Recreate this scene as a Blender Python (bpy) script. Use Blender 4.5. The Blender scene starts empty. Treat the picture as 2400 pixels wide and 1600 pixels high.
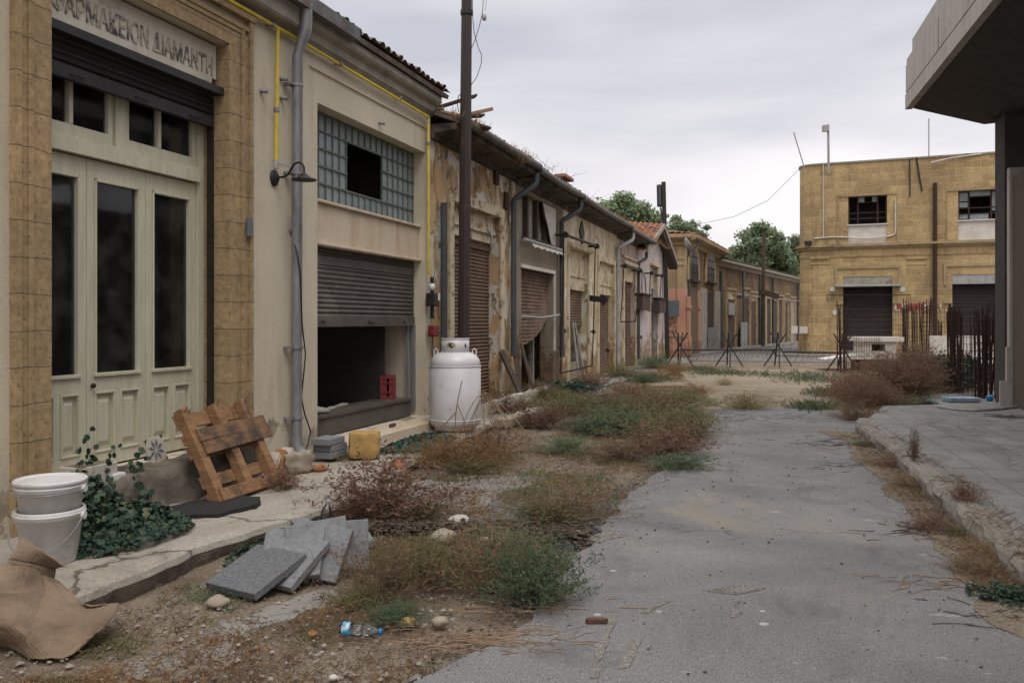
import bpy, math, random
from mathutils import Vector, Matrix, noise
random.seed(7)
R=math.radians
SC=bpy.context.scene; COL=SC.collection
# ------------------------------------------------------------------ camera, world, sun, exposure
cam=bpy.data.cameras.new('camera'); CAM=bpy.data.objects.new('camera',cam); COL.objects.link(CAM)
CAM.location=(0,0,1.5); CAM.rotation_euler=(R(90),0,0)
cam.sensor_width=36; cam.lens=30.0; cam.shift_y=-45/2400; cam.clip_end=2000; cam.clip_start=.05
SC.camera=CAM
W=bpy.data.worlds.new('World'); SC.world=W; W.use_nodes=True
SUN_EL,SUN_AZ=R(58),R(200)
def build_world():
    nt=W.node_tree; N=nt.nodes; Lk=nt.links; N.clear()
    out=N.new('ShaderNodeOutputWorld'); bg=N.new('ShaderNodeBackground'); bg.inputs[1].default_value=.1
    sky=N.new('ShaderNodeTexSky'); sky.sky_type='NISHITA'; sky.sun_disc=False
    sky.sun_elevation=SUN_EL; sky.sun_rotation=SUN_AZ; sky.air_density=1.5; sky.dust_density=3
    tc=N.new('ShaderNodeTexCoord'); sep=N.new('ShaderNodeSeparateXYZ'); Lk.new(tc.outputs['Generated'],sep.inputs[0])
    mp=N.new('ShaderNodeMapping'); mp.inputs['Scale'].default_value=(1.3,1.3,5.5); mp.inputs['Rotation'].default_value=(0,R(6),0); Lk.new(tc.outputs['Generated'],mp.inputs[0])
    ns=N.new('ShaderNodeTexNoise'); ns.inputs['Scale'].default_value=1.35; ns.inputs['Detail'].default_value=4; ns.inputs['Roughness'].default_value=.45; ns.inputs['Distortion'].default_value=.3
    Lk.new(mp.outputs[0],ns.inputs['Vector'])
    cr=N.new('ShaderNodeValToRGB'); Lk.new(ns.outputs[0],cr.inputs[0])
    cr.color_ramp.elements[0].position=.41; cr.color_ramp.elements[0].color=(6.5,6.5,7.1,1)
    cr.color_ramp.elements[1].position=.60; cr.color_ramp.elements[1].color=(9.0,8.85,8.95,1)
    # pale towards the horizon, brighter overhead as under a real overcast
    el=N.new('ShaderNodeValToRGB'); Lk.new(sep.outputs[2],el.inputs[0])
    e=el.color_ramp.elements; e[0].position=0; e[0].color=(1.08,1.07,1.07,1); e[1].position=.17; e[1].color=(1.08,1.06,1.06,1)
    for p,c in ((.26,(.88,.89,.91)),(.36,(.85,.86,.88)),(.6,(1.5,1.48,1.45)),(1,(2.3,2.25,2.2))):
        k=e.new(p); k.color=(*c,1)
    mul=N.new('ShaderNodeMix'); mul.data_type='RGBA'; mul.blend_type='MULTIPLY'; mul.inputs[0].default_value=1
    mul.clamp_result=False
    Lk.new(cr.outputs[0],mul.inputs[6]); Lk.new(el.outputs[0],mul.inputs[7])
    mx=N.new('ShaderNodeMix'); mx.data_type='RGBA'; mx.inputs[0].default_value=.93
    Lk.new(sky.outputs[0],mx.inputs[6]); Lk.new(mul.outputs[2],mx.inputs[7])
    Lk.new(mx.outputs[2],bg.inputs[0]); Lk.new(bg.outputs[0],out.inputs[0])
build_world()
sl=bpy.data.lights.new('sun','SUN'); sl.energy=1.1; sl.angle=R(25); sl.color=(1,.96,.9)
SUN=bpy.data.objects.new('sun',sl); COL.objects.link(SUN)
SUN.rotation_euler=(R(90)-SUN_EL,0,R(20)); SUN.location=(0,0,30)
vs=SC.view_settings; vs.view_transform='Standard'; vs.look='None'; vs.gamma=1; vs.exposure=.12
# ------------------------------------------------------------------ helpers
LOC={}
def setp(o,label=None,cat=None,group=None,kind=None):
    if label: o['label']=label
    if cat: o['category']=cat
    if group: o['group']=group
    if kind: o['kind']=kind
    return o
def thing(name,label,cat,loc=(0,0,0),group=None):
    o=bpy.data.objects.new(name,None); COL.objects.link(o); o.location=loc; LOC[o]=Vector(loc); o.empty_display_size=.2
    return setp(o,label,cat,group)
class Frame:
    def __init__(s,org,d):
        s.o=Vector((org[0],org[1],0)); s.d=Vector((d[0],d[1],0)).normalized(); s.n=Vector((s.d.y,-s.d.x,0))
    def p(s,a,o,z): return s.o+s.d*a+s.n*o+Vector((0,0,z))
    def pix(s,u,v,o=0):
        rx=(u-1200)/2000; q=s.o+s.n*o      # q + d*a = t*(rx,1)
        det=s.d.x*1-s.d.y*rx
        # q.x + a d.x = t rx ; q.y + a d.y = t
        a=(rx*q.y-q.x)/(s.d.x-rx*s.d.y); t=q.y+a*s.d.y
        return a,1.5-(v-755)*t/2000
    def S(s,u,o=0): return s.pix(u,755,o)[0]
    def Z(s,u,v,o=0): return s.pix(u,v,o)[1]
IDF=Frame((0,0),(1,0)); IDF.n=Vector((0,1,0))
def G(u,v,z=0):
    y=2000*(1.5-z)/(v-755); return Vector(((u-1200)/2000*y,y,z))
K=2400/2352
def D(x,y,z=0): return G(x*K,y*K,z)          # point on the ground from a place in the photo preview
class MB:
    def __init__(s): s.v=[];s.f=[];s.sm=[]
    def add(s,vs,fs,smooth=False):
        b=len(s.v); s.v+= [Vector(q) for q in vs]; s.f+=[tuple(i+b for i in f) for f in fs]; s.sm+=[smooth]*len(fs); return s
    def box(s,F,a0,a1,o0,o1,z0,z1):
        P=F.p
        return s.add([P(a0,o0,z0),P(a1,o0,z0),P(a1,o1,z0),P(a0,o1,z0),P(a0,o0,z1),P(a1,o0,z1),P(a1,o1,z1),P(a0,o1,z1)],
          [(0,1,2,3),(4,7,6,5),(0,4,5,1),(1,5,6,2),(2,6,7,3),(3,7,4,0)])
    def beam(s,a,b,w,h,up=(0,0,1)):
        a=Vector(a);b=Vector(b);d=(b-a).normalized();u=Vector(up); x=d.cross(u)
        if x.length<1e-4: x=d.cross(Vector((1,0,0)))
        x.normalize(); y=x.cross(d); x*=w/2;y*=h/2
        return s.add([a-x-y,a+x-y,a+x+y,a-x+y,b-x-y,b+x-y,b+x+y,b-x+y],[(0,1,2,3),(4,7,6,5),(0,4,5,1),(1,5,6,2),(2,6,7,3),(3,7,4,0)])
    def tube(s,pts,r,n=8,caps=True,smooth=True):
        pts=[Vector(p) for p in pts]; m=len(pts); rr=r if isinstance(r,(list,tuple)) else [r]*m
        vs=[];fs=[]; px=None
        for i,p in enumerate(pts):
            t=(pts[min(i+1,m-1)]-pts[max(i-1,0)]); t.normalize()
            if px is None:
                a=Vector((0,0,1)) if abs(t.z)<.9 else Vector((1,0,0)); px=t.cross(a).normalized()
            px=(px-t*px.dot(t)).normalized(); py=t.cross(px)
            for k in range(n):
                c=2*math.pi*k/n; vs.append(p+(px*math.cos(c)+py*math.sin(c))*rr[i])
        for i in range(m-1):
            for k in range(n): fs.append((i*n+k,i*n+(k+1)%n,(i+1)*n+(k+1)%n,(i+1)*n+k))
        s.add(vs,fs,smooth)
        if caps: s.add(vs[:n],[tuple(range(n))[::-1]]); s.add(vs[-n:],[tuple(range(n))])
        return s
    def lathe(s,c,prof,n=32,smooth=True,M=None):
        vs=[];fs=[];c=Vector(c)
        for r,z in prof:
            for k in range(n):
                a=2*math.pi*k/n; q=Vector((r*math.cos(a),r*math.sin(a),z))
                if M is not None: q=M@q
                vs.append(c+q)
        for i in range(len(prof)-1):
            for k in range(n): fs.append((i*n+k,i*n+(k+1)%n,(i+1)*n+(k+1)%n,(i+1)*n+k))
        return s.add(vs,fs,smooth)
    def poly(s,pts,z0,z1):
        n=len(pts); vs=[Vector((p[0],p[1],z0)) for p in pts]+[Vector((p[0],p[1],z1)) for p in pts]
        return s.add(vs,[tuple(range(n,2*n)),tuple(range(n))[::-1]]+[(i,(i+1)%n,(i+1)%n+n,i+n) for i in range(n)])
    def prism(s,pts,vec):
        n=len(pts); vs=[Vector(p) for p in pts]; v=Vector(vec); vs+= [p+v for p in vs]
        return s.add(vs,[tuple(range(n))[::-1],tuple(range(n,2*n))]+[(i,(i+1)%n,(i+1)%n+n,i+n) for i in range(n)])
    def build(s,name,mat,parent=None,bevel=0,loc=None):
        me=bpy.data.meshes.new(name)
        L=LOC.get(parent,Vector((0,0,0))) if parent is not None else (Vector(loc) if loc is not None else Vector((0,0,0)))
        me.from_pydata([tuple(v-L) for v in s.v],[],s.f); me.update()
        me.polygons.foreach_set('use_smooth',s.sm)
        me.materials.append(mat)
        o=bpy.data.objects.new(name,me); COL.objects.link(o)
        if parent is not None: o.parent=parent; LOC[o]=L
        else: o.location=L; LOC[o]=L
        if bevel:
            b=o.modifiers.new('bevel','BEVEL'); b.width=bevel; b.segments=2; b.limit_method='ANGLE'; b.angle_limit=R(50)
        return o
def wall(mb,F,a0,a1,z0,z1,holes,t=.3,o=0,topf=None):
    """solid wall with openings; holes (a0,a1,z0,z1)"""
    A=sorted({a0,a1,*[h[0] for h in holes],*[h[1] for h in holes]}); Zs=sorted({z0,z1,*[h[2] for h in holes],*[h[3] for h in holes]})
    def sub(X,m):
        r=[X[0]]
        for p,q in zip(X,X[1:]):
            n=max(1,int((q-p)/m))
            r+=[p+(q-p)*k/n for k in range(1,n+1)]
        return r
    A=sub(A,1.5);Zs=sub(Zs,1.5)
    hole=lambda a,z:any(h[0]-1e-6<a<h[1]+1e-6 and h[2]-1e-6<z<h[3]+1e-6 for h in holes)
    nA,nZ=len(A)-1,len(Zs)-1
    solid=[[not hole((A[i]+A[i+1])/2,(Zs[j]+Zs[j+1])/2) for j in range(nZ)] for i in range(nA)]
    P=F.p; vs=[]; idx={}
    def V(i,j,b):
        k=(i,j,b)
        if k not in idx: idx[k]=len(vs); vs.append(P(A[i],o-(t if b else 0),Zs[j]))
        return idx[k]
    fs=[]
    for i in range(nA):
        for j in range(nZ):
            if not solid[i][j]: continue
            fs.append((V(i,j,0),V(i+1,j,0),V(i+1,j+1,0),V(i,j+1,0))); fs.append((V(i,j,1),V(i,j+1,1),V(i+1,j+1,1),V(i+1,j,1)))
            if i==0 or not solid[i-1][j]: fs.append((V(i,j,0),V(i,j+1,0),V(i,j+1,1),V(i,j,1)))
            if i==nA-1 or not solid[i+1][j]: fs.append((V(i+1,j,0),V(i+1,j,1),V(i+1,j+1,1),V(i+1,j+1,0)))
            if j==0 or not solid[i][j-1]: fs.append((V(i,j,0),V(i,j,1),V(i+1,j,1),V(i+1,j,0)))
            if j==nZ-1 or not solid[i][j+1]: fs.append((V(i,j+1,0),V(i+1,j+1,0),V(i+1,j+1,1),V(i,j+1,1)))
    return mb.add(vs,fs)
def shell(mb,F,a0,a1,z0,z1,depth,t=.3,side=.25):
    """side and back walls behind a front wall"""
    e=.003
    mb.box(F,a0+e,a0+side,-depth,-t-e,z0,z1-e); mb.box(F,a1-side,a1-e,-depth,-t-e,z0,z1-e); mb.box(F,a0+side+e,a1-side-e,-depth,-depth+side,z0,z1-e)
def shutter(mb,F,a0,a1,z0,z1,o,pitch=.065,amp=.012,fz=None,na=1):
    """corrugated roller shutter sheet; fz(t) gives an uneven lower edge"""
    n=int((z1-z0)/pitch*4); vs=[];fs=[]
    for i in range(n+1):
        for k in range(na+1):
            t=k/na; zb=z0+(fz(t) if fz else 0); z=zb+(z1-zb)*i/n
            bend=0
            if fz: bend=.10*max(0,1-(z-zb)/.7)*math.sin(t*3)*.9
            vs.append(F.p(a0+(a1-a0)*t,o+amp*(abs(math.sin(z/pitch*math.pi))*2-1)+bend,z))
    m=na+1
    for i in range(n):
        for k in range(na): fs.append((i*m+k,i*m+k+1,(i+1)*m+k+1,(i+1)*m+k))
    return mb.add(vs,fs,False)
def tiles(mb,P00,P10,P01,P11,pw=.2,row=.33,amp=.045,step=.03,jit=.012,seed=1):
    P00,P10,P01,P11=map(Vector,(P00,P10,P01,P11)); rnd=random.Random(seed)
    L=max((P10-P00).length,(P11-P01).length); H=(P01-P00).length; nu=int(L/pw)*4; nv=max(1,int(H/row))
    nrm=(P10-P00).cross(P01-P00).normalized()
    if nrm.z<0: nrm=-nrm
    vs=[];fs=[]; m=nu+1
    js=[[rnd.uniform(-jit,jit) for _ in range(nu//4+2)] for _ in range(nv+1)]
    for r in range(nv):
        for e in (0,1):
            v=(r+e)/nv
            for i in range(m):
                u=i/nu; p=(P00*(1-u)+P10*u)*(1-v)+(P01*(1-u)+P11*u)*v
                j=js[r][i//4]
                vs.append(p+nrm*(amp*abs(math.sin(math.pi*i/4))+ (step if e==0 else 0)+j)-(P01-P00).normalized()*(j*2 if e==0 else 0))
    for r in range(2*nv-1):
        for i in range(nu): fs.append((r*m+i,r*m+i+1,(r+1)*m+i+1,(r+1)*m+i))
    mb.add(vs,fs,False)
    mb.prism([P00-nrm*.06,P10-nrm*.06,P11-nrm*.06,P01-nrm*.06],nrm*.055)
    return mb
def rag(pts,seg=.12,amp=.06,seed=0,sc=2.5,closed=True):
    out=[];n=len(pts)
    for i in range(n if closed else n-1):
        a=Vector(pts[i]).to_2d();b=Vector(pts[(i+1)%n]).to_2d(); L=(b-a).length; k=max(1,int(L/seg)); d=(b-a)/max(L,1e-6); nn=Vector((-d.y,d.x))
        for j in range(k):
            q=a+(b-a)*j/k
            w=noise.fractal(Vector((q.x*sc,q.y*sc,seed*7.3)),.8,2.2,4)*amp
            out.append((q.x+nn.x*w,q.y+nn.y*w))
    return out
# ------------------------------------------------------------------ materials
def nodes(name):
    m=bpy.data.materials.new(name); m.use_nodes=True; nt=m.node_tree; b=nt.nodes['Principled BSDF']; return m,nt,b
def nn(nt,t,**k):
    n=nt.nodes.new(t)
    for a,v in k.items():
        if a in n.inputs: n.inputs[a].default_value=v
        else: setattr(n,a,v)
    return n
def rgba(c): return (c[0],c[1],c[2],1)
def mixc(nt,fac,a,b,mode='MIX'):
    n=nt.nodes.new('ShaderNodeMix'); n.data_type='RGBA'; n.blend_type=mode
    for i,x in ((0,fac),(6,a),(7,b)):
        if hasattr(x,'is_linked') or isinstance(x,bpy.types.NodeSocket): nt.links.new(x,n.inputs[i])
        else: n.inputs[i].default_value=x if i==0 else rgba(x)
    return n.outputs[2]
def ramp(nt,src,lo,hi,a=0,b=1):
    n=nt.nodes.new('ShaderNodeMapRange'); nt.links.new(src,n.inputs[0]); n.inputs[1].default_value=lo;n.inputs[2].default_value=hi;n.inputs[3].default_value=a;n.inputs[4].default_value=b
    return n.outputs[0]
def math_(nt,op,a,b=0.):
    n=nt.nodes.new('ShaderNodeMath'); n.operation=op
    for i,x in ((0,a),(1,b)):
        if isinstance(x,bpy.types.NodeSocket): nt.links.new(x,n.inputs[i])
        else: n.inputs[i].default_value=x
    return n.outputs[0]
def pos(nt): return nt.nodes.new('ShaderNodeNewGeometry').outputs['Position']
def noisen(nt,vec,scale,detail=5,rough=.6,dist=0,sv=None):
    if sv:
        m=nt.nodes.new('ShaderNodeMapping'); nt.links.new(vec,m.inputs[0]); m.inputs['Scale'].default_value=sv; vec=m.outputs[0]
    n=nn(nt,'ShaderNodeTexNoise',Scale=scale,Detail=detail,Roughness=rough,Distortion=dist); nt.links.new(vec,n.inputs['Vector']); return n.outputs[0]
def obc(nt): return nt.nodes.new('ShaderNodeTexCoord').outputs['Object']
def bump(nt,b,h,strength=.4,dist=.02,prev=None):
    n=nn(nt,'ShaderNodeBump',Strength=strength,Distance=dist); nt.links.new(h,n.inputs['Height'])
    if prev: nt.links.new(prev,n.inputs['Normal'])
    nt.links.new(n.outputs[0],b.inputs['Normal']); return n.outputs[0]
def basic(name,c,c2=None,scale=6,rough=.7,metal=0,bs=0,bscale=60,lo=.4,hi=.65,spec=None,sv=None,bd=.005,c3=None,s3=2,lo3=.55,hi3=.62):
    m,nt,b=nodes(name); P=obc(nt)
    col=None
    if c2 is not None:
        f=ramp(nt,noisen(nt,P,scale,6,.62,.3,sv),lo,hi); col=mixc(nt,f,c,c2)
    if c3 is not None: col=mixc(nt,ramp(nt,noisen(nt,P,s3,8,.7,.2),lo3,hi3),col,c3)
    if col is not None: nt.links.new(col,b.inputs['Base Color'])
    else: b.inputs['Base Color'].default_value=rgba(c)
    b.inputs['Roughness'].default_value=rough; b.inputs['Metallic'].default_value=metal
    if spec is not None: b.inputs['Specular IOR Level'].default_value=spec
    if bs: bump(nt,b,noisen(nt,P,bscale,5,.7,0,sv),bs,bd)
    return m
def plaster(name,base,alt,streak=(.16,.13,.1),sa=.5,peel=None,pt=.6,patch2=None,p2t=.62,damp=None,dz=.6,stain=None,seed=0,rough=.9,bs=.35,fine=.12):
    """weathered rendered wall: tone drift, run-off streaks, flaked patches with a lip, damp patches near the foot"""
    m,nt,b=nodes(name); P=pos(nt)
    mp=nt.nodes.new('ShaderNodeMapping'); nt.links.new(P,mp.inputs[0]); mp.inputs['Location'].default_value=(seed*3.1,seed*1.7,seed*.9); P=mp.outputs[0]
    col=mixc(nt,ramp(nt,noisen(nt,P,.7,5,.6,.4),.38,.64),base,alt)
    fn=noisen(nt,P,45,4,.7); col=mixc(nt,fine,col,mixc(nt,ramp(nt,fn,.3,.7),(.02,.02,.02),(1,1,1)),'OVERLAY')
    st=noisen(nt,P,1.0,6,.65,0,(5,5,.45)); st2=noisen(nt,P,.9,4,.6,.5)
    f=math_(nt,'MULTIPLY',ramp(nt,st,.46,.72),ramp(nt,st2,.4,.62,0,sa)); col=mixc(nt,f,col,streak)
    if stain:
        f=math_(nt,'MULTIPLY',ramp(nt,noisen(nt,P,1.3,7,.72,.8,(1,1,.6)),.53,.62),.85); col=mixc(nt,f,col,stain)
    h=fn
    if patch2:
        f2=ramp(nt,noisen(nt,P,1.9,8,.68,.6,(1,1,.55)),p2t,p2t+.025); col=mixc(nt,f2,col,patch2)
    if peel:
        f3=ramp(nt,noisen(nt,P,2.3,9,.72,.9,(1,1,.6)),pt,pt+.02); col=mixc(nt,f3,col,mixc(nt,ramp(nt,noisen(nt,P,9,4,.6),.35,.65),peel,tuple(x*.55 for x in peel)))
        h=math_(nt,'SUBTRACT',math_(nt,'MULTIPLY',fn,.25),f3)
    if damp:
        sp=nt.nodes.new('ShaderNodeSeparateXYZ'); nt.links.new(nt.nodes.new('ShaderNodeNewGeometry').outputs['Position'],sp.inputs[0])
        lim=math_(nt,'ADD',ramp(nt,noisen(nt,P,2.2,8,.7,.5),.3,.7,-.75,.75),sp.outputs[2])
        f4=ramp(nt,lim,dz,dz-.1); col=mixc(nt,math_(nt,'MULTIPLY',f4,.85),col,mixc(nt,ramp(nt,noisen(nt,P,5,5,.7),.4,.6),damp,tuple(x*.5 for x in damp)))
    nt.links.new(col,b.inputs['Base Color']); b.inputs['Roughness'].default_value=rough; b.inputs['Specular IOR Level'].default_value=.25
    bump(nt,b,h,bs,.02)
    return m
def masonry(name,base,alt,joint,d,bw=.55,bh=.28,stain=(.13,.09,.05),off=.5,js=.012,seed=0,var=.5,bs=.5,st=.5):
    m,nt,b=nodes(name); P=pos(nt)
    dt=nt.nodes.new('ShaderNodeVectorMath'); dt.operation='DOT_PRODUCT'; nt.links.new(P,dt.inputs[0]); dt.inputs[1].default_value=(d[0],d[1],0)
    sp=nt.nodes.new('ShaderNodeSeparateXYZ'); nt.links.new(P,sp.inputs[0]); cb=nt.nodes.new('ShaderNodeCombineXYZ')
    wob=noisen(nt,P,3,3,.6); 
    nt.links.new(math_(nt,'ADD',dt.outputs['Value'],ramp(nt,wob,.3,.7,-.012,.012)),cb.inputs[0]); nt.links.new(math_(nt,'ADD',sp.outputs[2],ramp(nt,wob,.3,.7,-.01,.01)),cb.inputs[1])
    br=nt.nodes.new('ShaderNodeTexBrick'); nt.links.new(cb.outputs[0],br.inputs['Vector'])
    br.inputs['Color1'].default_value=rgba(base); br.inputs['Color2'].default_value=rgba(alt); br.inputs['Mortar'].default_value=rgba(joint)
    br.inputs['Scale'].default_value=1; br.inputs['Mortar Size'].default_value=js; br.inputs['Mortar Smooth'].default_value=.4; br.inputs['Brick Width'].default_value=bw; br.inputs['Row Height'].default_value=bh; br.offset=off; br.inputs['Bias'].default_value=-.1
    col=br.outputs[0]
    big=noisen(nt,P,.45,6,.65,.5); col=mixc(nt,ramp(nt,big,.45,.62,0,st*.8),col,stain)
    f=math_(nt,'MULTIPLY',ramp(nt,noisen(nt,P,1,6,.65,0,(3,3,.35)),.5,.72),st); col=mixc(nt,f,col,stain)
    fine=noisen(nt,P,16,7,.75); col=mixc(nt,.45,col,mixc(nt,ramp(nt,fine,.3,.7),(.12,.12,.12),(.85,.85,.85)),'OVERLAY')
    pit=ramp(nt,noisen(nt,P,30,3,.6),.64,.7)
    col=mixc(nt,math_(nt,'MULTIPLY',pit,.55),col,tuple(x*.35 for x in base))
    nt.links.new(col,b.inputs['Base Color']); b.inputs['Roughness'].default_value=.92; b.inputs['Specular IOR Level'].default_value=.2
    h=math_(nt,'SUBTRACT',math_(nt,'SUBTRACT',math_(nt,'MULTIPLY',fine,.6),math_(nt,'MULTIPLY',br.outputs['Fac'],1.)),pit)
    bump(nt,b,h,bs,.015)
    return m
def leafmat(name,cols,rough=.65,trans=.25):
    m,nt,b=nodes(name); g=nt.nodes.new('ShaderNodeNewGeometry'); r=nt.nodes.new('ShaderNodeValToRGB'); r.color_ramp.interpolation='LINEAR'
    nt.links.new(g.outputs['Random Per Island'],r.inputs[0]); e=r.color_ramp.elements
    while len(e)<len(cols): e.new(.5)
    for i,c in enumerate(cols): e[i].position=i/(len(cols)-1); e[i].color=rgba(c)
    oi=nt.nodes.new('ShaderNodeObjectInfo')
    hs=nt.nodes.new('ShaderNodeHueSaturation'); nt.links.new(r.outputs[0],hs.inputs['Color'])
    nt.links.new(ramp(nt,oi.outputs['Random'],0,1,.75,1.25),hs.inputs['Value'])
    cl=noisen(nt,obc(nt),4,3,.6)
    c2=mixc(nt,ramp(nt,cl,.35,.65,0,.45),hs.outputs[0],cols[0])
    nt.links.new(c2,b.inputs['Base Color']); b.inputs['Roughness'].default_value=rough; b.inputs['Specular IOR Level'].default_value=.25
    tr=nt.nodes.new('ShaderNodeBsdfTranslucent'); nt.links.new(c2,tr.inputs[0]); mx=nt.nodes.new('ShaderNodeMixShader'); mx.inputs[0].default_value=trans
    nt.links.new(b.outputs[0],mx.inputs[1]); nt.links.new(tr.outputs[0],mx.inputs[2]); nt.links.new(mx.outputs[0],nt.nodes['Material Output'].inputs[0])
    return m
def glass(name,tint=(.75,.8,.82),dirt=.12):
    m,nt,b=nodes(name); tr=nn(nt,'ShaderNodeBsdfTransparent'); tr.inputs[0].default_value=rgba(tint); gl=nn(nt,'ShaderNodeBsdfGlossy'); gl.inputs['Roughness'].default_value=.04
    fr=nn(nt,'ShaderNodeFresnel',IOR=1.45); mx=nt.nodes.new('ShaderNodeMixShader'); nt.links.new(fr.outputs[0],mx.inputs[0]); nt.links.new(tr.outputs[0],mx.inputs[1]); nt.links.new(gl.outputs[0],mx.inputs[2])
    b.inputs['Base Color'].default_value=(.25,.24,.22,1); m2=nt.nodes.new('ShaderNodeMixShader'); nt.links.new(ramp(nt,noisen(nt,pos(nt),3,6,.7),.45,.75,dirt*.2,dirt*1.6),m2.inputs[0]); nt.links.new(mx.outputs[0],m2.inputs[1]); nt.links.new(b.outputs[0],m2.inputs[2])
    nt.links.new(m2.outputs[0],nt.nodes['Material Output'].inputs[0]); return m
F0=Frame((-5.02,0),(652,2000))
F1=Frame((12.6,37.5),(7,-2.9))
FPA=Frame((1.6,37.4),(5.9,-.8)); FPB=Frame((7.5,36.6),(3.46,8.4)); FRW=Frame((10.96,45),(10.24,18.6))
FR=Frame((8.3,14.67),(-.262,-1))
m_cream=plaster('cream_render',(.58,.515,.40),(.51,.45,.345),sa=.5,streak=(.33,.26,.17),seed=1,bs=.2,fine=.10,stain=None,damp=(.34,.28,.20),dz=.22)
m_pan=plaster('panel_render',(.58,.49,.37),(.54,.45,.34),sa=.75,streak=(.34,.22,.10),seed=4,bs=.2,fine=.12)
m_sand=masonry('sandstone_blocks',(.40,.285,.155),(.33,.235,.125),(.20,.14,.09),F0.d,bw=5.0,bh=.24,js=.005,stain=(.19,.14,.09),bs=.6,st=.6)
m_marble=basic('marble_sign',(.50,.46,.38),(.38,.33,.25),3,.6,bs=.1,lo=.45,hi=.7,c3=(.28,.23,.16),s3=5,lo3=.6,hi3=.72)
m_door=basic('cream_green_paint',(.52,.50,.38),(.45,.42,.31),5,.5,bs=.06,bscale=30,sv=(4,4,.6),c3=(.30,.24,.15),s3=9,lo3=.67,hi3=.72)
m_glass=glass('window_glass',dirt=.09)
m_void=basic('unlit_interior',(.045,.04,.035),(.03,.028,.025),2,.95)  # near-black colour stands for the shade of rooms behind openings
m_conc=basic('weathered_concrete',(.34,.31,.26),(.25,.225,.185),4,.92,bs=.45,bscale=22,c3=(.12,.10,.075),s3=1.8,lo3=.56,hi3=.68)
m_corn=basic('dark_brown_cornice',(.12,.095,.07),(.07,.055,.042),5,.95,bs=.9,bscale=16,bd=.02,c3=(.03,.025,.022),s3=3,lo3=.48,hi3=.6)  # very dark brown eave tone with random blacker blotches
m_gutter=basic('old_gutter_metal',(.13,.135,.13),(.075,.07,.065),6,.75,bs=.3,bscale=25,c3=(.16,.075,.035),s3=3,lo3=.56,hi3=.62)
m_galv=basic('galvanised_pipe',(.30,.30,.31),(.21,.21,.22),8,.5,.5,sv=(2,2,.5))
m_yel=basic('yellow_paint',(.62,.47,.03),(.50,.38,.03),8,.45)
m_blk=basic('black_iron',(.02,.02,.02),(.035,.028,.022),12,.5,.3)
m_rust=basic('rusty_iron',(.055,.025,.017),(.028,.016,.012),9,.85,.1,bs=.3,bscale=50)
m_pole=basic('brown_painted_steel',(.042,.025,.021),(.030,.020,.018),3,.62,.1,bs=.15,sv=(3,3,.3),c3=(.09,.042,.02),s3=4,lo3=.58,hi3=.66)
m_sh1=basic('grey_shutter',(.105,.090,.077),(.07,.06,.052),3,.6,.2,sv=(1,1,2),c3=(.20,.18,.15),s3=1.2,lo3=.55,hi3=.7)
m_sh0=basic('dark_shutter',(.030,.028,.028),(.02,.019,.019),4,.55,.3)
m_shr=basic('rusty_shutter',(.175,.115,.078),(.12,.07,.045),2.5,.8,.1,c3=(.085,.04,.025),s3=1.5,lo3=.54,hi3=.66,bs=.1)
m_tile=basic('terracotta_tiles',(.30,.13,.075),(.22,.115,.075),9,.9,c3=(.33,.27,.21),s3=2.2,lo3=.55,hi3=.63,bs=.2)
m_tileo=basic('grey_lichened_tiles',(.17,.12,.09),(.12,.095,.075),9,.95,c3=(.20,.175,.14),s3=4,lo3=.52,hi3=.62,bs=.3)
m_b2=plaster('ochre_peeling_render',(.50,.36,.21),(.44,.27,.13),streak=(.06,.04,.03),sa=1,peel=(.26,.20,.14),pt=.565,patch2=(.56,.52,.44),p2t=.51,damp=(.28,.19,.10),dz=.8,seed=2,bs=.8,stain=(.13,.085,.05))
m_b3=plaster('grey_brown_render',(.22,.185,.14),(.28,.235,.17),streak=(.10,.08,.06),sa=.6,peel=(.33,.25,.15),pt=.66,damp=(.17,.11,.06),dz=.9,seed=3)
m_b4=plaster('faded_yellow_render',(.56,.47,.31),(.48,.38,.23),streak=(.17,.13,.08),sa=.95,peel=(.36,.28,.18),pt=.585,patch2=(.64,.59,.48),p2t=.53,damp=(.34,.21,.10),dz=.95,seed=5,bs=.5)
m_b5=plaster('faded_lilac_render',(.50,.41,.38),(.42,.32,.27),streak=(.13,.09,.07),sa=.9,peel=(.36,.26,.15),pt=.58,damp=(.30,.19,.09),dz=.9,seed=6,bs=.5)
m_b6=plaster('pale_lilac_render',(.58,.51,.50),(.52,.45,.43),streak=(.24,.19,.15),sa=.75,peel=(.38,.29,.17),pt=.60,damp=(.32,.22,.12),dz=.85,seed=8,bs=.5)
m_trim=basic('cream_trim',(.58,.50,.36),(.46,.36,.22),4,.85,bs=.3,bscale=20,c3=(.20,.14,.08),s3=4,lo3=.54,hi3=.62)
m_pinkw=plaster('pink_and_ochre_render',(.50,.28,.20),(.44,.235,.165),streak=(.2,.11,.07),sa=.5,patch2=(.42,.30,.19),p2t=.64,damp=(.36,.19,.11),dz=.6,seed=9)
m_pinku=plaster('ochre_upper_render',(.40,.30,.17),(.34,.25,.15),streak=(.14,.10,.07),sa=.7,seed=10)
m_row=masonry('old_ochre_stone',(.25,.18,.105),(.19,.135,.08),(.15,.11,.07),FRW.d,bw=.5,bh=.26,stain=(.08,.058,.04),st=.8)
m_rowb=masonry('pink_house_stone',(.27,.20,.12),(.23,.165,.10),(.17,.13,.08),FPB.d,bw=.5,bh=.26,stain=(.10,.075,.05),st=.7)
m_stone=masonry('yellow_limestone',(.52,.375,.185),(.37,.26,.13),(.50,.385,.22),F1.d,bw=.62,bh=.29,stain=(.17,.125,.075),st=.55,js=.02,seed=3)
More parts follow.
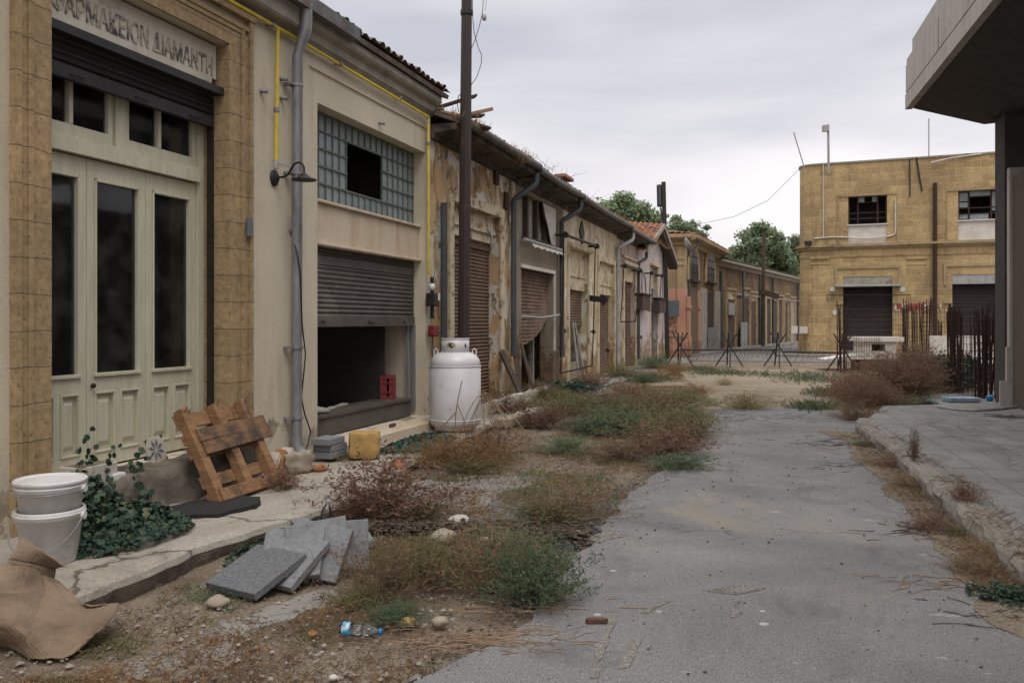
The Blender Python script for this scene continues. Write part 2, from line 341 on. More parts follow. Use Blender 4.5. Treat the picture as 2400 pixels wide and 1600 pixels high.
m_ston2=basic('yellow_stone_trim',(.38,.29,.16),(.27,.20,.11),3,.9,bs=.3,bscale=20,c3=(.15,.11,.07),s3=1.4,lo3=.54,hi3=.66)
m_white=basic('white_wash',(.62,.58,.52),(.52,.48,.42),4,.85,bs=.1)
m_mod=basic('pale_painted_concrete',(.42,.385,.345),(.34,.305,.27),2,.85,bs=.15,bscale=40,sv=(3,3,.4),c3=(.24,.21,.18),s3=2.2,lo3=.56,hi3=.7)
m_modd=basic('shaded_board_concrete',(.060,.052,.046),(.042,.038,.034),3,.95,bs=.3,bscale=18)  # concrete colour darkened to stand for the shade under the balcony
m_modb=basic('brown_render',(.105,.080,.058),(.085,.066,.05),3,.95,bs=.2,bscale=40)
m_wood=basic('pallet_wood',(.28,.15,.065),(.165,.085,.038),3.5,.8,bs=.5,bscale=14,sv=(1.5,1.5,9),c3=(.075,.042,.025),s3=5,lo3=.52,hi3=.66)
m_wood2=basic('stained_pallet_wood',(.21,.11,.05),(.12,.07,.038),3.5,.85,bs=.5,bscale=14,sv=(1.5,1.5,9),c3=(.055,.038,.028),s3=4,lo3=.48,hi3=.62)
m_woodd=basic('weathered_dark_plank',(.055,.037,.027),(.10,.07,.05),4,.9,bs=.4,bscale=20,sv=(5,5,.7))
m_woodb=basic('bare_plank',(.30,.20,.12),(.20,.13,.08),5,.85,bs=.3,bscale=20)
m_tank=basic('white_tank_paint',(.66,.65,.65),(.58,.565,.555),3,.38,bs=.04,c3=(.30,.22,.15),s3=13,lo3=.63,hi3=.69)
m_plast=basic('white_bucket_plastic',(.66,.65,.64),(.56,.545,.52),5,.5,c3=(.36,.31,.25),s3=6,lo3=.55,hi3=.75,bs=.05)
def cardmat():
    m=basic('brown_cardboard',(.25,.18,.12),(.19,.13,.085),3,.9,c3=(.12,.08,.05),s3=2.4,lo3=.54,hi3=.68); nt=m.node_tree; b=nt.nodes['Principled BSDF']
    w=nn(nt,'ShaderNodeTexWave',Scale=28.,Distortion=1.5,Detail=2.); w.bands_direction='DIAGONAL'; nt.links.new(obc(nt),w.inputs['Vector']); n1=bump(nt,b,w.outputs['Fac'],.35,.003); bump(nt,b,noisen(nt,obc(nt),5,8,.75,.8),.7,.03,n1); return m
m_card=cardmat()
m_card_old=basic('brown_cardboard',(.27,.19,.125),(.22,.15,.095),3,.88,bs=.15,bscale=8,c3=(.15,.10,.06),s3=2.4,lo3=.56,hi3=.72)
m_paver=basic('grey_paver',(.23,.235,.24),(.155,.16,.165),40,.93,bs=.55,bscale=70,lo=.35,hi=.7)
m_pavd=basic('dark_speckled_paver',(.10,.105,.11),(.19,.195,.20),60,.9,bs=.9,bscale=80,lo=.4,hi=.7)
m_foam=basic('yellow_foam_block',(.44,.28,.10),(.34,.21,.07),9,.95,bs=.4,bscale=60,c3=(.22,.12,.04),s3=7,lo3=.62,hi3=.68)
m_red=basic('red_plastic',(.22,.018,.018),(.15,.014,.014),9,.6,c3=(.10,.03,.025),s3=6,lo3=.5,hi3=.65)
m_brick=basic('orange_brick',(.34,.15,.06),(.25,.10,.04),20,.9,bs=.4)
m_brkw=basic('limewashed_brick',(.50,.45,.38),(.30,.16,.09),12,.9,bs=.4,lo=.5,hi=.7)
m_wst=basic('whitewashed_kerbstone',(.56,.53,.48),(.34,.29,.22),5,.9,bs=.7,bscale=18,c3=(.13,.09,.06),s3=6,lo3=.58,hi3=.66)
m_rub=basic('broken_rubble',(.34,.29,.22),(.22,.18,.13),6,.95,bs=.6,bscale=25)
m_blue=basic('pale_blue_board',(.20,.29,.36),(.33,.40,.44),5,.7)
m_bcap=basic('blue_bottle_cap',(.01,.17,.38),None,rough=.4)
m_dark=basic('dark_weathered_steel',(.035,.036,.038),(.055,.050,.045),7,.7,.3)
m_boxd=basic('rusty_cabinet',(.085,.055,.045),(.05,.035,.03),4,.7,.2,c3=(.30,.14,.06),s3=7,lo3=.6,hi3=.7)
m_sign=basic('grey_blue_notice',(.12,.14,.16),(.09,.105,.12),6,.8)
m_grey=basic('grey_pvc_pipe',(.060,.070,.078),(.045,.052,.058),4,.6,c3=(.14,.075,.04),s3=5,lo3=.6,hi3=.68)
m_pvcl=basic('pale_grey_pipe',(.36,.36,.34),(.25,.25,.24),5,.6)
m_olddoor=basic('bleached_wooden_door',(.33,.29,.215),(.22,.19,.13),4,.85,bs=.3,sv=(5,5,.6))
m_gpane=basic('blue_grey_wired_pane',(.22,.255,.265),(.16,.19,.20),3,.4,c3=(.28,.30,.30),s3=1.2,lo3=.5,hi3=.7)
m_gfr=basic('green_grey_frame',(.115,.145,.115),(.085,.105,.085),8,.6)
m_letter=basic('worn_black_paint',(.09,.08,.07),(.36,.32,.25),12,.7,lo=.42,hi=.53)
m_bark=basic('grey_bark',(.12,.095,.07),(.07,.055,.04),8,.95,bs=.6)
def asphalt(name='asphalt'):
    m,nt,b=nodes(name); P=pos(nt)
    col=mixc(nt,ramp(nt,noisen(nt,P,.5,6,.62,.6),.36,.66),(.145,.143,.142),(.225,.221,.215))
    ag=nn(nt,'ShaderNodeTexVoronoi',Scale=110.); nt.links.new(P,ag.inputs['Vector'])
    col=mixc(nt,.5,col,mixc(nt,ramp(nt,noisen(nt,P,120,3,.8),.36,.64),(.05,.05,.05),(.95,.95,.93)),'OVERLAY')
    col=mixc(nt,ramp(nt,noisen(nt,P,70,2,.5),.66,.70,0,.8),col,(.035,.035,.035))
    col=mixc(nt,ramp(nt,noisen(nt,P,52,2,.5),.67,.72,0,.6),col,(.42,.40,.37))
    col=mixc(nt,ramp(nt,noisen(nt,P,1.1,7,.7,1.2),.52,.66,0,.5),col,(.085,.082,.079))
    col=mixc(nt,ramp(nt,noisen(nt,P,.8,8,.7,.8,(1,.6,1)),.55,.66,0,.6),col,(.27,.235,.18))
    col=mixc(nt,ramp(nt,noisen(nt,P,3.3,4,.5,.4,(1,2.2,1)),.69,.71,0,.7),col,(.38,.355,.32))
    # fine wandering cracks
    cd=nt.nodes.new('ShaderNodeVectorMath'); cd.operation='ADD'; nt.links.new(P,cd.inputs[0]); nz=nn(nt,'ShaderNodeTexNoise',Scale=1.6,Detail=5.); nt.links.new(P,nz.inputs['Vector'])
    sc=nt.nodes.new('ShaderNodeVectorMath'); sc.operation='SCALE'; sc.inputs['Scale'].default_value=1.1; nt.links.new(nz.outputs['Color'],sc.inputs[0]); nt.links.new(sc.outputs[0],cd.inputs[1])
    vo=nn(nt,'ShaderNodeTexVoronoi',Scale=.42); vo.feature='DISTANCE_TO_EDGE'; nt.links.new(cd.outputs[0],vo.inputs['Vector'])
    ck=math_(nt,'MULTIPLY',ramp(nt,vo.outputs['Distance'],.011,.004),ramp(nt,noisen(nt,P,.7,3),.51,.6)); col=mixc(nt,math_(nt,'MULTIPLY',ck,.6),col,(.06,.055,.05))
    nt.links.new(col,b.inputs['Base Color']); b.inputs['Roughness'].default_value=.85; b.inputs['Specular IOR Level'].default_value=.3
    h=math_(nt,'SUBTRACT',noisen(nt,P,90,3,.75),ck); bump(nt,b,h,.55,.006); return m
def soil(name,a,c,d,g,gs=.55,seed=0,pale=(.34,.29,.21)):
    m,nt,b=nodes(name); P=pos(nt)
    col=mixc(nt,ramp(nt,noisen(nt,P,1.1,7,.68,.5),.38,.62),a,c)
    col=mixc(nt,ramp(nt,noisen(nt,P,2.7,8,.72,.6),.5,.62,0,.7),col,d)
    v=nn(nt,'ShaderNodeTexVoronoi',Scale=38.); nt.links.new(P,v.inputs['Vector'])
    peb=mixc(nt,.75,g,v.outputs['Color'],'MULTIPLY'); hs=nn(nt,'ShaderNodeHueSaturation',Saturation=.15,Value=1.5); nt.links.new(peb,hs.inputs['Color'])
    col=mixc(nt,math_(nt,'MULTIPLY',ramp(nt,v.outputs['Distance'],.30,.22),ramp(nt,noisen(nt,P,1.7,5,.6),.42,.6,.15,gs)),col,hs.outputs[0])
    col=mixc(nt,ramp(nt,noisen(nt,P,.55,6,.6,.4),.5,.66,0,.6),col,pale)
    col=mixc(nt,.5,col,mixc(nt,ramp(nt,noisen(nt,P,60,4,.8),.34,.66),(.05,.05,.05),(.95,.95,.95)),'OVERLAY')
    nt.links.new(col,b.inputs['Base Color']); b.inputs['Roughness'].default_value=.96; b.inputs['Specular IOR Level'].default_value=.15
    h=math_(nt,'ADD',noisen(nt,P,14,8,.75),math_(nt,'MULTIPLY',ramp(nt,v.outputs['Distance'],.4,.1),.5)); bump(nt,b,h,.9,.03); return m
def slabmat(name,base,alt,dirt,cracks=.5,seed=0,grid=None,stripes=False,js=.008):
    m,nt,b=nodes(name); P=pos(nt)
    mp=nt.nodes.new('ShaderNodeMapping'); nt.links.new(P,mp.inputs[0]); mp.inputs['Location'].default_value=(seed*2.3,seed,0); P2=mp.outputs[0]
    col=mixc(nt,ramp(nt,noisen(nt,P2,1.2,7,.65,.5),.36,.64),base,alt)
    col=mixc(nt,ramp(nt,noisen(nt,P2,2.2,8,.72,.8),.54,.68,0,.75),col,dirt)
    fine=noisen(nt,P2,50,4,.75); col=mixc(nt,.3,col,mixc(nt,ramp(nt,fine,.32,.68),(.08,.08,.08),(.9,.9,.9)),'OVERLAY')
    cd=nt.nodes.new('ShaderNodeVectorMath'); cd.operation='ADD'; nt.links.new(P2,cd.inputs[0]); nz=nn(nt,'ShaderNodeTexNoise',Scale=2.2,Detail=6.); nt.links.new(P2,nz.inputs['Vector'])
    sc=nt.nodes.new('ShaderNodeVectorMath'); sc.operation='SCALE'; sc.inputs['Scale'].default_value=.7; nt.links.new(nz.outputs['Color'],sc.inputs[0]); nt.links.new(sc.outputs[0],cd.inputs[1])
    vo=nn(nt,'ShaderNodeTexVoronoi',Scale=.8); vo.feature='DISTANCE_TO_EDGE'; nt.links.new(cd.outputs[0],vo.inputs['Vector'])
    ck=math_(nt,'MULTIPLY',ramp(nt,vo.outputs['Distance'],.016,.006),cracks); col=mixc(nt,ck,col,(.05,.042,.03)); h=math_(nt,'SUBTRACT',math_(nt,'MULTIPLY',fine,.3),ck)
    if grid:
        d,bw,bh=grid
        cb=nt.nodes.new('ShaderNodeCombineXYZ')
        for i,dd in enumerate((d,(d[1],-d[0]))):
            dt=nt.nodes.new('ShaderNodeVectorMath'); dt.operation='DOT_PRODUCT'; nt.links.new(P,dt.inputs[0]); dt.inputs[1].default_value=(*dd,0); nt.links.new(dt.outputs['Value'],cb.inputs[i])
        br=nt.nodes.new('ShaderNodeTexBrick'); nt.links.new(cb.outputs[0],br.inputs['Vector']); br.offset=0; br.inputs['Scale'].default_value=1; br.inputs['Mortar Size'].default_value=js; br.inputs['Brick Width'].default_value=bw; br.inputs['Row Height'].default_value=bh
        br.inputs['Color1'].default_value=(.4,.4,.4,1);br.inputs['Color2'].default_value=(.6,.6,.6,1);br.inputs['Mortar'].default_value=(.5,.5,.5,1)
        col=mixc(nt,.45,col,br.outputs[0],'OVERLAY'); col=mixc(nt,math_(nt,'MULTIPLY',br.outputs['Fac'],.6),col,(.045,.035,.025)); h=math_(nt,'SUBTRACT',h,br.outputs['Fac'])
    nt.links.new(col,b.inputs['Base Color']); b.inputs['Roughness'].default_value=.9; b.inputs['Specular IOR Level'].default_value=.25; bump(nt,b,h,.5,.01); return m
m_asph=asphalt()
m_soil=soil('dry_soil',(.19,.145,.10),(.24,.195,.145),(.145,.10,.065),(.34,.33,.31))
m_path=soil('sandy_track',(.30,.25,.18),(.24,.195,.135),(.20,.155,.10),(.36,.33,.28),.6,pale=(.35,.30,.23))
m_grav=soil('blue_grey_gravel',(.15,.165,.17),(.20,.215,.215),(.11,.10,.085),(.34,.36,.37),1.0,pale=(.24,.24,.23))
m_pavl=slabmat('left_pavement_concrete',(.37,.34,.285),(.30,.27,.22),(.17,.14,.105),.75,2)
m_kerb=slabmat('kerb_concrete',(.27,.25,.21),(.21,.19,.155),(.10,.085,.065),.3,5)
m_pavr=slabmat('right_pavement_slabs',(.28,.27,.25),(.20,.195,.18),(.13,.11,.085),.35,4,(FR.d.to_2d(),1.25,.31),js=.005)
m_cpat=slabmat('concrete_patch',(.25,.235,.215),(.195,.185,.165),(.14,.12,.095),.25,7)
m_road2=slabmat('far_road',(.20,.19,.175),(.165,.155,.14),(.18,.165,.14),.0,9)
# ------------------------------------------------------------------ ground
def sheet(name,pts,z,mat,thick=.03,kind='structure',**k):
    mb=MB(); mb.poly(pts,z-thick,z); o=mb.build(name,mat,loc=(pts[0][0],pts[0][1],0)); setp(o,kind=kind,**k); return o
def build_ground():
    mb=MB(); vs=[];fs=[]
    xs=[-6+.15*i for i in range(0,107)]; ys=[1.5+.15*j for j in range(0,120)]
    for y in ys:
        for x in xs:
            e=min(1,(x-xs[0])*2,(xs[-1]-x)*2,(y-ys[0])*2,(ys[-1]-y)*2)
            vs.append((x,y,-.012+max(0,e)*(.022*noise.fractal(Vector((x*1.1,y*1.1,0)),.8,2,5))))
    n=len(xs)
    for j in range(len(ys)-1):
        for i in range(n-1): fs.append((j*n+i,j*n+i+1,(j+1)*n+i+1,(j+1)*n+i))
    mb.add(vs,fs,True)
    x0,x1,y0,y1=xs[0],xs[-1],ys[0],ys[-1]; B=600
    z=-.012
    c=[(-B,-B,z),(B,-B,z),(B,B,z),(-B,B,z),(x0,y0,z),(x1,y0,z),(x1,y1,z),(x0,y1,z)]
    mb.add(c,[(0,1,5,4),(1,2,6,5),(2,3,7,6),(3,0,4,7)])
    setp(mb.build('ground',m_soil),kind='structure')
build_ground()
def P2(l,z=0): return [(*D(x,y,z).to_2d(),) for x,y in l]
left_edge=P2([(900,1640),(1010,1550),(1110,1490),(1210,1430),(1275,1345),(1330,1280),(1370,1240),(1420,1170),(1440,1135),(1500,1100),(1550,1060),(1600,1030),(1620,975),(1615,945),(1700,940),(1840,935),(1935,950)])
rk=[(4.58,11.4),(4.08,9.3),(3.575,7.41),(3.257,6.33),(2.94,5.18),(2.83,4.72),(2.25,2.2),(1.9,.8)]
road_pts=rag([(-1.6,1.2),(-.9,2.6)]+left_edge[1:],.10,.07,3,closed=False)+[(5.2,12.3)]+[(x+.25,y) for x,y in rk]+[(1.8,-3),(-3.2,-3)]
sheet('road',road_pts,.018,m_asph,.05)
m_worn=soil('worn_scar',(.27,.25,.215),(.22,.205,.18),(.17,.155,.13),(.34,.33,.31),.8,pale=(.30,.28,.24))
for k,pl in enumerate(([(1405,1425),(1418,1428),(1385,1500),(1375,1568),(1355,1568),(1372,1490)],[(1450,1480),(1466,1478),(1440,1540),(1422,1548)],[(1465,1415),(1530,1385),(1545,1390),(1490,1418)],[(1683,1392),(1700,1388),(1692,1425),(1678,1428)],[(1625,1365),(1700,1350),(1760,1358),(1690,1372)],[(1345,1432),(1392,1425),(1405,1432),(1370,1442)],[(1335,1240),(1400,1225),(1440,1238),(1380,1252)])):
    sheet('road_scar',rag(P2(pl),.05,.03,20+k,5),.023,m_worn,.03)
m_spot=basic('white_paint_spot',(.40,.375,.345),(.24,.23,.215),20,.8)
for k,(x,y,w) in enumerate(((1752,1412,9),(1755,1442,14),(1408,1318,9),(1372,1420,12))):
    c=D(x,y); r=w*K*c.y/2000; sheet('paint_spot',[(c.x+r*math.cos(a*.449)*(.8+.3*noise.noise(Vector((a,k,0)))),c.y+r*.9*math.sin(a*.449)*(.8+.3*noise.noise(Vector((a,k,5))))) for a in range(14)],.0215,m_spot,.02)
sheet('path',rag(P2([(1560,948),(1500,905),(1470,870),(1560,852),(1700,846),(1850,852),(1900,880),(1930,915),(1930,952),(1700,955)]),.2,.15,9,1.2),.012,m_path,.05)
sheet('cross_road',[(6.6,33.5),(16,30.5),(40,22),(60,30),(60,34),(30,31),(12.9,36.2),(13.6,41),(24,62),(40,92),(34,96),(18,64),(9,40.5),(7.8,36.2),(2,37.2),(2,35.8),(7,35.6)],.016,m_road2,.05)
sheet('concrete_patch',rag(P2([(960,1105),(1080,1092),(1245,1095),(1215,1118),(1140,1135),(1120,1170),(1040,1180),(960,1150),(930,1125)]),.08,.05,5),.004,m_cpat,.05)
sheet('concrete_patch',rag(P2([(480,1440),(640,1380),(770,1350),(800,1365),(760,1390),(680,1425),(600,1440),(520,1500),(520,1560),(300,1560),(330,1510)]),.08,.14,6),.001,m_cpat,.05)
sheet('gravel_patch',rag(P2([(1130,1150),(1240,1120),(1440,1122),(1420,1170),(1385,1215),(1310,1260),(1180,1235),(1060,1235),(1040,1200),(1110,1185)]),.08,.07,7),.005,m_grav,.05)
sheet('gutter_dirt',rag([(x-.01,y) for x,y in rk[:-1]]+[(2.02,2.2),(2.30,3.2),(2.42,4.4),(2.62,5.0),(2.85,5.9),(3.05,6.5),(3.22,7.3),(3.55,8.4),(3.72,9.3),(4.1,10.6),(4.2,11.6)],.09,.09,12),.024,m_soil,.05)
# left pavement: a broken concrete strip standing proud of the verge
def slab_strip(name,F,a0,a1,of,oi,z,mat,step=.08,seed=0,amp=.075,zr=.014,nacross=10,zend=None,**k):
    mb=MB(); vs=[];fs=[]; n=int((a1-a0)/step)+1
    for i in range(n+1):
        a=a0+(a1-a0)*i/n; w=noise.fractal(Vector((a*1.7,seed*5,0)),.8,2.1,5)*amp
        oo=of(a)+w; zz=z if zend is None else z+(zend-z)*i/n
        for j in range(nacross+1):
            o=oi+(oo-oi)*j/nacross; q=zz+noise.fractal(Vector((a*1.3,o*1.3,seed)),.8,2,4)*zr
            if j==nacross: q-=.018
            vs.append(F.p(a,o,q))
        vs.append(F.p(a,oo+.012+.01*noise.noise(Vector((a*9,0,seed))),q-.035)); vs.append(F.p(a,oo-.02+.03*noise.noise(Vector((a*6,3,seed))),-.06))
    m=nacross+3
    for i in range(n):
        for j in range(m-1): fs.append((i*m+j,(i+1)*m+j,(i+1)*m+j+1,i*m+j+1))
    fs.append(tuple(range(m))); fs.append(tuple(range(n*m,n*m+m))[::-1])
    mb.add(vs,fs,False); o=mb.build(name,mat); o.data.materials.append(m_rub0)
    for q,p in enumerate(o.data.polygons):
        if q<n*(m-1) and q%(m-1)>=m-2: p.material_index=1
    setp(o,kind='structure',**k); return o
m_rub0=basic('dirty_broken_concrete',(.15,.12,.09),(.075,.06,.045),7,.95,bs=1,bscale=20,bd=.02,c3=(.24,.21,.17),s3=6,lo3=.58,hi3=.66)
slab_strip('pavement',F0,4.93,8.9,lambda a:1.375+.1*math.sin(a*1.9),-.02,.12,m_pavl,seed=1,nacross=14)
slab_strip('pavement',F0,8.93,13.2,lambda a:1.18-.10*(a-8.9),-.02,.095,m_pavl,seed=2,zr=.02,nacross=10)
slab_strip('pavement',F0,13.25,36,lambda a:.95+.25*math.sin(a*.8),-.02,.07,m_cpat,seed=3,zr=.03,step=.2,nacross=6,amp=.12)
# right pavement with its kerb
def right_pavement():
    e=[(4.88,12.05),(4.62,11.45),(4.12,9.35),(3.615,7.45),(3.297,6.36),(2.98,5.2),(2.87,4.74),(2.29,2.2),(1.3,-2)]
    inner=[]
    for i,(x,y) in enumerate(e):
        inner.append((x+.17,y+.02))
    far=[(6.02,13.85),(6.66,13.99),(8.16,14.44),(14,15.2)]
    mb=MB(); pts=[inner[0]]+far+[(14,-3),(1.5,-2.5)]+inner[::-1][:-1]
    mb.poly(pts,-.05,.146); setp(mb.build('pavement',m_pavr,loc=(5,10,0)),kind='structure')
    # kerb stones, each a metre or so, settled a little differently
    P=[Vector((x,y,0)) for x,y in e]; d=[0]
    for a,b in zip(P,P[1:]): d.append(d[-1]+(b-a).length)
    def at(t):
        for i in range(len(P)-1):
            if t<=d[i+1]: return P[i]+(P[i+1]-P[i])*((t-d[i])/(d[i+1]-d[i]))
        return P[-1]
    t=0; rnd=random.Random(3); k=0; mb=MB()
    while t<d[-1]-.3:
        L=rnd.uniform(.85,1.05); n=8
        zz=.15+rnd.uniform(-.012,.014); ox=rnd.uniform(-.015,.015); vs=[];fs=[]
        for i in range(n+1):
            a=at(min(t+L*i/n*.985,d[-1])); b=at(min(t+L*i/n*.985+.05,d[-1]+.001)); dr=(at(min(t+L,d[-1]))-at(t)).normalized(); out=Vector((dr.y,-dr.x,0))
            if out.x>0: out=-out
            w=lambda s:noise.fractal(Vector((a.x*4,a.y*4,s)),.8,2,4)*.022
            base=a+out*(ox-.0)
            for (o,z) in ((-.168,-.05),(-.168,zz),(-.06,zz+.004),(-.012+w(1)*.6,zz-.004),(.012+w(2),zz-.035),(.02+w(3),zz*.5),(.02+w(4),-.05)): vs.append(base+out*o+Vector((0,0,z)))
        m=7
        for i in range(n):
            for j in range(m-1): fs.append((i*m+j,i*m+j+1,(i+1)*m+j+1,(i+1)*m+j))
        fs+=[tuple(range(m)),tuple(range(n*m,n*m+m))[::-1]]
        mb.add(vs,fs); t+=L; k+=1
    setp(mb.build('kerb',m_kerb,loc=(4,9,0)),kind='structure')
right_pavement()
sheet('concrete_yard',rag(P2([(2058,918),(2200,905),(2400,900),(2600,905),(2420,935),(2190,940),(2120,932)]),.2,.06,4),.03,m_cpat,.06)
# pavement along the stone building
mb=MB(); mb.poly([F1.p(a,o,0).to_2d() for a,o in ((-.8,1.3),(13,1.3),(13,-.02),(0,-.02),(-1.0,-8),(-1.9,-8))],-.05,.12); setp(mb.build('pavement',m_cpat,loc=F1.p(0,1,0)),kind='structure')
mb=MB(); mb.poly([FRW.p(a,o,0).to_2d() for a,o in ((-9,1.2),(0,1.2),(24,1.2),(24,-.02),(0,-.02))],-.05,.11); setp(mb.build('pavement',m_cpat,loc=FRW.p(0,1,0)),kind='structure')
# ------------------------------------------------------------------ corner shop (near left)
def corner_shop():
    F=F0; base=F.p(6,0,0)
    B=thing('shop_building','cream rendered shop with stone framed glazed doors and a half open shutter','building',base)
    D0,D1=6.08,8.01; DZ0,DZ1=.38,3.98; g0,g1=9.53,12.35; gz0,gz1=.22,3.83; A0,A1=-3,12.52; T=4.60
    w=MB(); wall(w,F,A0,A1,-.1,T,[(D0,D1,DZ0,DZ1),(g0,g1,gz0,gz1)],t=.32); shell(w,F,A0,A1,-.1,T,6)
    w.box(F,A0+.3,A1-.3,-5.7,-.33,-.1,.19)     # floor inside
    w.build('wall',m_cream,B)
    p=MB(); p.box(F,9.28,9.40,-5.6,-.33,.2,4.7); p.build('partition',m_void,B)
    # stone surround, moulded in steps
    s=MB()
    for (i,o,ww) in ((0,.030,.30),(1,.048,.22),(2,.036,.13)):
        pass
    z1=4.27
    def band(a,b,o,zt):
        s.box(F,D1+a,D1+b,-.02,o,.12,zt); s.box(F,D0-b,D0-a,-.02,o,.12,zt)
    band(0.0,.155,.022,3.98); band(.157,.20,.042,4.16); band(.202,.262,.030,4.12); band(.264,.31,.055,4.26)
    s.box(F,D0-.155,D1+.155,-.02,.022,3.982,4.12); s.box(F,D0-.31,D1+.31,-.02,.042,4.165,4.20); s.box(F,D0-.2,D1+.2,-.02,.032,4.122,4.162); s.box(F,D0-.34,D1+.34,-.02,.07,4.262,4.31)
    # jamb linings inside the opening
    s.box(F,D1-.004,D1+.0,-.30,.018,.38,3.97); s.box(F,D0-.0,D0+.004,-.30,.018,.38,3.97)
    s.build('stone_surround',m_sand,B)
    # sign slab with its worn lettering
    sg=MB(); a0,a1=D0+.03,D1-.03; z0,z1s=3.60,3.96; c=.06
    sg.prism([F.p(a,-.16,z) for a,z in ((a0,z0+c),(a0+c,z0+c),(a0+c,z0),(a1-c,z0),(a1-c,z0+c),(a1,z0+c),(a1,z1s),(a0,z1s))],F.n*.06)
    sb=sg.build('sign_slab',m_marble,B)
    text('ΦΑΡΜΑΚΕΙΟΝ ΔΙΑΜΑΝΤΗ',F.p(D0+.10,-.096,3.685),F,.21,1.74,m_letter,sb,'lettering')
    # rolled up shutter
    sh=MB(); sh.box(F,D0+.012,D1-.012,-.19,-.03,3.52,3.585); shutter(sh,F,D0+.03,D1-.03,3.30,3.52,-.15,.05); sh.box(F,D0+.02,D1-.02,-.185,-.13,3.24,3.335)
    so=sh.build('roller_shutter',m_sh0,B)
    h=MB()
    for a in (6.45,7.1,7.72): h.tube([F.p(a-.06,-.125,3.28),F.p(a-.03,-.10,3.27),F.p(a+.03,-.10,3.27),F.p(a+.06,-.125,3.28)],.007,6)
    h.build('handle',m_blk,so)
    gr=MB(); gr.box(F,D1-.03,D1-.006,-.20,-.14,.38,3.5); gr.box(F,D0+.006,D0+.03,-.20,-.14,.38,3.5); gr.build('guide_rail',m_blk,B)
    # door frame, transom and leaves
    r=-.30; fr=MB(); fr.box(F,7.93,8.004,r-.06,r+.05,.38,3.5); fr.box(F,6.086,6.14,r-.06,r+.05,.38,3.5)
    fr.box(F,6.14,7.93,r-.06,r+.075,2.745,2.845); fr.box(F,6.14,7.93,r-.06,r+.055,2.845,2.875); fr.box(F,6.95,7.06,r-.06,r+.05,2.876,3.5)
    fr.build('door_frame',m_door,B)
    def sash(a0,a1,z0,z1,mull):
        o=MB(); t=.05
        o.box(F,a0,a0+t,r-.03,r+.03,z0,z1); o.box(F,a1-t,a1,r-.03,r+.03,z0,z1); o.box(F,a0+t,a1-t,r-.03,r+.03,z0,z0+t+.03); o.box(F,a0+t,a1-t,r-.03,r+.03,z1-t,z1)
        o.box(F,mull-.018,mull+.018,r-.025,r+.035,z0+t+.03,z1-t)
        so=o.build('transom_window',m_door,B,bevel=.004); g=MB(); g.box(F,a0+t-.005,a1-t+.005,r-.006,r-.002,z0+t+.02,z1-t+.01); g.build('pane',m_glass,so)
    sash(6.145,6.945,2.88,3.49,6.53); sash(7.065,7.925,2.88,3.49,7.46)
    def leaf(a0,a1,k):
        o=MB(); st=.072; zb,zt=.395,2.735
        o.box(F,a0,a0+st,r-.022,r+.022,zb,zt); o.box(F,a1-st,a1,r-.022,r+.022,zb,zt)
        for z0,z1 in ((zb,.50),(.97,1.10),(2.60,zt)): o.box(F,a0+st,a1-st,r-.022,r+.022,z0,z1)
        m=(a0+a1)/2; o.box(F,m-.028,m+.028,r-.022,r+.022,.50,.97)
        # glazing beads and raised fields
        o.box(F,a0+st,a0+st+.018,r-.012,r+.033,1.10,2.60); o.box(F,a1-st-.018,a1-st,r-.012,r+.033,1.10,2.60)
        o.box(F,a0+st-.01,a1-st+.01,r+.0,r+.045,1.085,1.112); o.box(F,a0+st,a1-st,r-.012,r+.033,2.575,2.60)
        for x0,x1 in ((a0+st,m-.028),(m+.028,a1-st)):
            o.box(F,x0,x1,r-.018,r-.006,.50,.97)
            for q0,q1,z0,z1 in ((x0,x0+.014,.50,.97),(x1-.014,x1,.50,.97),(x0+.014,x1-.014,.50,.516),(x0+.014,x1-.014,.952,.97)): o.box(F,q0,q1,r-.006,r+.031,z0,z1)
            y0,y1=.545,.925; i=.03; j=.055
            A=[F.p(x,r-.006,z) for x,z in ((x0+i,y0),(x1-i,y0),(x1-i,y1),(x0+i,y1))]; C=[F.p(x,r+.012,z) for x,z in ((x0+j,y0+.04),(x1-j,y0+.04),(x1-j,y1-.04),(x0+j,y1-.04))]
            o.add(A+C,[(0,1,5,4),(1,2,6,5),(2,3,7,6),(3,0,4,7),(4,5,6,7)])
        lo=o.build('door_leaf',m_door,B,bevel=.0035); g=MB(); g.box(F,a0+st-.003,a1-st+.003,r-.008,r-.003,1.09,2.61); g.build('pane',m_glass,lo)
        if k==1:
            q=MB(); q.lathe(F.p(a0+.04,r+.023,1.02),[(0,.03),(.018,.03),(.02,.015),(.008,.012),(.008,0)],12,M=Matrix.Rotation(math.atan2(F.n.y,F.n.x),3,'Z')@Matrix.Rotation(R(90),3,'Y')); q.build('knob',m_blk,lo)
    leaf(6.142,6.685,0); leaf(6.69,7.305,1); leaf(7.31,7.925,2)
    # rough plinth below the doors
    pl=MB(); vs=[];fs=[]; n=60;m=9
    for i in range(n+1):
        a=5.75+2.75*i/n; e=min(1,(8.5-a)*2.2,(a-5.75)*6); 
        for j in range(m):
            t=j/(m-1); f=1.7*noise.fractal(Vector((a*3.2,t*2,4)),.8,2.2,5)
            o=(.0+min(t*2,1)*.30+max(0,t-.5)*.10)+f*.05*t; z=(.375 if t<.5 else .375-(t-.5)*2*.34)*max(.1,e)+.03+f*.02
            vs.append(F.p(a,o-.01,z))
    for i in range(n):
        for j in range(m-1): fs.append((i*m+j,(i+1)*m+j,(i+1)*m+j+1,i*m+j+1))
    pl.add(vs,fs,True); pl.box(F,6.083,8.007,-.33,.06,.2,.378); pl.build('plinth',basic('dirty_plinth_render',(.19,.165,.13),(.11,.09,.068),4,.95,bs=.9,bscale=14,bd=.02,c3=(.05,.042,.034),s3=2.5,lo3=.50,hi3=.62),B)
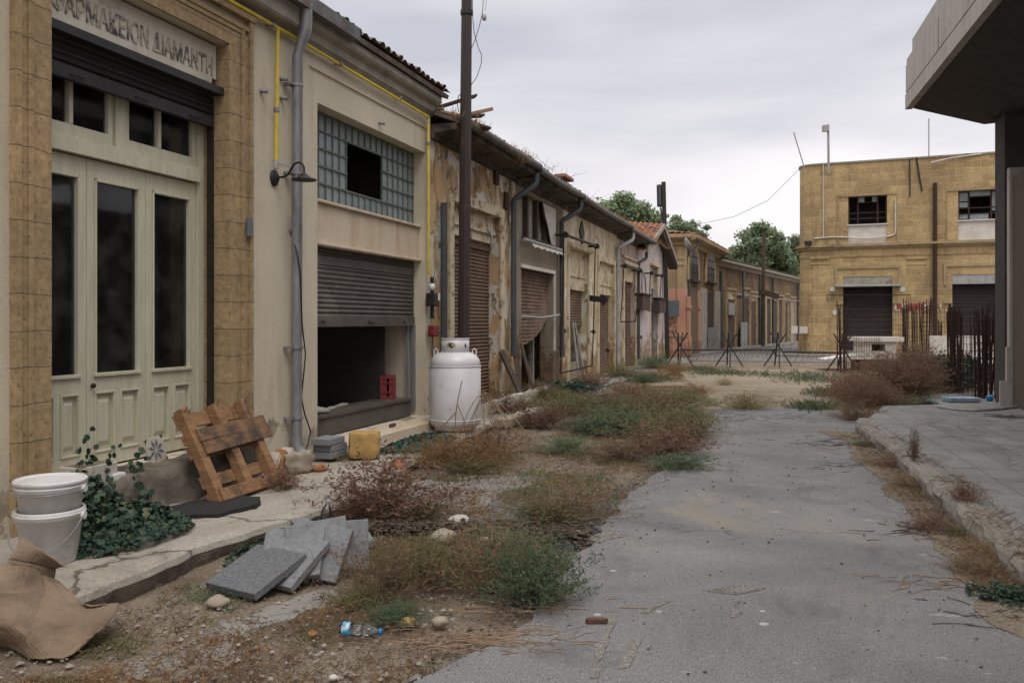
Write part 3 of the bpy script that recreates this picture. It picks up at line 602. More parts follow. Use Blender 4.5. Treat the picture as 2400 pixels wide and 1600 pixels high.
    # garage bay: window above, panel, shutter half down
    pn=MB(); pn.box(F,g0+.002,g1-.002,-.20,-.10,2.37,2.80); pn.box(F,g0+.002,g1-.002,-.20,-.06,2.80,2.835); pn.box(F,g0+.002,g1-.002,-.20,-.055,2.335,2.37)
    pn.build('panel',m_pan,B,bevel=.01)
    # wired glass window
    r=-.19; cols=18; cw=(g1-g0-.03)/cols; x0=g0+.015; zr=[2.845+i*.194 for i in range(6)]
    wf=MB()
    hole=lambda c,rw: 6<=c<12 and 1<=rw<=3
    for c in range(cols+1):
        for q in range(5):
            if hole(c,q) and hole(c-1,q): continue
            wf.box(F,x0+c*cw-.009,x0+c*cw+.009,r-.01,r+.015,zr[q]+.01,zr[q+1]-.01)
    for q in range(6):
        segs=[(0,cols)] if q in (0,1,4,5) else [(0,6),(12,cols)]
        for c0,c1 in segs: wf.box(F,x0+c0*cw-.012,x0+c1*cw+.012,r-.01,r+.018,zr[q]-.01,zr[q]+.01)
    wo=wf.build('grid_window',m_gfr,B)
    rnd=random.Random(2)
    for q in range(5):
        pp=MB(); 
        for c in range(cols):
            if hole(c,q): continue
            pp.box(F,x0+c*cw+.009,x0+(c+1)*cw-.009,r-.004,r+.0,zr[q]+.01,zr[q+1]-.01)
        pp.build('pane',m_gpane,wo)
    # garage shutter
    sh=MB(); r=-.17; sh.box(F,g0+.03,g1-.03,r-.02,r+.014,2.14,2.24); shutter(sh,F,g0+.02,g1-.02,2.24,2.335,r,.04,.01); shutter(sh,F,g0+.02,g1-.02,1.57,2.14,r,.055,.012); sh.box(F,g0+.02,g1-.02,r-.02,r+.02,1.45,1.575)
    so=sh.build('roller_shutter',m_sh1,B)
    h=MB()
    for a in (9.9,11.0,12.0): h.box(F,a-.04,a+.03,r+.02,r+.03,1.50,1.515)
    h.tube([F.p(10.96,r+.02,1.50),F.p(10.99,r+.06,1.485),F.p(11.04,r+.06,1.485),F.p(11.07,r+.02,1.50)],.008,6); h.build('handle',m_blk,so)
    gr=MB(); gr.box(F,g1-.05,g1-.015,r-.03,r+.03,.30,1.47); gr.box(F,g1-.16,g1-.13,r-.06,r-.02,.43,1.47); gr.build('guide_rail',m_galv,B)
    # ribbed metal panel and step
    rp=MB(); vs=[];fs=[]; n=220
    for i in range(n+1):
        a=g0+.02+(g1-g0-.2)*i/n; o=r+.02+(.012 if i%4 in(0,1) else 0); vs+=[F.p(a,o,.235),F.p(a,o,.44)]
    for i in range(n): fs.append((2*i,2*i+2,2*i+3,2*i+1))
    rp.add(vs,fs); rp.box(F,g0+.01,g1-.17,r-.35,r+.045,.44,.475); rp.build('ribbed_panel',m_sh1,B)
    st=MB(); st.box(F,g0+.02,g1+.10,-.16,.34,.03,.215); st.build('step',m_pan,B,bevel=.012)
    # interior of the bay
    it=MB(); it.box(F,g0,g1+.0,-.75,-.55,.2,.43); it.box(F,g1-.55,g1-.52,-1.9,-.35,.2,4.2); it.build('interior_shelf',m_void,B)
    bm=MB(); bm.beam(F.p(9.9,-.6,.75),F.p(11.4,-1.1,1.7),.06,.06); bm.build('brace',m_woodd,B)
    # eaves: concrete gutter on the near half, plain cornice on the far half
    c=MB(); s7=F.S(700)
    c.prism([F.p(A0,o,z) for o,z in ((0.0,4.41),(.13,4.42),(.15,4.44),(.15,4.57),(.17,4.60),(.0,4.62))],F.d*(s7-A0)); c.build('cornice',m_conc,B)
    c=MB(); c.prism([F.p(s7+.003,o,z) for o,z in ((0.0,4.37),(.05,4.42),(.06,4.42),(.07,4.50),(.13,4.53),(.15,4.56),(.15,4.63),(0,4.64))],F.d*(A1+.05-s7)); c.build('cornice',m_conc,B)
    rm=MB(); rm.prism([F.p(s7+.2,o,z) for o,z in ((0,4.155),(.022,4.165),(.022,4.18),(0,4.19))],F.d*(12.35-s7-.2)); rm.build('moulding',m_pan,B)
    f=MB(); f.box(F,A0,10.0,.18,.26,4.60,4.74); f.build('gutter',m_gutter,B)
    t=MB(); tiles(t,F.p(A0,.21,4.69),F.p(A1+.18,.21,4.69),F.p(A0,-3,5.9),F.p(A1+.18,-3,5.9),pw=.17,amp=.05); tiles(t,F.p(A1+.18,-6.3,4.80),F.p(A0,-6.3,4.8),F.p(A1+.18,-3.0,5.91),F.p(A0,-3.0,5.91),pw=.4,amp=.05)
    t.build('roof',m_tileo,B)
    # drainpipe: zinc, rises through the cornice, kicks out at the foot
    a=F.S(693,.08); dp=MB(); dp.tube([F.p(a,.20,4.66),F.p(a,.195,4.42),F.p(a,.15,4.28),F.p(a,.10,4.15),F.p(a,.09,.34)],[.062,.062,.054,.053,.053],14)
    dp.tube([F.p(a,.09,.36),F.p(a,.09,.27),F.p(a+.01,.13,.19),F.p(a+.03,.22,.15)],[.062,.064,.066,.068],14)
    po=dp.build('drainpipe',m_galv,B)
    for z in (3.86,2.98,1.25,.55): k=MB(); k.tube([F.p(a,.09,z-.012),F.p(a,.09,z+.012)],.068,14); k.box(F,a-.10,a-.05,0,.1,z-.012,z+.012); k.build('bracket',m_galv,po)
    # light marks and screw holes stay in the render; small switch box on the stone jamb
    q=MB(); q.box(F,8.20,8.27,.058,.085,2.28,2.46); q.build('junction_box',m_sign,B,bevel=.008)
    for u,v in ((610,213),(657,185),(657,229),(888,288)):
        q=MB(); a_,z_=F.pix(u,v); q.tube([F.p(a_,0,z_),F.p(a_+.02,.07,z_-.01)],.02,8); q.build('wall_stub',m_galv,B)
def text(s,loc,F,size,width,mat,parent,name,depth=.004,label=None):
    cu=bpy.data.curves.new(name,'FONT'); cu.body=s; cu.size=size; cu.extrude=depth; cu.offset=.003
    t=bpy.data.objects.new(name+'_tmp',cu); COL.objects.link(t); dg=bpy.context.evaluated_depsgraph_get(); dg.update()
    me=bpy.data.meshes.new_from_object(t.evaluated_get(dg)); bpy.data.objects.remove(t)
    w=max(v.co.x for v in me.vertices)-min(v.co.x for v in me.vertices); k=width/w
    L=LOC[parent]
    for v in me.vertices:
        p=Vector(loc)+F.d*(v.co.x*k)+Vector((0,0,v.co.y))+F.n*v.co.z; v.co=p-L
    me.materials.clear(); me.materials.append(mat); me.name=name
    o=bpy.data.objects.new(name,me); COL.objects.link(o); o.parent=parent; LOC[o]=L; return o
corner_shop()
# ------------------------------------------------------------------ the decaying row
def pipe_part(F,a,o,z0,z1,r,mat,B,top=None,name='drainpipe',foot=False):
    mb=MB(); pts=[F.p(a,o,z0),F.p(a,o,z1)]
    if top: pts+= [F.p(a+.02,o+.02,z1+.04),F.p(a+top[0]*.95,top[1]-.03,top[2]-.22),F.p(a+top[0],top[1],top[2]-.16),F.p(a+top[0],top[1],top[2])]
    mb.tube(pts,r,10); return mb.build(name,mat,B)
def opening_trim(mb,F,a0,a1,zt,w=.12,o=.02,z0=.05,top=True):
    mb.box(F,a0-w,a0,-.02,o,z0,zt); mb.box(F,a1,a1+w,-.02,o,z0,zt)
    if top: mb.box(F,a0-w,a1+w,-.02,o+.002,zt+.002,zt+w)
def eave(F,a0,a1,z,B,proj=.38,mat=None,gut=m_gutter,roofm=m_tileo,pitch=.38,depth=3.6,soff=True,seed=1,sag=0,jit=.012):
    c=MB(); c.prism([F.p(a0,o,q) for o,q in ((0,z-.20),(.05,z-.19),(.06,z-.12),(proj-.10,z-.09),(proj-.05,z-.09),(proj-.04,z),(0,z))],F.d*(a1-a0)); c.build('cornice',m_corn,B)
    g=MB(); n=max(2,int((a1-a0)/.6)); pts=[F.p(a0+(a1-a0)*i/n,proj+.02,z+.04+.018*noise.noise(Vector((a0+i*.7,seed,0)))-sag*math.sin(math.pi*i/n)) for i in range(n+1)]; g.tube(pts,.065,8); g.build('gutter',gut,B)
    t=MB(); ez=z+.05; rz=ez+pitch*(depth+proj)
    tiles(t,F.p(a0,proj,ez),F.p(a1,proj,ez),F.p(a0,-depth,rz),F.p(a1,-depth,rz),pw=.19,amp=.045,seed=seed,jit=jit)
    tiles(t,F.p(a1,-2*depth,ez+.3),F.p(a0,-2*depth,ez+.3),F.p(a1,-depth-.01,rz),F.p(a0,-depth-.01,rz),pw=.5,amp=.04,seed=seed+3)
    return t.build('roof',roofm,B)
Zw=4.02
def row_buildings():
    F=F0
    # B2 ochre house with a full height shutter
    b0,b1=12.53,F.S(1208); B=thing('terraced_house','ochre rendered house with peeling stained walls behind the brown steel pole','house',F.p(13,0,0))
    h=(F.S(1060),F.S(1171)); w=MB(); wall(w,F,b0,b1,-.1,4.05,[(h[0],h[1],.1,3.30)],t=.32); shell(w,F,b0,b1,-.1,4.05,6); w.build('wall',m_b2,B)
    t=MB(); opening_trim(t,F,h[0],h[1],3.30,.16,.035); t.box(F,h[0]+.003,h[1]-.003,-.27,-.10,2.84,3.296); t.box(F,h[0]+.003,h[1]-.003,-.10,-.06,2.99,3.03); t.build('door_surround',m_trim,B)
    s=MB(); s.box(F,h[0]+.02,h[1]-.02,-.24,-.16,2.72,2.838); shutter(s,F,h[0]+.01,h[1]-.01,.12,2.72,-.20,.06,.014); s.build('roller_shutter',m_shr,B)
    c=MB(); c.tube([F.p(14.95,-.05,3.0),F.p(15.0,.03,2.93),F.p(15.02,.02,2.75)],.02,6); c.tube([F.p(14.85,.0,3.05),F.p(15.0,.03,2.93),F.p(15.12,.0,2.95)],.018,6); c.tube([F.p(15.0,.03,2.93),F.p(15.06,.0,3.12)],.018,6); c.build('cable_stub',m_pvcl,B)
    eave(F,b0+.0,b1,4.26,B,.44,seed=11,mat=m_conc)
    pipe_part(F,12.82,.08,1.0,3.2,.05,m_grey,B)
    q=MB(); a,z=F.pix(1160,415); q.box(F,a-.09,a+.09,-.01,.05,z-.13,z+.13); q.build('wall_fixing',m_rust,B); q=MB(); a,z=F.pix(1184,470); q.box(F,a-.1,a+.08,-.01,.04,z-.16,z+.14); q.build('wall_fixing',m_rust,B)
    ps=MB()
    for k,(a,o,z,r,ww) in enumerate(((12.75,.30,4.38,.1,1.0),(12.95,.36,4.46,-.15,.8),(12.85,.2,4.52,.25,.7))):
        ps.beam(F.p(a-.1,o-.3,z),F.p(a+ww*.4,o+.25,z+r),.16,.03)
    ps.build('broken_board',m_woodd,B)
    pb=MB(); pb.beam(F.p(12.9,.2,4.42),F.p(13.35,.62,4.62),.07,.045); pb.build('broken_board',m_woodb,B)
    # B3 grey brown house with the torn shutter
    b0,b1=b1+.004,F.S(1319); B=thing('terraced_house','grey brown house with torn lifted shutter and bare awning frame above','house',F.p(b0+.5,0,0))
    h=(F.S(1222),F.S(1297)); hw=(F.S(1217),F.S(1306))
    w=MB(); wall(w,F,b0,b1,-.1,4.05,[(h[0],h[1],.1,2.52),(hw[0],hw[1],3.10,3.94)],t=.3); shell(w,F,b0,b1,-.1,4.05,6); w.build('wall',m_b3,B)
    s=MB(); s.box(F,h[0]-.06,h[1]+.06,-.01,.035,2.52,2.585); s.box(F,h[1]+.002,h[1]+.055,-.01,.03,.9,2.518); s.build('door_surround',m_white,B)
    s=MB(); shutter(s,F,h[0]+.01,h[1]-.01,1.02,2.50,-.14,.07,.015,fz=lambda t:.62*t**1.6,na=16); s.build('roller_shutter',m_shr,B)
    s=MB(); s.box(F,h[0]+.01,h[1]-.01,-1.8,-1.78,.0,2.5); s.build('unlit_backing',m_void,B)  # dark sheet standing in for the unlit room under the torn shutter
    s=MB(); s.box(F,h[1]-.5,h[1]-.42,-.4,-.3,.1,1.3); s.build('door_post',m_conc,B)
    # boarded clerestory with dark struts and a torn sheet
    s=MB(); s.box(F,hw[0]+.002,hw[1]-.002,-.20,-.16,3.102,3.938); s.build('boarding',m_conc,B)
    for u in (1217,1242,1265,1285):
        s=MB(); a=F.S(u)+.08; s.box(F,a-.05,a+.05,-.158,-.06,3.105,3.935); s.build('strut',m_woodd,B)
    s=MB(); a=F.S(1272); pts=[(0,3.93),(.16,3.7),(.42,3.45),(.6,3.2),(.72,3.105)]
    s.tube([F.p(a+x,-.03,z) for x,z in pts],.035,6); s.build('torn_cloth_edge',m_blk,B)
    s=MB(); s.prism([F.p(x,-.04,z) for x,z in [(a+.08,3.93)]+[(a+x+.05,z) for x,z in pts[1:]]+[(hw[1]-.01,3.11),(hw[1]-.01,3.93)]],F.n*.02); s.build('torn_sheet',m_white,B)
    s=MB(); s.tube([F.p(hw[0]-.12,.14,3.02),F.p(hw[1]+.15,.14,3.03)],.032,8); s.build('awning_rail',m_pvcl,B)
    s=MB(); s.tube([F.p(hw[0],.06,3.07),F.p((hw[0]+hw[1])/2,.06,3.11),F.p(hw[1]+.1,.06,3.07)],.022,6); s.build('awning_arm',m_blk,B)
    s=MB(); vs=[];fs=[]; n=60
    for i in range(n+1):
        a=hw[0]+.35+(hw[1]-hw[0]-.3)*i/n; d=.05+.05*abs(math.sin(i*.32))*(noise.noise(Vector((i*.2,0,0)))*.5+.6); vs+=[F.p(a,.15,3.0),F.p(a,.16+.01*math.sin(i),3.0-d)]
    for i in range(n): fs.append((2*i,2*i+2,2*i+3,2*i+1))
    s.add(vs,fs); s.build('awning_remnant',m_white,B)
    eave(F,b0,b1,4.22,B,.44,seed=12,sag=.03)
    pipe_part(F,F.S(1204,.09),.09,.9,3.66,.052,m_grey,B,top=(.30,.42,4.18))
    a,z=F.pix(1210,741); a2,z2=F.pix(1311,738,.1); s=MB(); s.tube([F.p(a,.1,z),F.p((a+a2)/2,.1,z-.02),F.p(a2,.1,z2)],.022,8); s.build('door_bar',m_pvcl,B)
    # B4 faded yellow house, two shutters, diamond vent
    b0,b1=b1+.004,F.S(1446); B=thing('terraced_house','faded yellow house with diamond vent and two narrow brown shutters','house',F.p(b0+.5,0,0))
    h1=(F.S(1332),F.S(1377)); h2=(F.S(1402),F.S(1438)); zt=F.Z(1377,590)-.05; zt2=F.Z(1438,622)
    w=MB(); wall(w,F,b0,b1,-.1,4.05,[(h1[0],h1[1],.1,zt),(h2[0],h2[1],.1,zt2)],t=.3); shell(w,F,b0,b1,-.1,4.05,6); w.build('wall',m_b4,B)
    t=MB(); opening_trim(t,F,h1[0],h1[1],zt,.13,.04,top=False); t.box(F,h1[0]-.1,h1[1]+.1,-.01,.12,zt+.002,zt+.10); t.box(F,h1[0]+.003,h1[1]-.003,-.26,-.08,zt-.93,zt-.003); t.box(F,h1[0]+.003,h1[1]-.003,-.08,-.05,zt-.62,zt-.58); t.build('door_surround',m_trim,B)
    t=MB(); opening_trim(t,F,h2[0],h2[1],zt2,.13,.04); t.box(F,h2[0]+.003,h2[1]-.003,-.26,-.08,zt2-.86,zt2-.003);t.box(F,h2[0]+.003,h2[1]-.003,-.08,-.05,zt2-.62,zt2-.58); t.build('door_surround',m_trim,B)
    s=MB(); shutter(s,F,h1[0]+.01,h1[1]-.01,1.5,zt-.93,-.16,.065,.013); s.box(F,h1[0]+.02,h1[1]-.02,-.18,-.14,1.42,1.5); s.build('roller_shutter',m_shr,B)
    s=MB(); shutter(s,F,h2[0]+.01,h2[1]-.01,.12,zt2-.86,-.16,.065,.013); s.build('roller_shutter',m_shr,B)
    m=(h1[0]+h1[1])/2
    for x0,x1,o in ((h1[0]+.01,m-.22,-.22),(m+.02,h1[1]-.02,-.22)):
        d=MB(); d.box(F,x0,x0+.12,o-.03,o,.12,1.5); d.box(F,x1-.12,x1,o-.03,o,.12,1.5); d.box(F,x0+.12,x1-.12,o-.03,o,.12,.55); d.box(F,x0+.12,x1-.12,o-.03,o,1.35,1.5); do=d.build('door_leaf',m_olddoor,B)
        g=MB(); g.box(F,x0+.12,x1-.12,o-.02,o-.015,.55,1.35); g.build('pane',m_glass,do)
    s=MB(); s.box(F,h1[0],h1[1],-1.5,-1.48,.0,2.4); s.build('unlit_backing',m_void,B)  # dark sheet painted as the unlit room behind the door leaves
    s=MB(); a=(h1[0]+h1[1])/2; s.tube([F.p(a-.1,.05,.1),F.p(a-.18,-.1,1.5)],.03,6); s.tube([F.p(a+.3,.1,.1),F.p(a+.02,-.1,1.5)],.028,6); s.build('propped_stick',m_pvcl,B)
    a,z=F.pix(1362,544); s=MB(); s.prism([F.p(a+x,.004,z+y) for x,y in ((0,-.30),(.24,0),(0,.26),(-.24,0))],F.n*.03); s.build('diamond_vent',m_blk,B)
    eave(F,b0,b1,4.20,B,.42,seed=13,mat=m_conc,sag=.02)
    po=pipe_part(F,F.S(1317,.09),.09,.75,3.66,.055,m_grey,B,top=(.35,.42,4.16))
    # B5 lilac house
    b0,b1=b1+.004,F.S(1496); B=thing('terraced_house','lilac house with one rusty shutter and pale grey downpipe','house',F.p(b0+.5,0,0))
    h=(F.S(1461),F.S(1488)); zt=F.Z(1488,628); zs=F.Z(1475,660)
    w=MB(); wall(w,F,b0,b1,-.1,4.05,[(h[0],h[1],.1,zt)],t=.3); shell(w,F,b0,b1,-.1,4.05,6); w.build('wall',m_b5,B)
    t=MB(); opening_trim(t,F,h[0],h[1],zt,.2,.05,top=False); t.box(F,h[0]-.2,h[1]+.2,-.01,.10,zt+.002,zt+.10); t.box(F,h[0]-.2,h[1]+.2,-.01,.06,zt+.2,zt+.27); t.box(F,h[0]+.003,h[1]-.003,-.26,-.06,zs,zt-.003); t.build('door_surround',m_trim,B)
    s=MB(); shutter(s,F,h[0]+.01,h[1]-.01,.12,zs,-.15,.07,.013); s.build('roller_shutter',m_shr,B)
    eave(F,b0,b1+.9,4.14,B,.40,seed=14,mat=m_conc)
    pipe_part(F,F.S(1449,.1),.10,.1,3.6,.055,m_pvcl,B,top=(.6,.42,4.1))
    pipe_part(F,F.S(1497,.1),.10,.3,3.4,.05,m_grey,B,top=(.35,.3,3.8))
    # B6 pale gabled house closing the row
    b0,b1=b1+.004,F.S(1565.5); B=thing('gabled_house','pale lilac gabled house with red tile roof closing the near row','house',F.p(b0+.5,0,0))
    h=(F.S(1524.5),F.S(1540)); zt=F.Z(1540,628)
    aL,zL=F.pix(1511,572,.3); aR,zR=F.pix(1571,599,.3); aM,zM=F.pix(1545,520,.3); zE=4.0; zA=5.1; aM=(b0+b1)/2-.1
    w=MB(); wall(w,F,b0,b1,-.1,3.72,[(h[0],h[1],.1,zt)],t=.3); shell(w,F,b0,b1,-.1,3.72,6)
    w.prism([F.p(a,0,z) for a,z in ((b0,3.721),(b1,3.721),(b1,zE-.12),(aM,zA-.1),(b0,zE-.12))],-F.n*.3); w.build('wall',m_b6,B)
    t=MB(); opening_trim(t,F,h[0],h[1],zt,.12,.03,top=False); t.box(F,h[0]-.2,h[1]+.2,-.01,.12,zt+.002,zt+.09); t.build('door_surround',m_trim,B)
    s=MB(); s.box(F,h[0]+.003,h[1]-.003,-.2,-.12,zt-.8,zt-.003); s.build('door_head',m_trim,B)
    s=MB(); s.box(F,h[0]+.01,h[1]-.01,-.2,-.16,.12,zt-.8); s.build('door_leaf',m_sign,B)
    t=MB(); q=.6; tiles(t,F.p(b0-.45,.35,zE-.1),F.p(b0-.45,-6,zE+q-.1),F.p(aM,.35,zA),F.p(aM,-6,zA+q),pw=.19,row=.3,seed=5,amp=.05,step=.035); tiles(t,F.p(b1+.35,.35,zE-.1),F.p(b1+.35,-6,zE+q-.1),F.p(aM,.35,zA),F.p(aM,-6,zA+q),pw=.19,row=.3,seed=6)
    t.build('roof',m_tile,B)
    v=MB(); v.beam(F.p(b0-.45,.37,zE-.16),F.p(aM,.37,zA-.06),.05,.16); v.beam(F.p(b1+.35,.37,zE-.16),F.p(aM,.37,zA-.06),.05,.16); v.build('verge_board',m_conc,B)
    v=MB(); v.prism([F.p(a,0.003,z) for a,z in ((aM,zA-.2),(b1+.33,zE-.26),(b1+.33,zE-.32),(aM,zA-.36))],F.n*.34); v.build('soffit',m_woodd,B)
    v=MB()
    for L in ([(b0+.35,3.3),(b0+1.2,3.0),(b0+1.35,2.2),(b0+1.3,1.9)],[(b0+.25,2.4),(b0+1.3,2.1)],[(b0+.5,3.2),(b0+.5,2.35)]): v.tube([F.p(a,.04,z) for a,z in L],.014,6)
    v.build('cable',m_blk,B)
row_buildings()
# raised ridge roof behind the gabled house
def back_roof():
    F=F0; B=thing('house','low house behind the row with a red tiled hipped roof','house',F.p(30,-7,0))
    w=MB(); w.box(F,27.5,37,-9,-6.6,0,4.5); w.build('wall',m_b6,B)
    t=MB(); tiles(t,F.p(27.5,-6.4,4.55),F.p(37,-6.4,4.55),F.p(28.5,-8.4,6.1),F.p(36,-8.4,6.1),pw=.22); t.build('roof',m_tile,B)
back_roof()
# ------------------------------------------------------------------ pink house and the far row
def arch_pts(a,z0,z1,w,o,F,n=8):
    """pointed arch outline"""
    pts=[(a-w,z0)]; zs=z1-w*1.25
    for i in range(n+1): t=i/n; pts.append((a-w*math.cos(t*math.pi/2)**.8,zs+(z1-zs)*math.sin(t*math.pi/2)))
    for i in range(n-1,-1,-1): t=i/n; pts.append((a+w*math.cos(t*math.pi/2)**.8,zs+(z1-zs)*math.sin(t*math.pi/2)))
    pts.append((a+w,z0)); return [F.p(x,o,z) for x,z in pts]
def pink_house():
    B=thing('corner_house','pink and ochre corner house with pointed arch windows and a moulded cornice','house',FPA.p(5.9,0,0))
    T=4.95; w=MB(); e=5.95
    w.poly([FPA.p(0,0,0).to_2d(),FPA.p(e,0,0).to_2d(),FPB.p(9,0,0).to_2d(),FPB.p(9,-8,0).to_2d(),FPA.p(0,-9,0).to_2d()],-.1,2.95); w.build('wall',m_pinkw,B)
    w=MB(); w.poly([FPA.p(0,0,0).to_2d(),FPA.p(e,0,0).to_2d(),FPB.p(.05,0,0).to_2d(),FPA.p(e-.6,-3,0).to_2d(),FPA.p(0,-3,0).to_2d()],2.953,T); w.build('upper_wall',m_pinku,B)
    w=MB(); w.poly([FPB.p(.06,0,0).to_2d(),FPB.p(9,0,0).to_2d(),FPB.p(9,-4,0).to_2d(),FPB.p(.2,-3,0).to_2d()],2.953,T-.003); w.build('upper_wall',m_rowb,B)
    c=MB()
    for F,a0,a1 in ((FPA,-.3,e+.16),(FPB,-.15,9.4)): c.prism([F.p(a0,o,z) for o,z in ((-.1,T-.18),(.10,T-.14),(.14,T),(.38,T+.1),(.46,T+.16),(.46,T+.30),(-.1,T+.30))],F.d*(a1-a0))
    c.build('cornice',m_ston2,B)
    r=MB(); tiles(r,FPA.p(-.3,.4,T+.32),FPA.p(e,.4,T+.32),FPA.p(0,-4,T+.9),FPA.p(4,-4,T+.9),pw=.25); tiles(r,FPB.p(0,.4,T+.32),FPB.p(9.2,.4,T+.32),FPB.p(2,-3.5,T+1.),FPB.p(8,-3.5,T+1.),pw=.25); r.build('roof',m_tile,B)
    # pilasters at the corner, plinth
    for F,a0 in ((FPA,e-1.0),(FPA,e-.42)):
        p=MB(); p.box(F,a0,a0+.24,0,.06,.9,2.95); p.build('pilaster',m_pinkw,B); p=MB(); p.box(F,a0,a0+.24,0,.06,2.953,T-.2); p.box(F,a0-.05,a0+.29,0,.10,T-.75,T-.65); p.box(F,a0-.05,a0+.29,0,.10,T-1.0,T-.93); p.build('upper_pilaster',m_pinku,B)
    p=MB(); p.box(FPA,2.5,e+.05,.0,.10,-.05,.88); p.box(FPA,2.5,e+.08,.0,.14,.88,.98); p.box(FPB,0.02,.6,.0,.10,-.05,.88); p.build('plinth',m_pinkw,B)
    F=FPB
    brd=basic('brown_boarded_door',(.15,.10,.06),(.10,.065,.042),3,.85,sv=(4,4,1),bs=.3)
    for u0,u1,v0,v1,g0,g1 in ((1613.5,1632,592,656,1608,1637),(1653,1670.5,599,660,1648,1675)):
        x0,x1=F.S(u0),F.S(u1); a=(x0+x1)/2; wd=(x1-x0)/2; um=(u0+u1)/2; z0=F.Z(um,v1); zt=F.Z(um,v0)
        d=MB(); d.prism(arch_pts(a,z0-.05,zt+.5,wd+.42,.03,F),F.n*.06); d.build('window_surround',m_ston2,B)
        d=MB(); d.prism(arch_pts(a,z0,zt+.1,wd,.095,F),F.n*.01); wo=d.build('window',m_blk,B)
        g=MB()
        for i in range(-2,3): g.box(F,a+i*wd*.36-.015,a+i*wd*.36+.015,.108,.12,z0,zt-.6)
        for i in range(3): g.box(F,a-wd*.9,a+wd*.9,.121,.132,z0+.3+i*.35,z0+.33+i*.35)
        g.build('grille',m_rust,wo); g=MB(); g.box(F,a-wd-.1,a+wd+.1,.03,.22,z0-.10,z0-.02); g.build('sill',m_rust,wo)
    x0,x1=F.S(1613),F.S(1633); d=MB(); d.box(F,x0,x1,.004,.05,.05,F.Z(1623,674)); d.build('door',brd,B)
    for x in (x0-.35,x1+.05):
        d=MB(); d.box(F,x,x+.3,.0,.12,.05,2.6); d.box(F,x-.05,x+.35,.0,.17,2.1,2.22); d.build('door_jamb',m_pinkw,B)
    x0,x1=F.S(1653),F.S(1671); a=(x0+x1)/2
    for p0,p1 in ((F.S(1641),x0-.02),(x1+.02,F.S(1684))): d=MB(); d.box(F,p0,p1,.004,.10,.05,3.1); d.build('door_jamb',m_conc,B)
    d=MB(); d.box(F,x0,x1,.004,.04,1.2,2.95); d.build('door',m_rust,B)
    d=MB(); vs=[];fs=[]
    for i in range(41):
        x=x0-.1+(x1-x0+.5)*i/40; o=.13+(.02 if i%4<2 else 0); vs+=[F.p(x,o,.1),F.p(x,o,1.25)]
    for i in range(40): fs.append((2*i,2*i+2,2*i+3,2*i+1))
    d.add(vs,fs); d.build('corrugated_sheet',m_galv,B)
    pipe_part(FPB,.15,.08,.9,T-.5,.04,m_grey,B,top=(.35,.40,T+.1)); pipe_part(FPB,F.S(1686),.1,.1,4.2,.08,m_grey,B)
pink_house()
def far_row():
    F=FRW; B=thing('terraced_building','low row of old ochre shops curving away past the pink house','building',F.p(1,0,0))
    T=4.7; w=MB(); w.box(F,-.6,28,-7,0,-.1,T); w.build('wall',m_row,B)
    c=MB(); c.prism([F.p(-.6,o,z) for o,z in ((-.1,T-.25),(.06,T-.25),(.12,T-.1),(.32,T-.02),(.32,T+.10),(-.1,T+.10))],F.d*28.6); c.build('cornice',m_conc,B)
    c=MB(); c.box(F,2.4,26,.003,.10,3.02,3.14); c.build('string_course',m_conc,B)
    c=MB(); tiles(c,F.p(-.5,.3,T+.12),F.p(28,.3,T+.12),F.p(-.5,-4,T+.9),F.p(28,-4,T+.9),pw=.25); c.build('roof',m_tileo,B)
    rnd=random.Random(4)
    brn=basic('old_brown_door',(.105,.052,.035),(.07,.038,.028),2,.8,sv=(3,3,1),c3=(.2,.16,.12),s3=2,lo3=.6,hi3=.7)
    for k,(u0,u1) in enumerate(((1702,1719),(1738,1752),(1757,1769),(1780,1790),(1794,1803),(1809,1819),(1822,1831),(1837,1844),(1851,1861))):
        a0,a1=F.S(u0),F.S(u1); zt=2.75+(.15 if k%2 else 0)
        s=MB(); s.box(F,a0-.25,a0,0.003,.10,.1,zt+.5); s.box(F,a1,a1+.25,0.003,.10,.1,zt+.5); s.box(F,a0-.25,a1+.25,.003,.14,zt+.502,zt+.62); s.build('door_surround',m_ston2,B)
        d=MB(); d.box(F,a0,a1,.004,.03,.1,zt); d.build('door',[brn,brn,brn,m_blk,m_blk,m_woodd,brn,m_woodd,m_conc][k],B)
        s=MB(); s.box(F,a0,a1,.004,.05,zt+.003,zt+.50); s.build('fanlight',[m_trim,m_conc,m_ston2,m_rust,m_rust,m_conc,m_woodd,m_conc,m_conc][k],B)
    for u in (1736,1776,1807,1866):
        s=MB(); a=F.S(u); s.tube([F.p(a,.14,.1),F.p(a,.14,T-.3)],.07,8); s.build('drainpipe',m_grey,B)
    q=MB(); a=F.S(1714,.15); q.box(F,a-.6,a+.6,.14,.18,1.9,2.55); q.build('notice_board',m_pvcl,B)
    q=MB(); a=F.S(1745,.2); q.box(F,a-.7,a+.7,.14,.20,-.05,1.5); q.build('metal_hoarding',m_pvcl,B)
far_row()
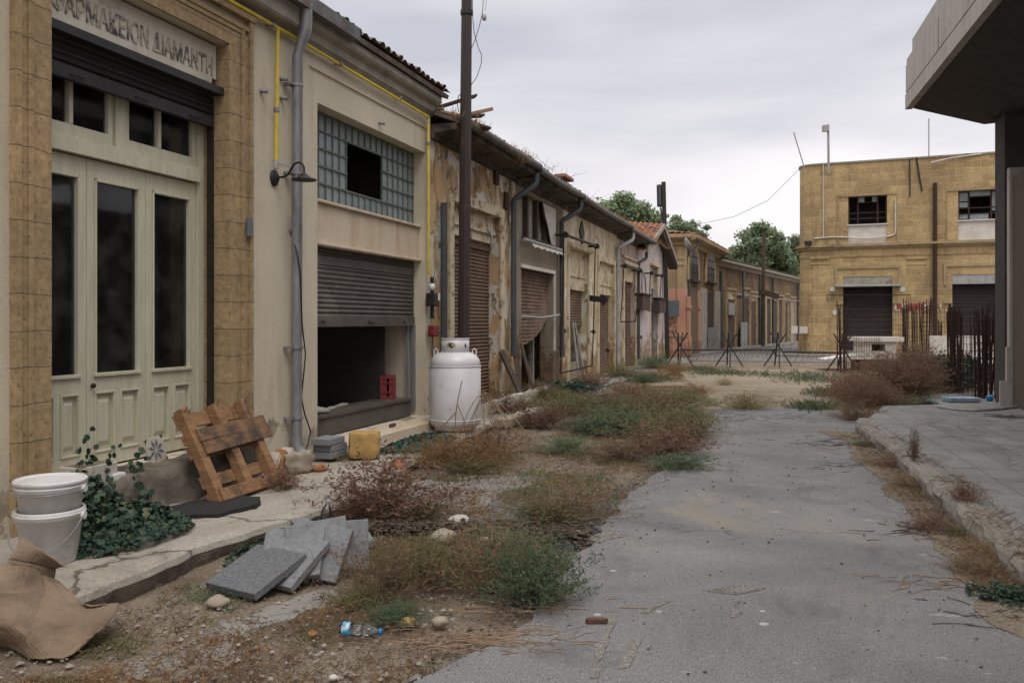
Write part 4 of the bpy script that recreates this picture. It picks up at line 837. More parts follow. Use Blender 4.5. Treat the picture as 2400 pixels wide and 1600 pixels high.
# ------------------------------------------------------------------ two storey stone building
def stone_building():
    F=F1; T=8.34; B=thing('stone_building','two storey yellow limestone building with two upper windows and dark ground floor shutters','building',F.p(3,0,0))
    # rounded corner: facade outline in plan, openings cut on the straight part
    Rr=.7; L=16
    wA=(F.S(1988),F.S(2079)); wB=(F.S(2246),F.S(2350)); zA=(F.Z(2030,570),F.Z(2030,459)); dA=(F.S(1976),F.S(2092)); dB=(F.S(2232),F.S(2348)); zd=F.Z(2030,671)
    zs=F.Z(2030,525)
    w=MB(); wall(w,F,Rr,L,-.1,T,[(wA[0],wA[1],zA[0],zA[1]),(wB[0],wB[1],zA[0],zA[1]),(dA[0],dA[1],.05,zd+.42),(dB[0],dB[1],.05,zd+.42)],t=.45)
    vs=[];fs=[]; cx=F.p(Rr,-Rr,0); n=8; ang0=math.atan2(F.n.y,F.n.x)
    for i in range(n+1):
        t=ang0-math.pi/2*i/n; q=cx+Vector((math.cos(t),math.sin(t),0))*Rr; vs+=[q+Vector((0,0,-.1)),q+Vector((0,0,T))]
    q=F.p(0,-10,0); vs+=[q+Vector((0,0,-.1)),q+Vector((0,0,T))]; q=F.p(L,-10,0); vs+=[q+Vector((0,0,-.1)),q+Vector((0,0,T))]; q=F.p(L,-.46,0); vs+=[q+Vector((0,0,-.1)),q+Vector((0,0,T))]
    for i in range(n+3): fs.append((2*i,2*i+1,2*i+3,2*i+2))
    w.add(vs,fs,False); w.box(F,.3,L-.1,-9.8,-.46,T-.3,T-.05); w.build('wall',m_stone,B)
    w=MB()
    def curve_band(o,z0,z1,mat,name,a1=L):
        m=MB(); V=[];f=[]
        path=[F.p(0-o,-9,0)]+[cx+Vector((math.cos(ang0-math.pi/2*i/n),math.sin(ang0-math.pi/2*i/n),0))*(Rr+o) for i in range(n,-1,-1)]+[F.p(a1,o,0)]
        inn=[F.p(.2,-9,0)]+[cx+Vector((math.cos(ang0-math.pi/2*i/n),math.sin(ang0-math.pi/2*i/n),0))*(Rr-.2) for i in range(n,-1,-1)]+[F.p(a1,-.2,0)]
        for p,q in zip(path,inn): V+=[p+Vector((0,0,z0)),p+Vector((0,0,z1)),q+Vector((0,0,z1)),q+Vector((0,0,z0))]
        for i in range(len(path)-1):
            for k in range(4): f.append((4*i+k,4*i+(k+1)%4,4*i+4+(k+1)%4,4*i+4+k))
        m.add(V,f,False); return m.build(name,mat,B)
    zc=F.Z(1990,578); curve_band(.10,zc-.10,zc+.0,m_ston2,'string_course'); curve_band(.20,zc+.002,zc+.10,m_ston2,'string_course'); curve_band(.03,zc-.45,zc-.38,m_ston2,'moulding')
    curve_band(.05,T+.002,T+.07,m_conc,'coping'); curve_band(.06,-.06,.85,m_stone,'plinth',a1=dA[0]-.3); 
    for k,(a0,a1) in enumerate((wA,wB)):
        q=MB(); q.box(F,a0-.0,a1+.0,-.25,-.05,zA[0],zs-.05); q.build('spandrel_panel',m_white,B)
        q=MB(); q.box(F,a0-.05,a1+.05,-.25,.03,zs-.05,zs); q.box(F,a0-.5,a1+.4,.0,.18,zA[0]-.14,zA[0]-.03); q.build('sill',m_white,B)
        q=MB(); q.box(F,a0-.45,a1+.40,-.0,.035,zA[1]+.004,zA[1]+.1); q.box(F,a0-.45,a0-.40,0.0,.03,zA[0],zA[1]); q.box(F,a1+.36,a1+.40,0.0,.03,zA[0],zA[1]); q.build('window_surround',m_ston2,B)
        W_=a1-a0; q=MB()
        for f in (0,.25,.76,1): q.box(F,a0+W_*f-.03+(.03 if f==0 else 0)-(.03 if f==1 else 0),a0+W_*f+.03+(.03 if f==0 else 0)-(.03 if f==1 else 0),-.24,-.19,zs,zA[1])
        for f in (.22,.42): q.box(F,a0+.06,a1-.06,-.235,-.195,zs+(zA[1]-zs)*f-.02,zs+(zA[1]-zs)*f+.02)
        q.box(F,a0+W_*.25,a0+W_*.76,-.235,-.195,zs+(zA[1]-zs)*.78,zs+(zA[1]-zs)*.80)
        wo=q.build('window',m_rust,B); g=MB()
        for (x0,x1,y0,y1) in (((.26,.42,.80,.98),(.62,.75,.80,.98)) if k==0 else ((.02,.24,.05,.2),(.02,.24,.45,.62),(.02,.24,.66,.95),(.26,.75,.82,.98),(.28,.7,.02,.2),(.77,.98,.3,.95))):
            g.box(F,a0+W_*x0,a0+W_*x1,-.225,-.215,zs+(zA[1]-zs)*y0,zs+(zA[1]-zs)*y1)
        g.build('pane',m_gpane,wo)
        q=MB(); q.box(F,a0,a1,-1.5,-1.45,zA[0]-.3,zA[1]+.3); q.build('unlit_room_backing',m_void,B)  # dark sheet behind the window, painted as an unlit room
    for k,(a0,a1) in enumerate((dA,dB)):
        q=MB(); q.box(F,a0,a1,-.30,-.02,zd+.04,zd+.41); q.build('lintel',m_pvcl if k else m_conc,B)
        q=MB(); q.box(F,a0-.32,a1+.32,0,.05,zd+.76,zd+.86); q.box(F,a0-.32,a0-.22,0,.05,zd+.0,zd+.758); q.box(F,a1+.22,a1+.32,0,.05,zd+.0,zd+.758); q.box(F,a0-.3,a0-.0,0,.09,zd-.75,zd-.66); q.box(F,a1,a1+.3,0,.09,zd-.75,zd-.66); q.build('door_surround',m_ston2,B)
        if k==0: q=MB(); q.box(F,a0-.33,a1+.33,0,.30,zd-.02,zd+.06); q.build('awning_slab',m_pvcl,B,bevel=.02)
        q=MB(); shutter(q,F,a0+.01,a1-.01,.3,zd+.03,-.28,.09,.015); q.build('roller_shutter',basic('dark_brown_shutter',(.030,.021,.020),(.018,.014,.014),2,.75,c3=(.16,.07,.035),s3=1.3,lo3=.64,hi3=.7) if k==0 else bpy.data.materials['dark_brown_shutter'],B)
        q=MB(); q.box(F,a0,a1,-.4,.25,.03,.28); q.build('step',m_cpat,B)
    for u in (1922,2148):
        a=F.S(u); z=F.Z(u,606); q=MB(); q.box(F,a-.38,a+.38,0,.07,z-.02,z+.10); q.box(F,a-.36,a+.36,0,.04,z-.26,z-.18); q.box(F,a-.3,a+.3,0,.015,.9,z-.26); q.build('pilaster',m_stone,B)
    a=F.S(2191); q=MB(); q.tube([F.p(a,.12,F.Z(2191,430)),F.p(a,.12,.2)],.085,8); q.build('drainpipe',m_rust,B)
    q=MB(); P=lambda x,y,o=.04:(lambda s:F.p(s[0],o,s[1]))(F.pix(1840+x*.2423,340+y*.2423))
    q.tube([P(370,185),P(370,900)],.022,6); q.tube([P(280,905),P(450,890),P(600,893),P(760,905),P(900,895),P(1020,880),P(1060,862),P(1068,830),P(1068,520)],.03,6); q.build('white_conduit',m_white,B)
    q=MB(); q.tube([P(1205,140),P(1208,500)],.022,6); q.tube([P(1270,120),P(1300,320),P(1325,450)],.03,6); q.build('black_cable',m_blk,B)
    q=MB(); q.tube([P(1410,178,.2),P(1600,130,.1),P(1900,88,.05)],.03,6); q.build('white_conduit',m_white,B)
    q=MB(); q.tube([P(410,1500,.12),P(410,1450,.12),P(1215,1450,.12),P(1215,1600,.12)],.022,6); q.build('rusty_bracket',m_rust,B)
    for x,y in ((458,1395),(1138,1395),(485,1620)):
        q=MB(); c=P(x,y,0); q.tube([c,c+F.n*.04],.11,14); q.build('disc_plate',m_white,B)
    q=MB(); c=P(150,950,0); q.box(F,F.S(1872)+.25,F.S(1872)+.55,0.02,.3,zc+.12,zc+.28); q.build('floodlight',m_blk,B)
    q=MB(); a=F.S(1884); q.box(F,a-.16,a+.16,0,.2,F.Z(1884,781),F.Z(1884,765)); q.box(F,a-.5,a-.25,0,.18,F.Z(1884,781),F.Z(1884,764)); q.build('meter_box',m_white,B)
    # red and white lettered strip beside the doorway
    q=MB(); a0,z=F.pix(2093,727); a1,_=F.pix(2196,727); q.box(F,a0,a1,.004,.03,z-.04,z+.30); so=q.build('sign_strip',basic('flaking_red_sign',(.30,.055,.035),(.34,.22,.12),5,.8,lo=.47,hi=.55,sv=(1,1,1)),B)
    text('LE',F.p(a0+.03,.04,z-.02),F,.42,.50,m_white,so,'lettering'); text('IS',F.p(a0+1.05,.033,z+.02),F,.34,.30,m_white,so,'lettering'); text('I',F.p(a0+1.72,.033,z+.02),F,.34,.07,m_white,so,'lettering')
stone_building()
# ------------------------------------------------------------------ modern building on the right
def modern_building():
    F=FR; B=thing('modern_building','modern concrete building with a deep cantilevered balcony on the right','building',F.p(1,-1,0))
    # F.n points left to the street, s grows towards the camera; column face line is o=0
    zt=4.98; s1=16
    Cs=(-.02,.42)
    for a in (0,5.2,10.4):
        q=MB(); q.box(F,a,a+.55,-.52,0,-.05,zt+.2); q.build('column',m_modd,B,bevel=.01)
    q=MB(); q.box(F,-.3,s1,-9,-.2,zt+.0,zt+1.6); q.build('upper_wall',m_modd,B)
    # cantilevered balcony: parapet, tapering bracket slab, recessed soffit joint
    o1=1.36
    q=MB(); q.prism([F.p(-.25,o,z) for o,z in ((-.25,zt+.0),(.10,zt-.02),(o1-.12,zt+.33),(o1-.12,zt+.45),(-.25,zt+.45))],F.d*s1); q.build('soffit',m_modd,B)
    q=MB(); q.box(F,-.35,s1,o1-.115,o1,zt+.34,zt+.60); q.box(F,-.33,s1,o1-.20,o1-.135,zt+.6,zt+1.5); q.build('fascia',m_mod,B)
    q=MB(); q.box(F,-.35,s1,o1-.13,o1-.01,zt+.635,zt+1.12); q.build('parapet',m_mod,B)
    q=MB(); q.box(F,-.35,s1,o1-.14,o1-.025,zt+1.145,zt+1.24); q.build('coping',m_mod,B)
    for a in (2.2,4.7,7.2): q=MB(); q.box(F,a,a+.012,o1-.012,o1-.006,zt+.64,zt+1.11); q.build('panel_joint',m_modd,B)
    q=MB(); q.box(F,-.2,s1,o1-.20,o1-.09,zt+1.26,zt+1.55); q.build('planter_edge',m_mod,B)
    q=MB(); q.box(F,-.3,s1,-.25,o1-.14,zt+.46,zt+.60); q.build('balcony_slab',m_modd,B)
    # side pier and brown walled bay set back from the pavement
    q=MB(); a,z=F.pix(2363,950,-.1)
    q.box(F,.75,.90,-.6,.02,.1,4.0); q.box(F,.85,.90,.022,.16,.12,.55); q.box(F,.80,.9,.022,.06,.55,1.1); q.build('pier',m_mod,B)
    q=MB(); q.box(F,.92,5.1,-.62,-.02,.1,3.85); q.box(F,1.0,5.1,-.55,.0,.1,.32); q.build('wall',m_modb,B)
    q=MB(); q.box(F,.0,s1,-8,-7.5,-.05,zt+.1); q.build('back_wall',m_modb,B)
    q=MB(); q.tube([F.p(8,-2.5,zt-.06),F.p(4,-1.4,zt-.06),F.p(1.2,-.6,zt-.06)],.02,6); q.build('cable',m_blk,B)
modern_building()
# ------------------------------------------------------------------ pipes, lamp, poles, wires
def single(mb,name,mat,label,cat,group=None,loc=None,bevel=0,kind=None):
    v=mb.v; z=min(p.z for p in v); c=sum(v,Vector())/len(v)
    o=mb.build(name,mat,loc=loc or (c.x,c.y,z),bevel=bevel); return setp(o,label,cat,group,kind)
def obox(mb,O,X,Y,Z,x0,x1,y0,y1,z0,z1):
    P=lambda a,b,c:O+X*a+Y*b+Z*c
    return mb.add([P(x0,y0,z0),P(x1,y0,z0),P(x1,y1,z0),P(x0,y1,z0),P(x0,y0,z1),P(x1,y0,z1),P(x1,y1,z1),P(x0,y1,z1)],[(0,1,2,3),(4,7,6,5),(0,4,5,1),(1,5,6,2),(2,6,7,3),(3,7,4,0)])
def pw(F,u,v,o): s,z=F.pix(u,v,o); return F.p(s,o,z)
def wall_fittings():
    F=F0; T=thing('gas_pipe','yellow gas pipe running under the eave and down the cream wall','pipe',F.p(9,0,4.2))
    z=4.34; a1=F.S(1004,.06); q=MB(); q.tube([F.p(5,.06,z),F.p(7,.06,z-.004),F.p(9,.06,z+.004),F.p(a1,.06,z-.03),F.p(a1,.06,z-.06),F.p(a1,.06,2.35),F.p(a1+.02,.07,2.15)],.019,8); q.build('pipe_run',m_yel,T)
    a=F.S(651,.06); q=MB(); q.tube([F.p(a,.06,z),F.p(a-.03,.06,3.06)],.019,8); q.build('pipe_branch',m_yel,T)
    q=MB()
    for s,zz in ((7.6,z),(8.6,z),(9.9,z),(11.4,z)): q.tube([F.p(s-.02,.06,zz),F.p(s+.02,.06,zz)],.03,8); q.box(F,s-.012,s+.012,0,.05,zz-.01,zz+.01)
    for s,zz in ((a-.02,3.55),(a1,3.95)): q.tube([F.p(s,.06,zz-.02),F.p(s,.06,zz+.02)],.03,8)
    q.build('pipe_clip',m_galv,T)
    q=MB(); q.tube([F.p(a-.03,.06,3.06),F.p(a-.03,.06,2.98)],.024,8); q.beam(F.p(a-.03,.09,3.03),F.p(a+.10,.13,3.02),.015,.02); q.build('tap',m_pvcl,T)
    T=thing('gas_regulator','black gas regulator with small gauge and red valve at the wall corner','gas valve',F.p(a1,.1,1.6))
    q=MB(); c=F.p(a1+.03,.10,1.98); q.lathe(c,[(0,.035),(.05,.03),(.055,-.02),(0,-.02)],16,M=Matrix.Rotation(math.atan2(F.n.y,F.n.x),3,'Z')@Matrix.Rotation(R(90),3,'Y')); q.build('gauge',m_plast,T)
    q=MB(); q.box(F,a1-.02,a1+.16,.03,.16,1.72,1.90); q.tube([F.p(a1+.06,.09,1.55),F.p(a1+.06,.09,2.12)],.028,8); q.build('regulator_body',m_blk,T,bevel=.015)
    q=MB(); q.box(F,a1+.02,a1+.18,.04,.15,1.30,1.46); q.tube([F.p(a1+.0,.1,1.36),F.p(a1+.26,.1,1.36)],.03,8); q.build('valve',m_red,T,bevel=.02)
    q=MB(); q.box(F,a1+.10,a1+.15,.161,.17,1.80,1.90); q.build('tag',m_plast,T)
    q=MB(); q.tube([F.p(a1+.08,.09,1.3),F.p(a1+.05,.1,.9),F.p(a1-.05,.16,.72),F.p(a1-.02,.3,.70),F.p(a1+.1,.40,.82),Vector((-.95,11.0,1.0))],.012,6); q.build('hose',m_grey,T)
    a=8.72; T=thing('wall_lamp','dark green gooseneck wall lamp with shallow disc shade beside the zinc drainpipe','lamp',F.p(a,0,2.7))
    rot=Matrix.Rotation(math.atan2(F.n.y,F.n.x),3,'Z')@Matrix.Rotation(R(90),3,'Y')
    q=MB(); q.lathe(F.p(a,0,2.90),[(0,.05),(.03,.05),(.05,.025),(.062,.02),(.062,0)],20,M=rot@Matrix.Diagonal((1.3,1,1))); q.build('wall_plate',m_blk,T)
    q=MB(); q.tube([F.p(a,.02,2.90),F.p(a,.12,2.905),F.p(a,.17,2.93),F.p(a,.205,2.99),F.p(a,.235,3.025),F.p(a,.28,3.035),F.p(a,.32,3.02),F.p(a,.34,2.98),F.p(a,.34,2.92)],.011,8); q.build('arm',m_blk,T)
    q=MB(); q.lathe(F.p(a,.34,2.86),[(.010,.075),(.03,.06),(.035,.045),(.06,.038),(.065,.026),(.115,.012),(.12,.003),(.118,0),(.06,.02),(0,.03)],28); q.build('shade',m_blk,T)
    q=MB(); pts=[pw(F,*p) for p in ((681,545,.02),(686,560,.06),(696,590,.14),(704,640,.15),(706,700,.15),(708,760,.15),(716,830,.10),(712,875,.08),(706,930,.08),(714,970,.07),(728,1010,.05),(722,1040,.05),(712,1068,.06))]
    single(q.tube(pts,.008,6),'power_cable',m_blk,'loose black cable dangling down the wall beside the zinc drainpipe','cable')
    q=MB(); q.box(F,*(lambda s:(s-.03,s+.03))(F.S(681)),.002,.03,2.42,2.56); single(q,'cable_bracket',m_pvcl,'small metal bracket holding the loose black cable to the wall','bracket')
wall_fittings()
def poles():
    q=MB(); b=Vector((-.676,11.75,.0)); t=Vector((-.60,11.72,8.4)); q.tube([b,b.lerp(t,.5),t],[.083,.079,.062],8,smooth=False)
    T=thing('utility_pole','tall brown painted steel pole standing behind the white gas tank','pole',b); q.build('shaft',m_pole,T)
    q=MB()
    for z in (5.75,6.6): q.tube([b.lerp(t,z/8.4)+Vector((0,0,-.03)),b.lerp(t,z/8.4)+Vector((0,0,.03))],.088,10)
    q.build('collar',m_blk,T)
    Q=lambda u,v,y=11.7:Vector(((u-1200)/2000*y,y,1.5-(v-755)/2000*y))
    T=thing('overhead_wire','thin black wires with a small grey insulator hanging beside the steel pole','wire',Q(1120,200))
    q=MB(); q.tube([Q(1099,128),Q(1113,95),Q(1124,60),Q(1131,30),Q(1136,-60)],.005,5); q.tube([Q(1100,206),Q(1118,180),Q(1128,150),Q(1129,130),Q(1120,110),Q(1111,75),Q(1108,40),Q(1107,-40)],.005,5); q.tube([Q(1075,262),Q(1071,240),Q(1075,225),Q(1082,220)],.006,5); q.build('cable',m_blk,T)
    q=MB(); q.lathe(Q(1135,42),[(0,-.04),(.025,-.035),(.033,0),(.028,.04),(0,.055)],12); q.tube([Q(1138,26),Q(1141,-20)],.004,5); q.build('insulator',m_pvcl,T)
    b=Vector((6.1,33.5,0)); 
    T=thing('lattice_pole','black steel pole with a perforated plate top at the corner of the gabled house','pole',b)
    q=MB(); t=Vector(((1555-1200)/2000*33.5,33.5,7)); q.beam(b,t,.15,.15); q.build('shaft',m_blk,T)
    q=MB(); c=b.lerp(t,.80); d=(t-b); q.beam(b+d*.87-Vector((.17,0,0)),b+d*.985-Vector((.17,0,0)),.14,.1)
    for k in range(9): p=b+d*(.87+.013*k); q.beam(p-Vector((.27,0,0)),p-Vector((.06,0,0)),.03,.14)
    q.build('perforated_plate',m_grey,T)
    q=MB(); p=b+d*.72; q.beam(p,b+d*.87-Vector((.15,0,0)),.04,.04); q.build('strut',m_blk,T)
    q=MB(); p=Vector((6.75,33.2,4.45)); q.lathe(p,[(.0,.0),(.28,.12),(.30,.16),(.0,.2)],16,M=Matrix.Rotation(R(60),3,'Y')); o=single(q,'street_floodlight',m_pvcl,'pale grey floodlight dish fixed behind the gable of the lilac house','floodlight')
    q=MB(); y=50; b=Vector(((1788-1200)/2000*y,y,0)); q.tube([b,b+Vector((.05,0,8.2-1.4))],[.13,.09],8); q.beam(b+Vector((-.1,0,3.3)),b+Vector((.9,0,3.0)),.3,.3); single(q,'timber_pole',m_woodd,'dark timber pole standing in the far curving street','pole')
    q=MB(); y=35
    L=lambda u,v,yy=y:Vector(((u-1200)/2000*yy,yy,1.5-(v-755)/2000*yy))
    q.tube([L(1640,525,60),L(1720,508,50),L(1800,470,42),L(1872,398,36.5)],.012,4); single(q,'overhead_wire',m_blk,'thin overhead wire sagging from the stone building towards the far street','wire')
    for (u0,v0,u1,v1,r,box,lab) in ((1941,292,1942,384,.05,1,'pale mast with a small square box aerial on the stone roof'),(2177,278,2177,372,.022,0,'thin vertical whip aerial on the stone building roof'),(1860,310,1883,386,.022,0,'thin leaning aerial at the rounded corner of the stone roof')):
        q=MB(); yy=36.5; q.tube([L(u1,v1,yy)-Vector((0,0,.4)),L(u1,v1,yy),L(u0,v0,yy)],r,6); 
        if box: c=L(1936,302,yy); q.box(IDF,c.x-.14,c.x+.1,c.y-.1,c.y+.1,c.z-.12,c.z+.14)
        single(q,'roof_aerial',m_pvcl if box else m_galv,lab,'aerial','aerials on the stone building roof')
poles()
def row_extras():
    F=F0
    def rack(u0,v0,u1,v1,o,label,drop):
        T=thing('awning_rack',label,'awning frame',pw(F,u0,v0,o)); q=MB(); a=pw(F,u0,v0,o); b=pw(F,u1,v1,o); q.tube([a,b],.035,8); q.build('rail',m_blk,T)
        q=MB()
        for p,k in ((a,0),(b,1)): q.tube([p,p-F.n*o],.03,6); q.tube([p-F.d*.03,p+F.d*.05],.07,8)
        q.build('bracket',m_blk,T)
        for p in (a,b):
            q=MB(); q.tube([p-F.n*.03,p-F.n*(o*.3)-Vector((0,0,drop*.6)),p-F.n*(o*.5)-Vector((0,0,drop))],.016,6); q.build('rod',m_rust,T)
        q=MB(); q.tube([a-F.n*(o*.5)-Vector((0,0,drop)),b-F.n*(o*.5)-Vector((0,0,drop))],.022,6); q.build('lower_bar',m_rust,T)
        return T
    rack(1325,550,1398,577,.22,'black iron awning rack spanning the first narrow shutter of the yellow house',2.95)
    rack(1465,623,1500,634,.28,'thin black awning rack over the rusty shutter of the lilac house',1.6)
    rack(1527,640,1552,646,.25,'small awning rack above the door of the gabled house',1.3)
    c=pw(F,1403,701,.5); q=MB(); s,z=F.pix(1381,697,.1)
    a=pw(F,1381,700,.08); b=pw(F,1381,700,.08)+F.n*.75
    X=F.n; Z=Vector((0,0,1)); Y=F.d
    q=MB(); q.prism([a+X*x+Z*y for x,y in ((0,-.06),(.30,-.09),(.31,-.17),(.37,-.15),(.40,-.11),(.48,-.03),(.40,.07),(.36,.10),(.31,.09),(.30,.05),(0,.09))],Y*.05); single(q,'arrow_sign',m_blk,'black arrow shaped sign projecting between the two yellow house shutters','sign')
    for (u0,u1,v0,v1,lab) in ((1504,1523,690,725,'larger rusty cabinet hung on the pale gabled house'),(1544,1559,700,732,'smaller rusty cabinet hung beside the black corner pole')):
        a0,zb=F.pix(u0,v1,.22); a1,_=F.pix(u1,v1,.22); _,zt=F.pix(u0,v0,.22); T=thing('wall_cabinet',lab,'cabinet',F.p(a0,0,zb),'rusty cabinets on the gabled house'); q=MB(); q.box(F,a0,a1,.01,.25,zb,zt); q.build('cabinet_body',m_boxd,T,bevel=.01); q=MB(); q.box(F,a0-.04,a1+.04,.0,.30,zt,zt+.05); q.build('lid',m_rust,T)
    for lab,u,v in (('small black insulator bracket beside the first yellow house shutter',1391,777),('small black bracket under the arrow sign on second shutter jamb',1425,820),('small black hook at the foot of the lilac house pipe',1501,790),('black clamp low on the dark downpipe of the yellow house',1322,775)):
        q=MB(); p=pw(F,u,v,.1); q.lathe(p,[(0,-.06),(.03,-.05),(.055,0),(.025,.05),(0,.06)],8); q.tube([p,p-F.n*.1],.02,6); single(q,'wall_bracket',m_blk,lab,'bracket')
    q=MB(); F2=FPA; s0,z0=F2.pix(1566,742,.3); s1,z1=F2.pix(1592,704,.3); q.box(F2,s0,s1,.25,.31,z0,z1); single(q,'notice_board',m_sign,'grey blue blank notice board in front of the pink wall','notice board')
    q=MB(); s0,z0=F2.pix(1566,775,.1); s1,z1=F2.pix(1586,744,.1); q.box(F2,s0,s1,.02,.05,z0,z1); single(q,'torn_poster',basic('torn_poster_paper',(.45,.36,.26),(.36,.12,.06),7,.9,lo=.45,hi=.55),'torn faded poster below the blank notice board','poster')
row_extras()
# ------------------------------------------------------------------ gas tank
def gas_tank():
    c=Vector((-.738,11.1,.12)); T=thing('gas_tank','large white upright gas tank in front of the brown pole','gas tank',c); r=.333
    q=MB(); q.lathe(c,[(0,.06),(r-.02,.05),(r,.10),(r,.80),(r-.006,.806),(r-.006,.812),(r,.82),(r-.02,.90),(r-.06,.955),(r-.13,.99),(.1,1.005),(0,1.008)],48); q.build('vessel',m_tank,T)
    q=MB(); q.lathe(c,[(.26,0),(.275,0),(.275,.08),(.26,.09)],40); q.build('foot_ring',m_tank,T)
    for z in (.125,.815):
        q=MB(); q.lathe(c,[(r,z-.009),(r+.006,z-.005),(r+.006,z+.005),(r,z+.009)],48); q.build('weld_seam',m_tank,T)
    q=MB(); vs=[];fs=[]; n=60; rr=.182
    for i in range(n+1):
        a=2*math.pi*i/n; side=abs(((a-R(335)+math.pi)%(2*math.pi))-math.pi)<.30 or abs(((a-R(155)+math.pi)%(2*math.pi))-math.pi)<.30
        zt=1.165; 
        vs+=[c+Vector((math.cos(a)*x,math.sin(a)*x,z)) for x,z in ((rr,.985),(rr,zt),(rr-.006,zt),(rr-.006,.985))]
    for i in range(n):
        for k in range(4): fs.append((4*i+k,4*i+4+k,4*i+4+(k+1)%4,4*i+(k+1)%4))
    q.add(vs,fs,True); q.build('collar',m_tank,T)
    q=MB(); q.lathe(c,[(rr-.002,1.16),(rr+.006,1.163),(rr+.006,1.172),(rr-.008,1.175)],40); q.build('collar_rim',m_tank,T)
    # oval handhole on the collar front with a dark and yellow mark inside
    def on_collar(pts,rad,name,mat):
        q=MB(); q.add([c+Vector((math.cos(R(270)+x/rr)*rad,math.sin(R(270)+x/rr)*rad,z)) for x,z in pts],[tuple(range(len(pts)))]); return q.build(name,mat,T)
    on_collar([(-.045+.062*math.cos(R(a)),1.085+.036*math.sin(R(a))) for a in range(0,360,20)],rr+.003,'badge',m_pvcl)
    on_collar([(-.075,1.07),(-.062,1.07),(-.062,1.09),(-.05,1.10),(-.035,1.10),(-.035,1.112),(-.06,1.112),(-.075,1.10)],rr+.006,'badge_mark',m_blk)
    on_collar([(-.035+.026*math.cos(R(a)),1.078+.026*math.sin(R(a))) for a in range(0,360,24)],rr+.006,'badge_mark',m_blk)
    on_collar([(-.045,1.085),(-.018,1.072),(-.008,1.090),(-.028,1.100)],rr+.008,'badge_mark',m_yel)
    on_collar([(.155+.014*math.cos(R(a)),1.08+.03*math.sin(R(a))) for a in range(0,360,24)],rr+.006,'handhole',m_blk)
    for sx in (-1,1):
        q=MB(); b=c+Vector((sx*.235,-.03,.96)); q.tube([b+Vector((sx*.0,0,0)),b+Vector((-.012*sx,0,.055)),b+Vector((.012*sx,0,.078)),b+Vector((.04*sx,0,.06)),b+Vector((.035*sx,0,-.02))],.009,8); q.build('lifting_lug',m_plast,T)
    q=MB(); q.tube([c+Vector((0,0,1.0)),c+Vector((0,0,1.10))],.03,10); q.build('valve',m_brick,T)
gas_tank()
# ------------------------------------------------------------------ foreground objects
def buckets():
    c=Vector((-2.665,4.92,.125))
    for k,(z,lab) in enumerate(((0,'lower white plastic bucket with black handle grip at the bottom of its stack'),(.155,'upper white plastic bucket with its lid nested in the lower one'))):
        b=c+Vector((.004*k,.0,z)); T=thing('bucket',lab,'bucket',b,'stacked white buckets')
        q=MB(); H=.315
        pr=[(0,0),(.135,0),(.140,.006),(.172,H-.06),(.187,H-.058),(.187,H-.012)] + ([(.183,H-.008),(.171,H-.01),(.168,H-.05),(.134,.01),(0,.008)] if k==0 else [(.183,H-.008),(0,H-.012)])
        q.lathe(b,pr,48); q.build('pail',m_plast,T)
        q=MB(); q.lathe(b,[(.187,H-.038),(.191,H-.036),(.191,H-.030),(.187,H-.028)],48); q.build('rim_bead',m_plast,T)
        if k:
            q=MB(); q.lathe(b,[(.188,H-.018),(.194,H-.016),(.194,H+.002),(.188,H+.008),(.180,H+.008),(.176,H-.002),(.15,H-.001),(0,H+.001)],48); q.build('lid',m_plast,T)
        q=MB(); 
        for s in (-1,1): q.tube([b+Vector((s*.18,-.0,H-.05)),b+Vector((s*.205,-.0,H-.05))],.022,10)
        q.build('handle_boss',m_plast,T)
        q=MB(); q.tube([b+Vector((.20*math.cos(R(180+i*18)),-.02+.20*math.sin(R(180+i*18))*.95,H-.05-.20*math.sin(R(i*18))*(.95 if k==0 else .05)-.0)) for i in range(11)],.0035,6); q.build('handle_wire',m_galv,T)
        if k==0:
            q=MB(); q.tube([b+Vector((.17*math.cos(R(a)),-.02+.20*math.sin(R(a))*.95,H-.05-.195*math.sin(R(a-180))*.95)) for a in (255,262,270,278,285)],.012,8); q.build('handle_grip',m_blk,T)
buckets()
def pallet():
    F=F0; O=F.p(7.0,.66,.125); X=(F.d*.985+F.n*(-.03)+Vector((0,0,.0))).normalized(); Y=(F.d*.13-F.n*.36+Vector((0,0,.64))).normalized(); Y=(Y-X*Y.dot(X)*.75).normalized(); Zn=X.cross(Y).normalized()
    if Zn.dot(F.n)<0: Zn=-Zn
    T=thing('wooden_pallet','orange brown wooden pallet leaning against the shop step','pallet',O)
    H=.80; rnd=random.Random(5)
    for x in (0,.40,.78):
        q=MB(); obox(q,O,X,Y,Zn,x,x+.095,0,H,-.05,.03); q.build('stringer',m_wood,T,bevel=.006)
    for y0,y1 in ((.02,.11),(.15,.25),(.40,.50),(.52,.60),(.66,.78)):
        q=MB(); obox(q,O,X,Y,Zn,.0,.88+rnd.uniform(-.01,.01),y0,y1,-.075,-.052); q.build('deck_board',m_wood,T,bevel=.004)
    for (x0,x1,y0,y1,sk) in ((.02,.93,.0,.10,0),(.06,1.0,.385,.49,.03),(.05,.98,.495,.60,.02)):
        q=MB(); X2=(X+Y*sk).normalized(); obox(q,O,X2,Y,Zn,x0,x1,y0,y1,.031,.053); q.build('front_board',m_wood2 if y0>.2 else m_wood,T,bevel=.004)
    q=MB()
    for x,y in ((.03,.76),(.06,.74),(.44,.77),(.83,.77)): p=O+X*x+Y*y; q.tube([p+Zn*.03,p+Zn*.07+Y*.03],.003,5)
    q.build('nail',m_rust,T)
pallet()
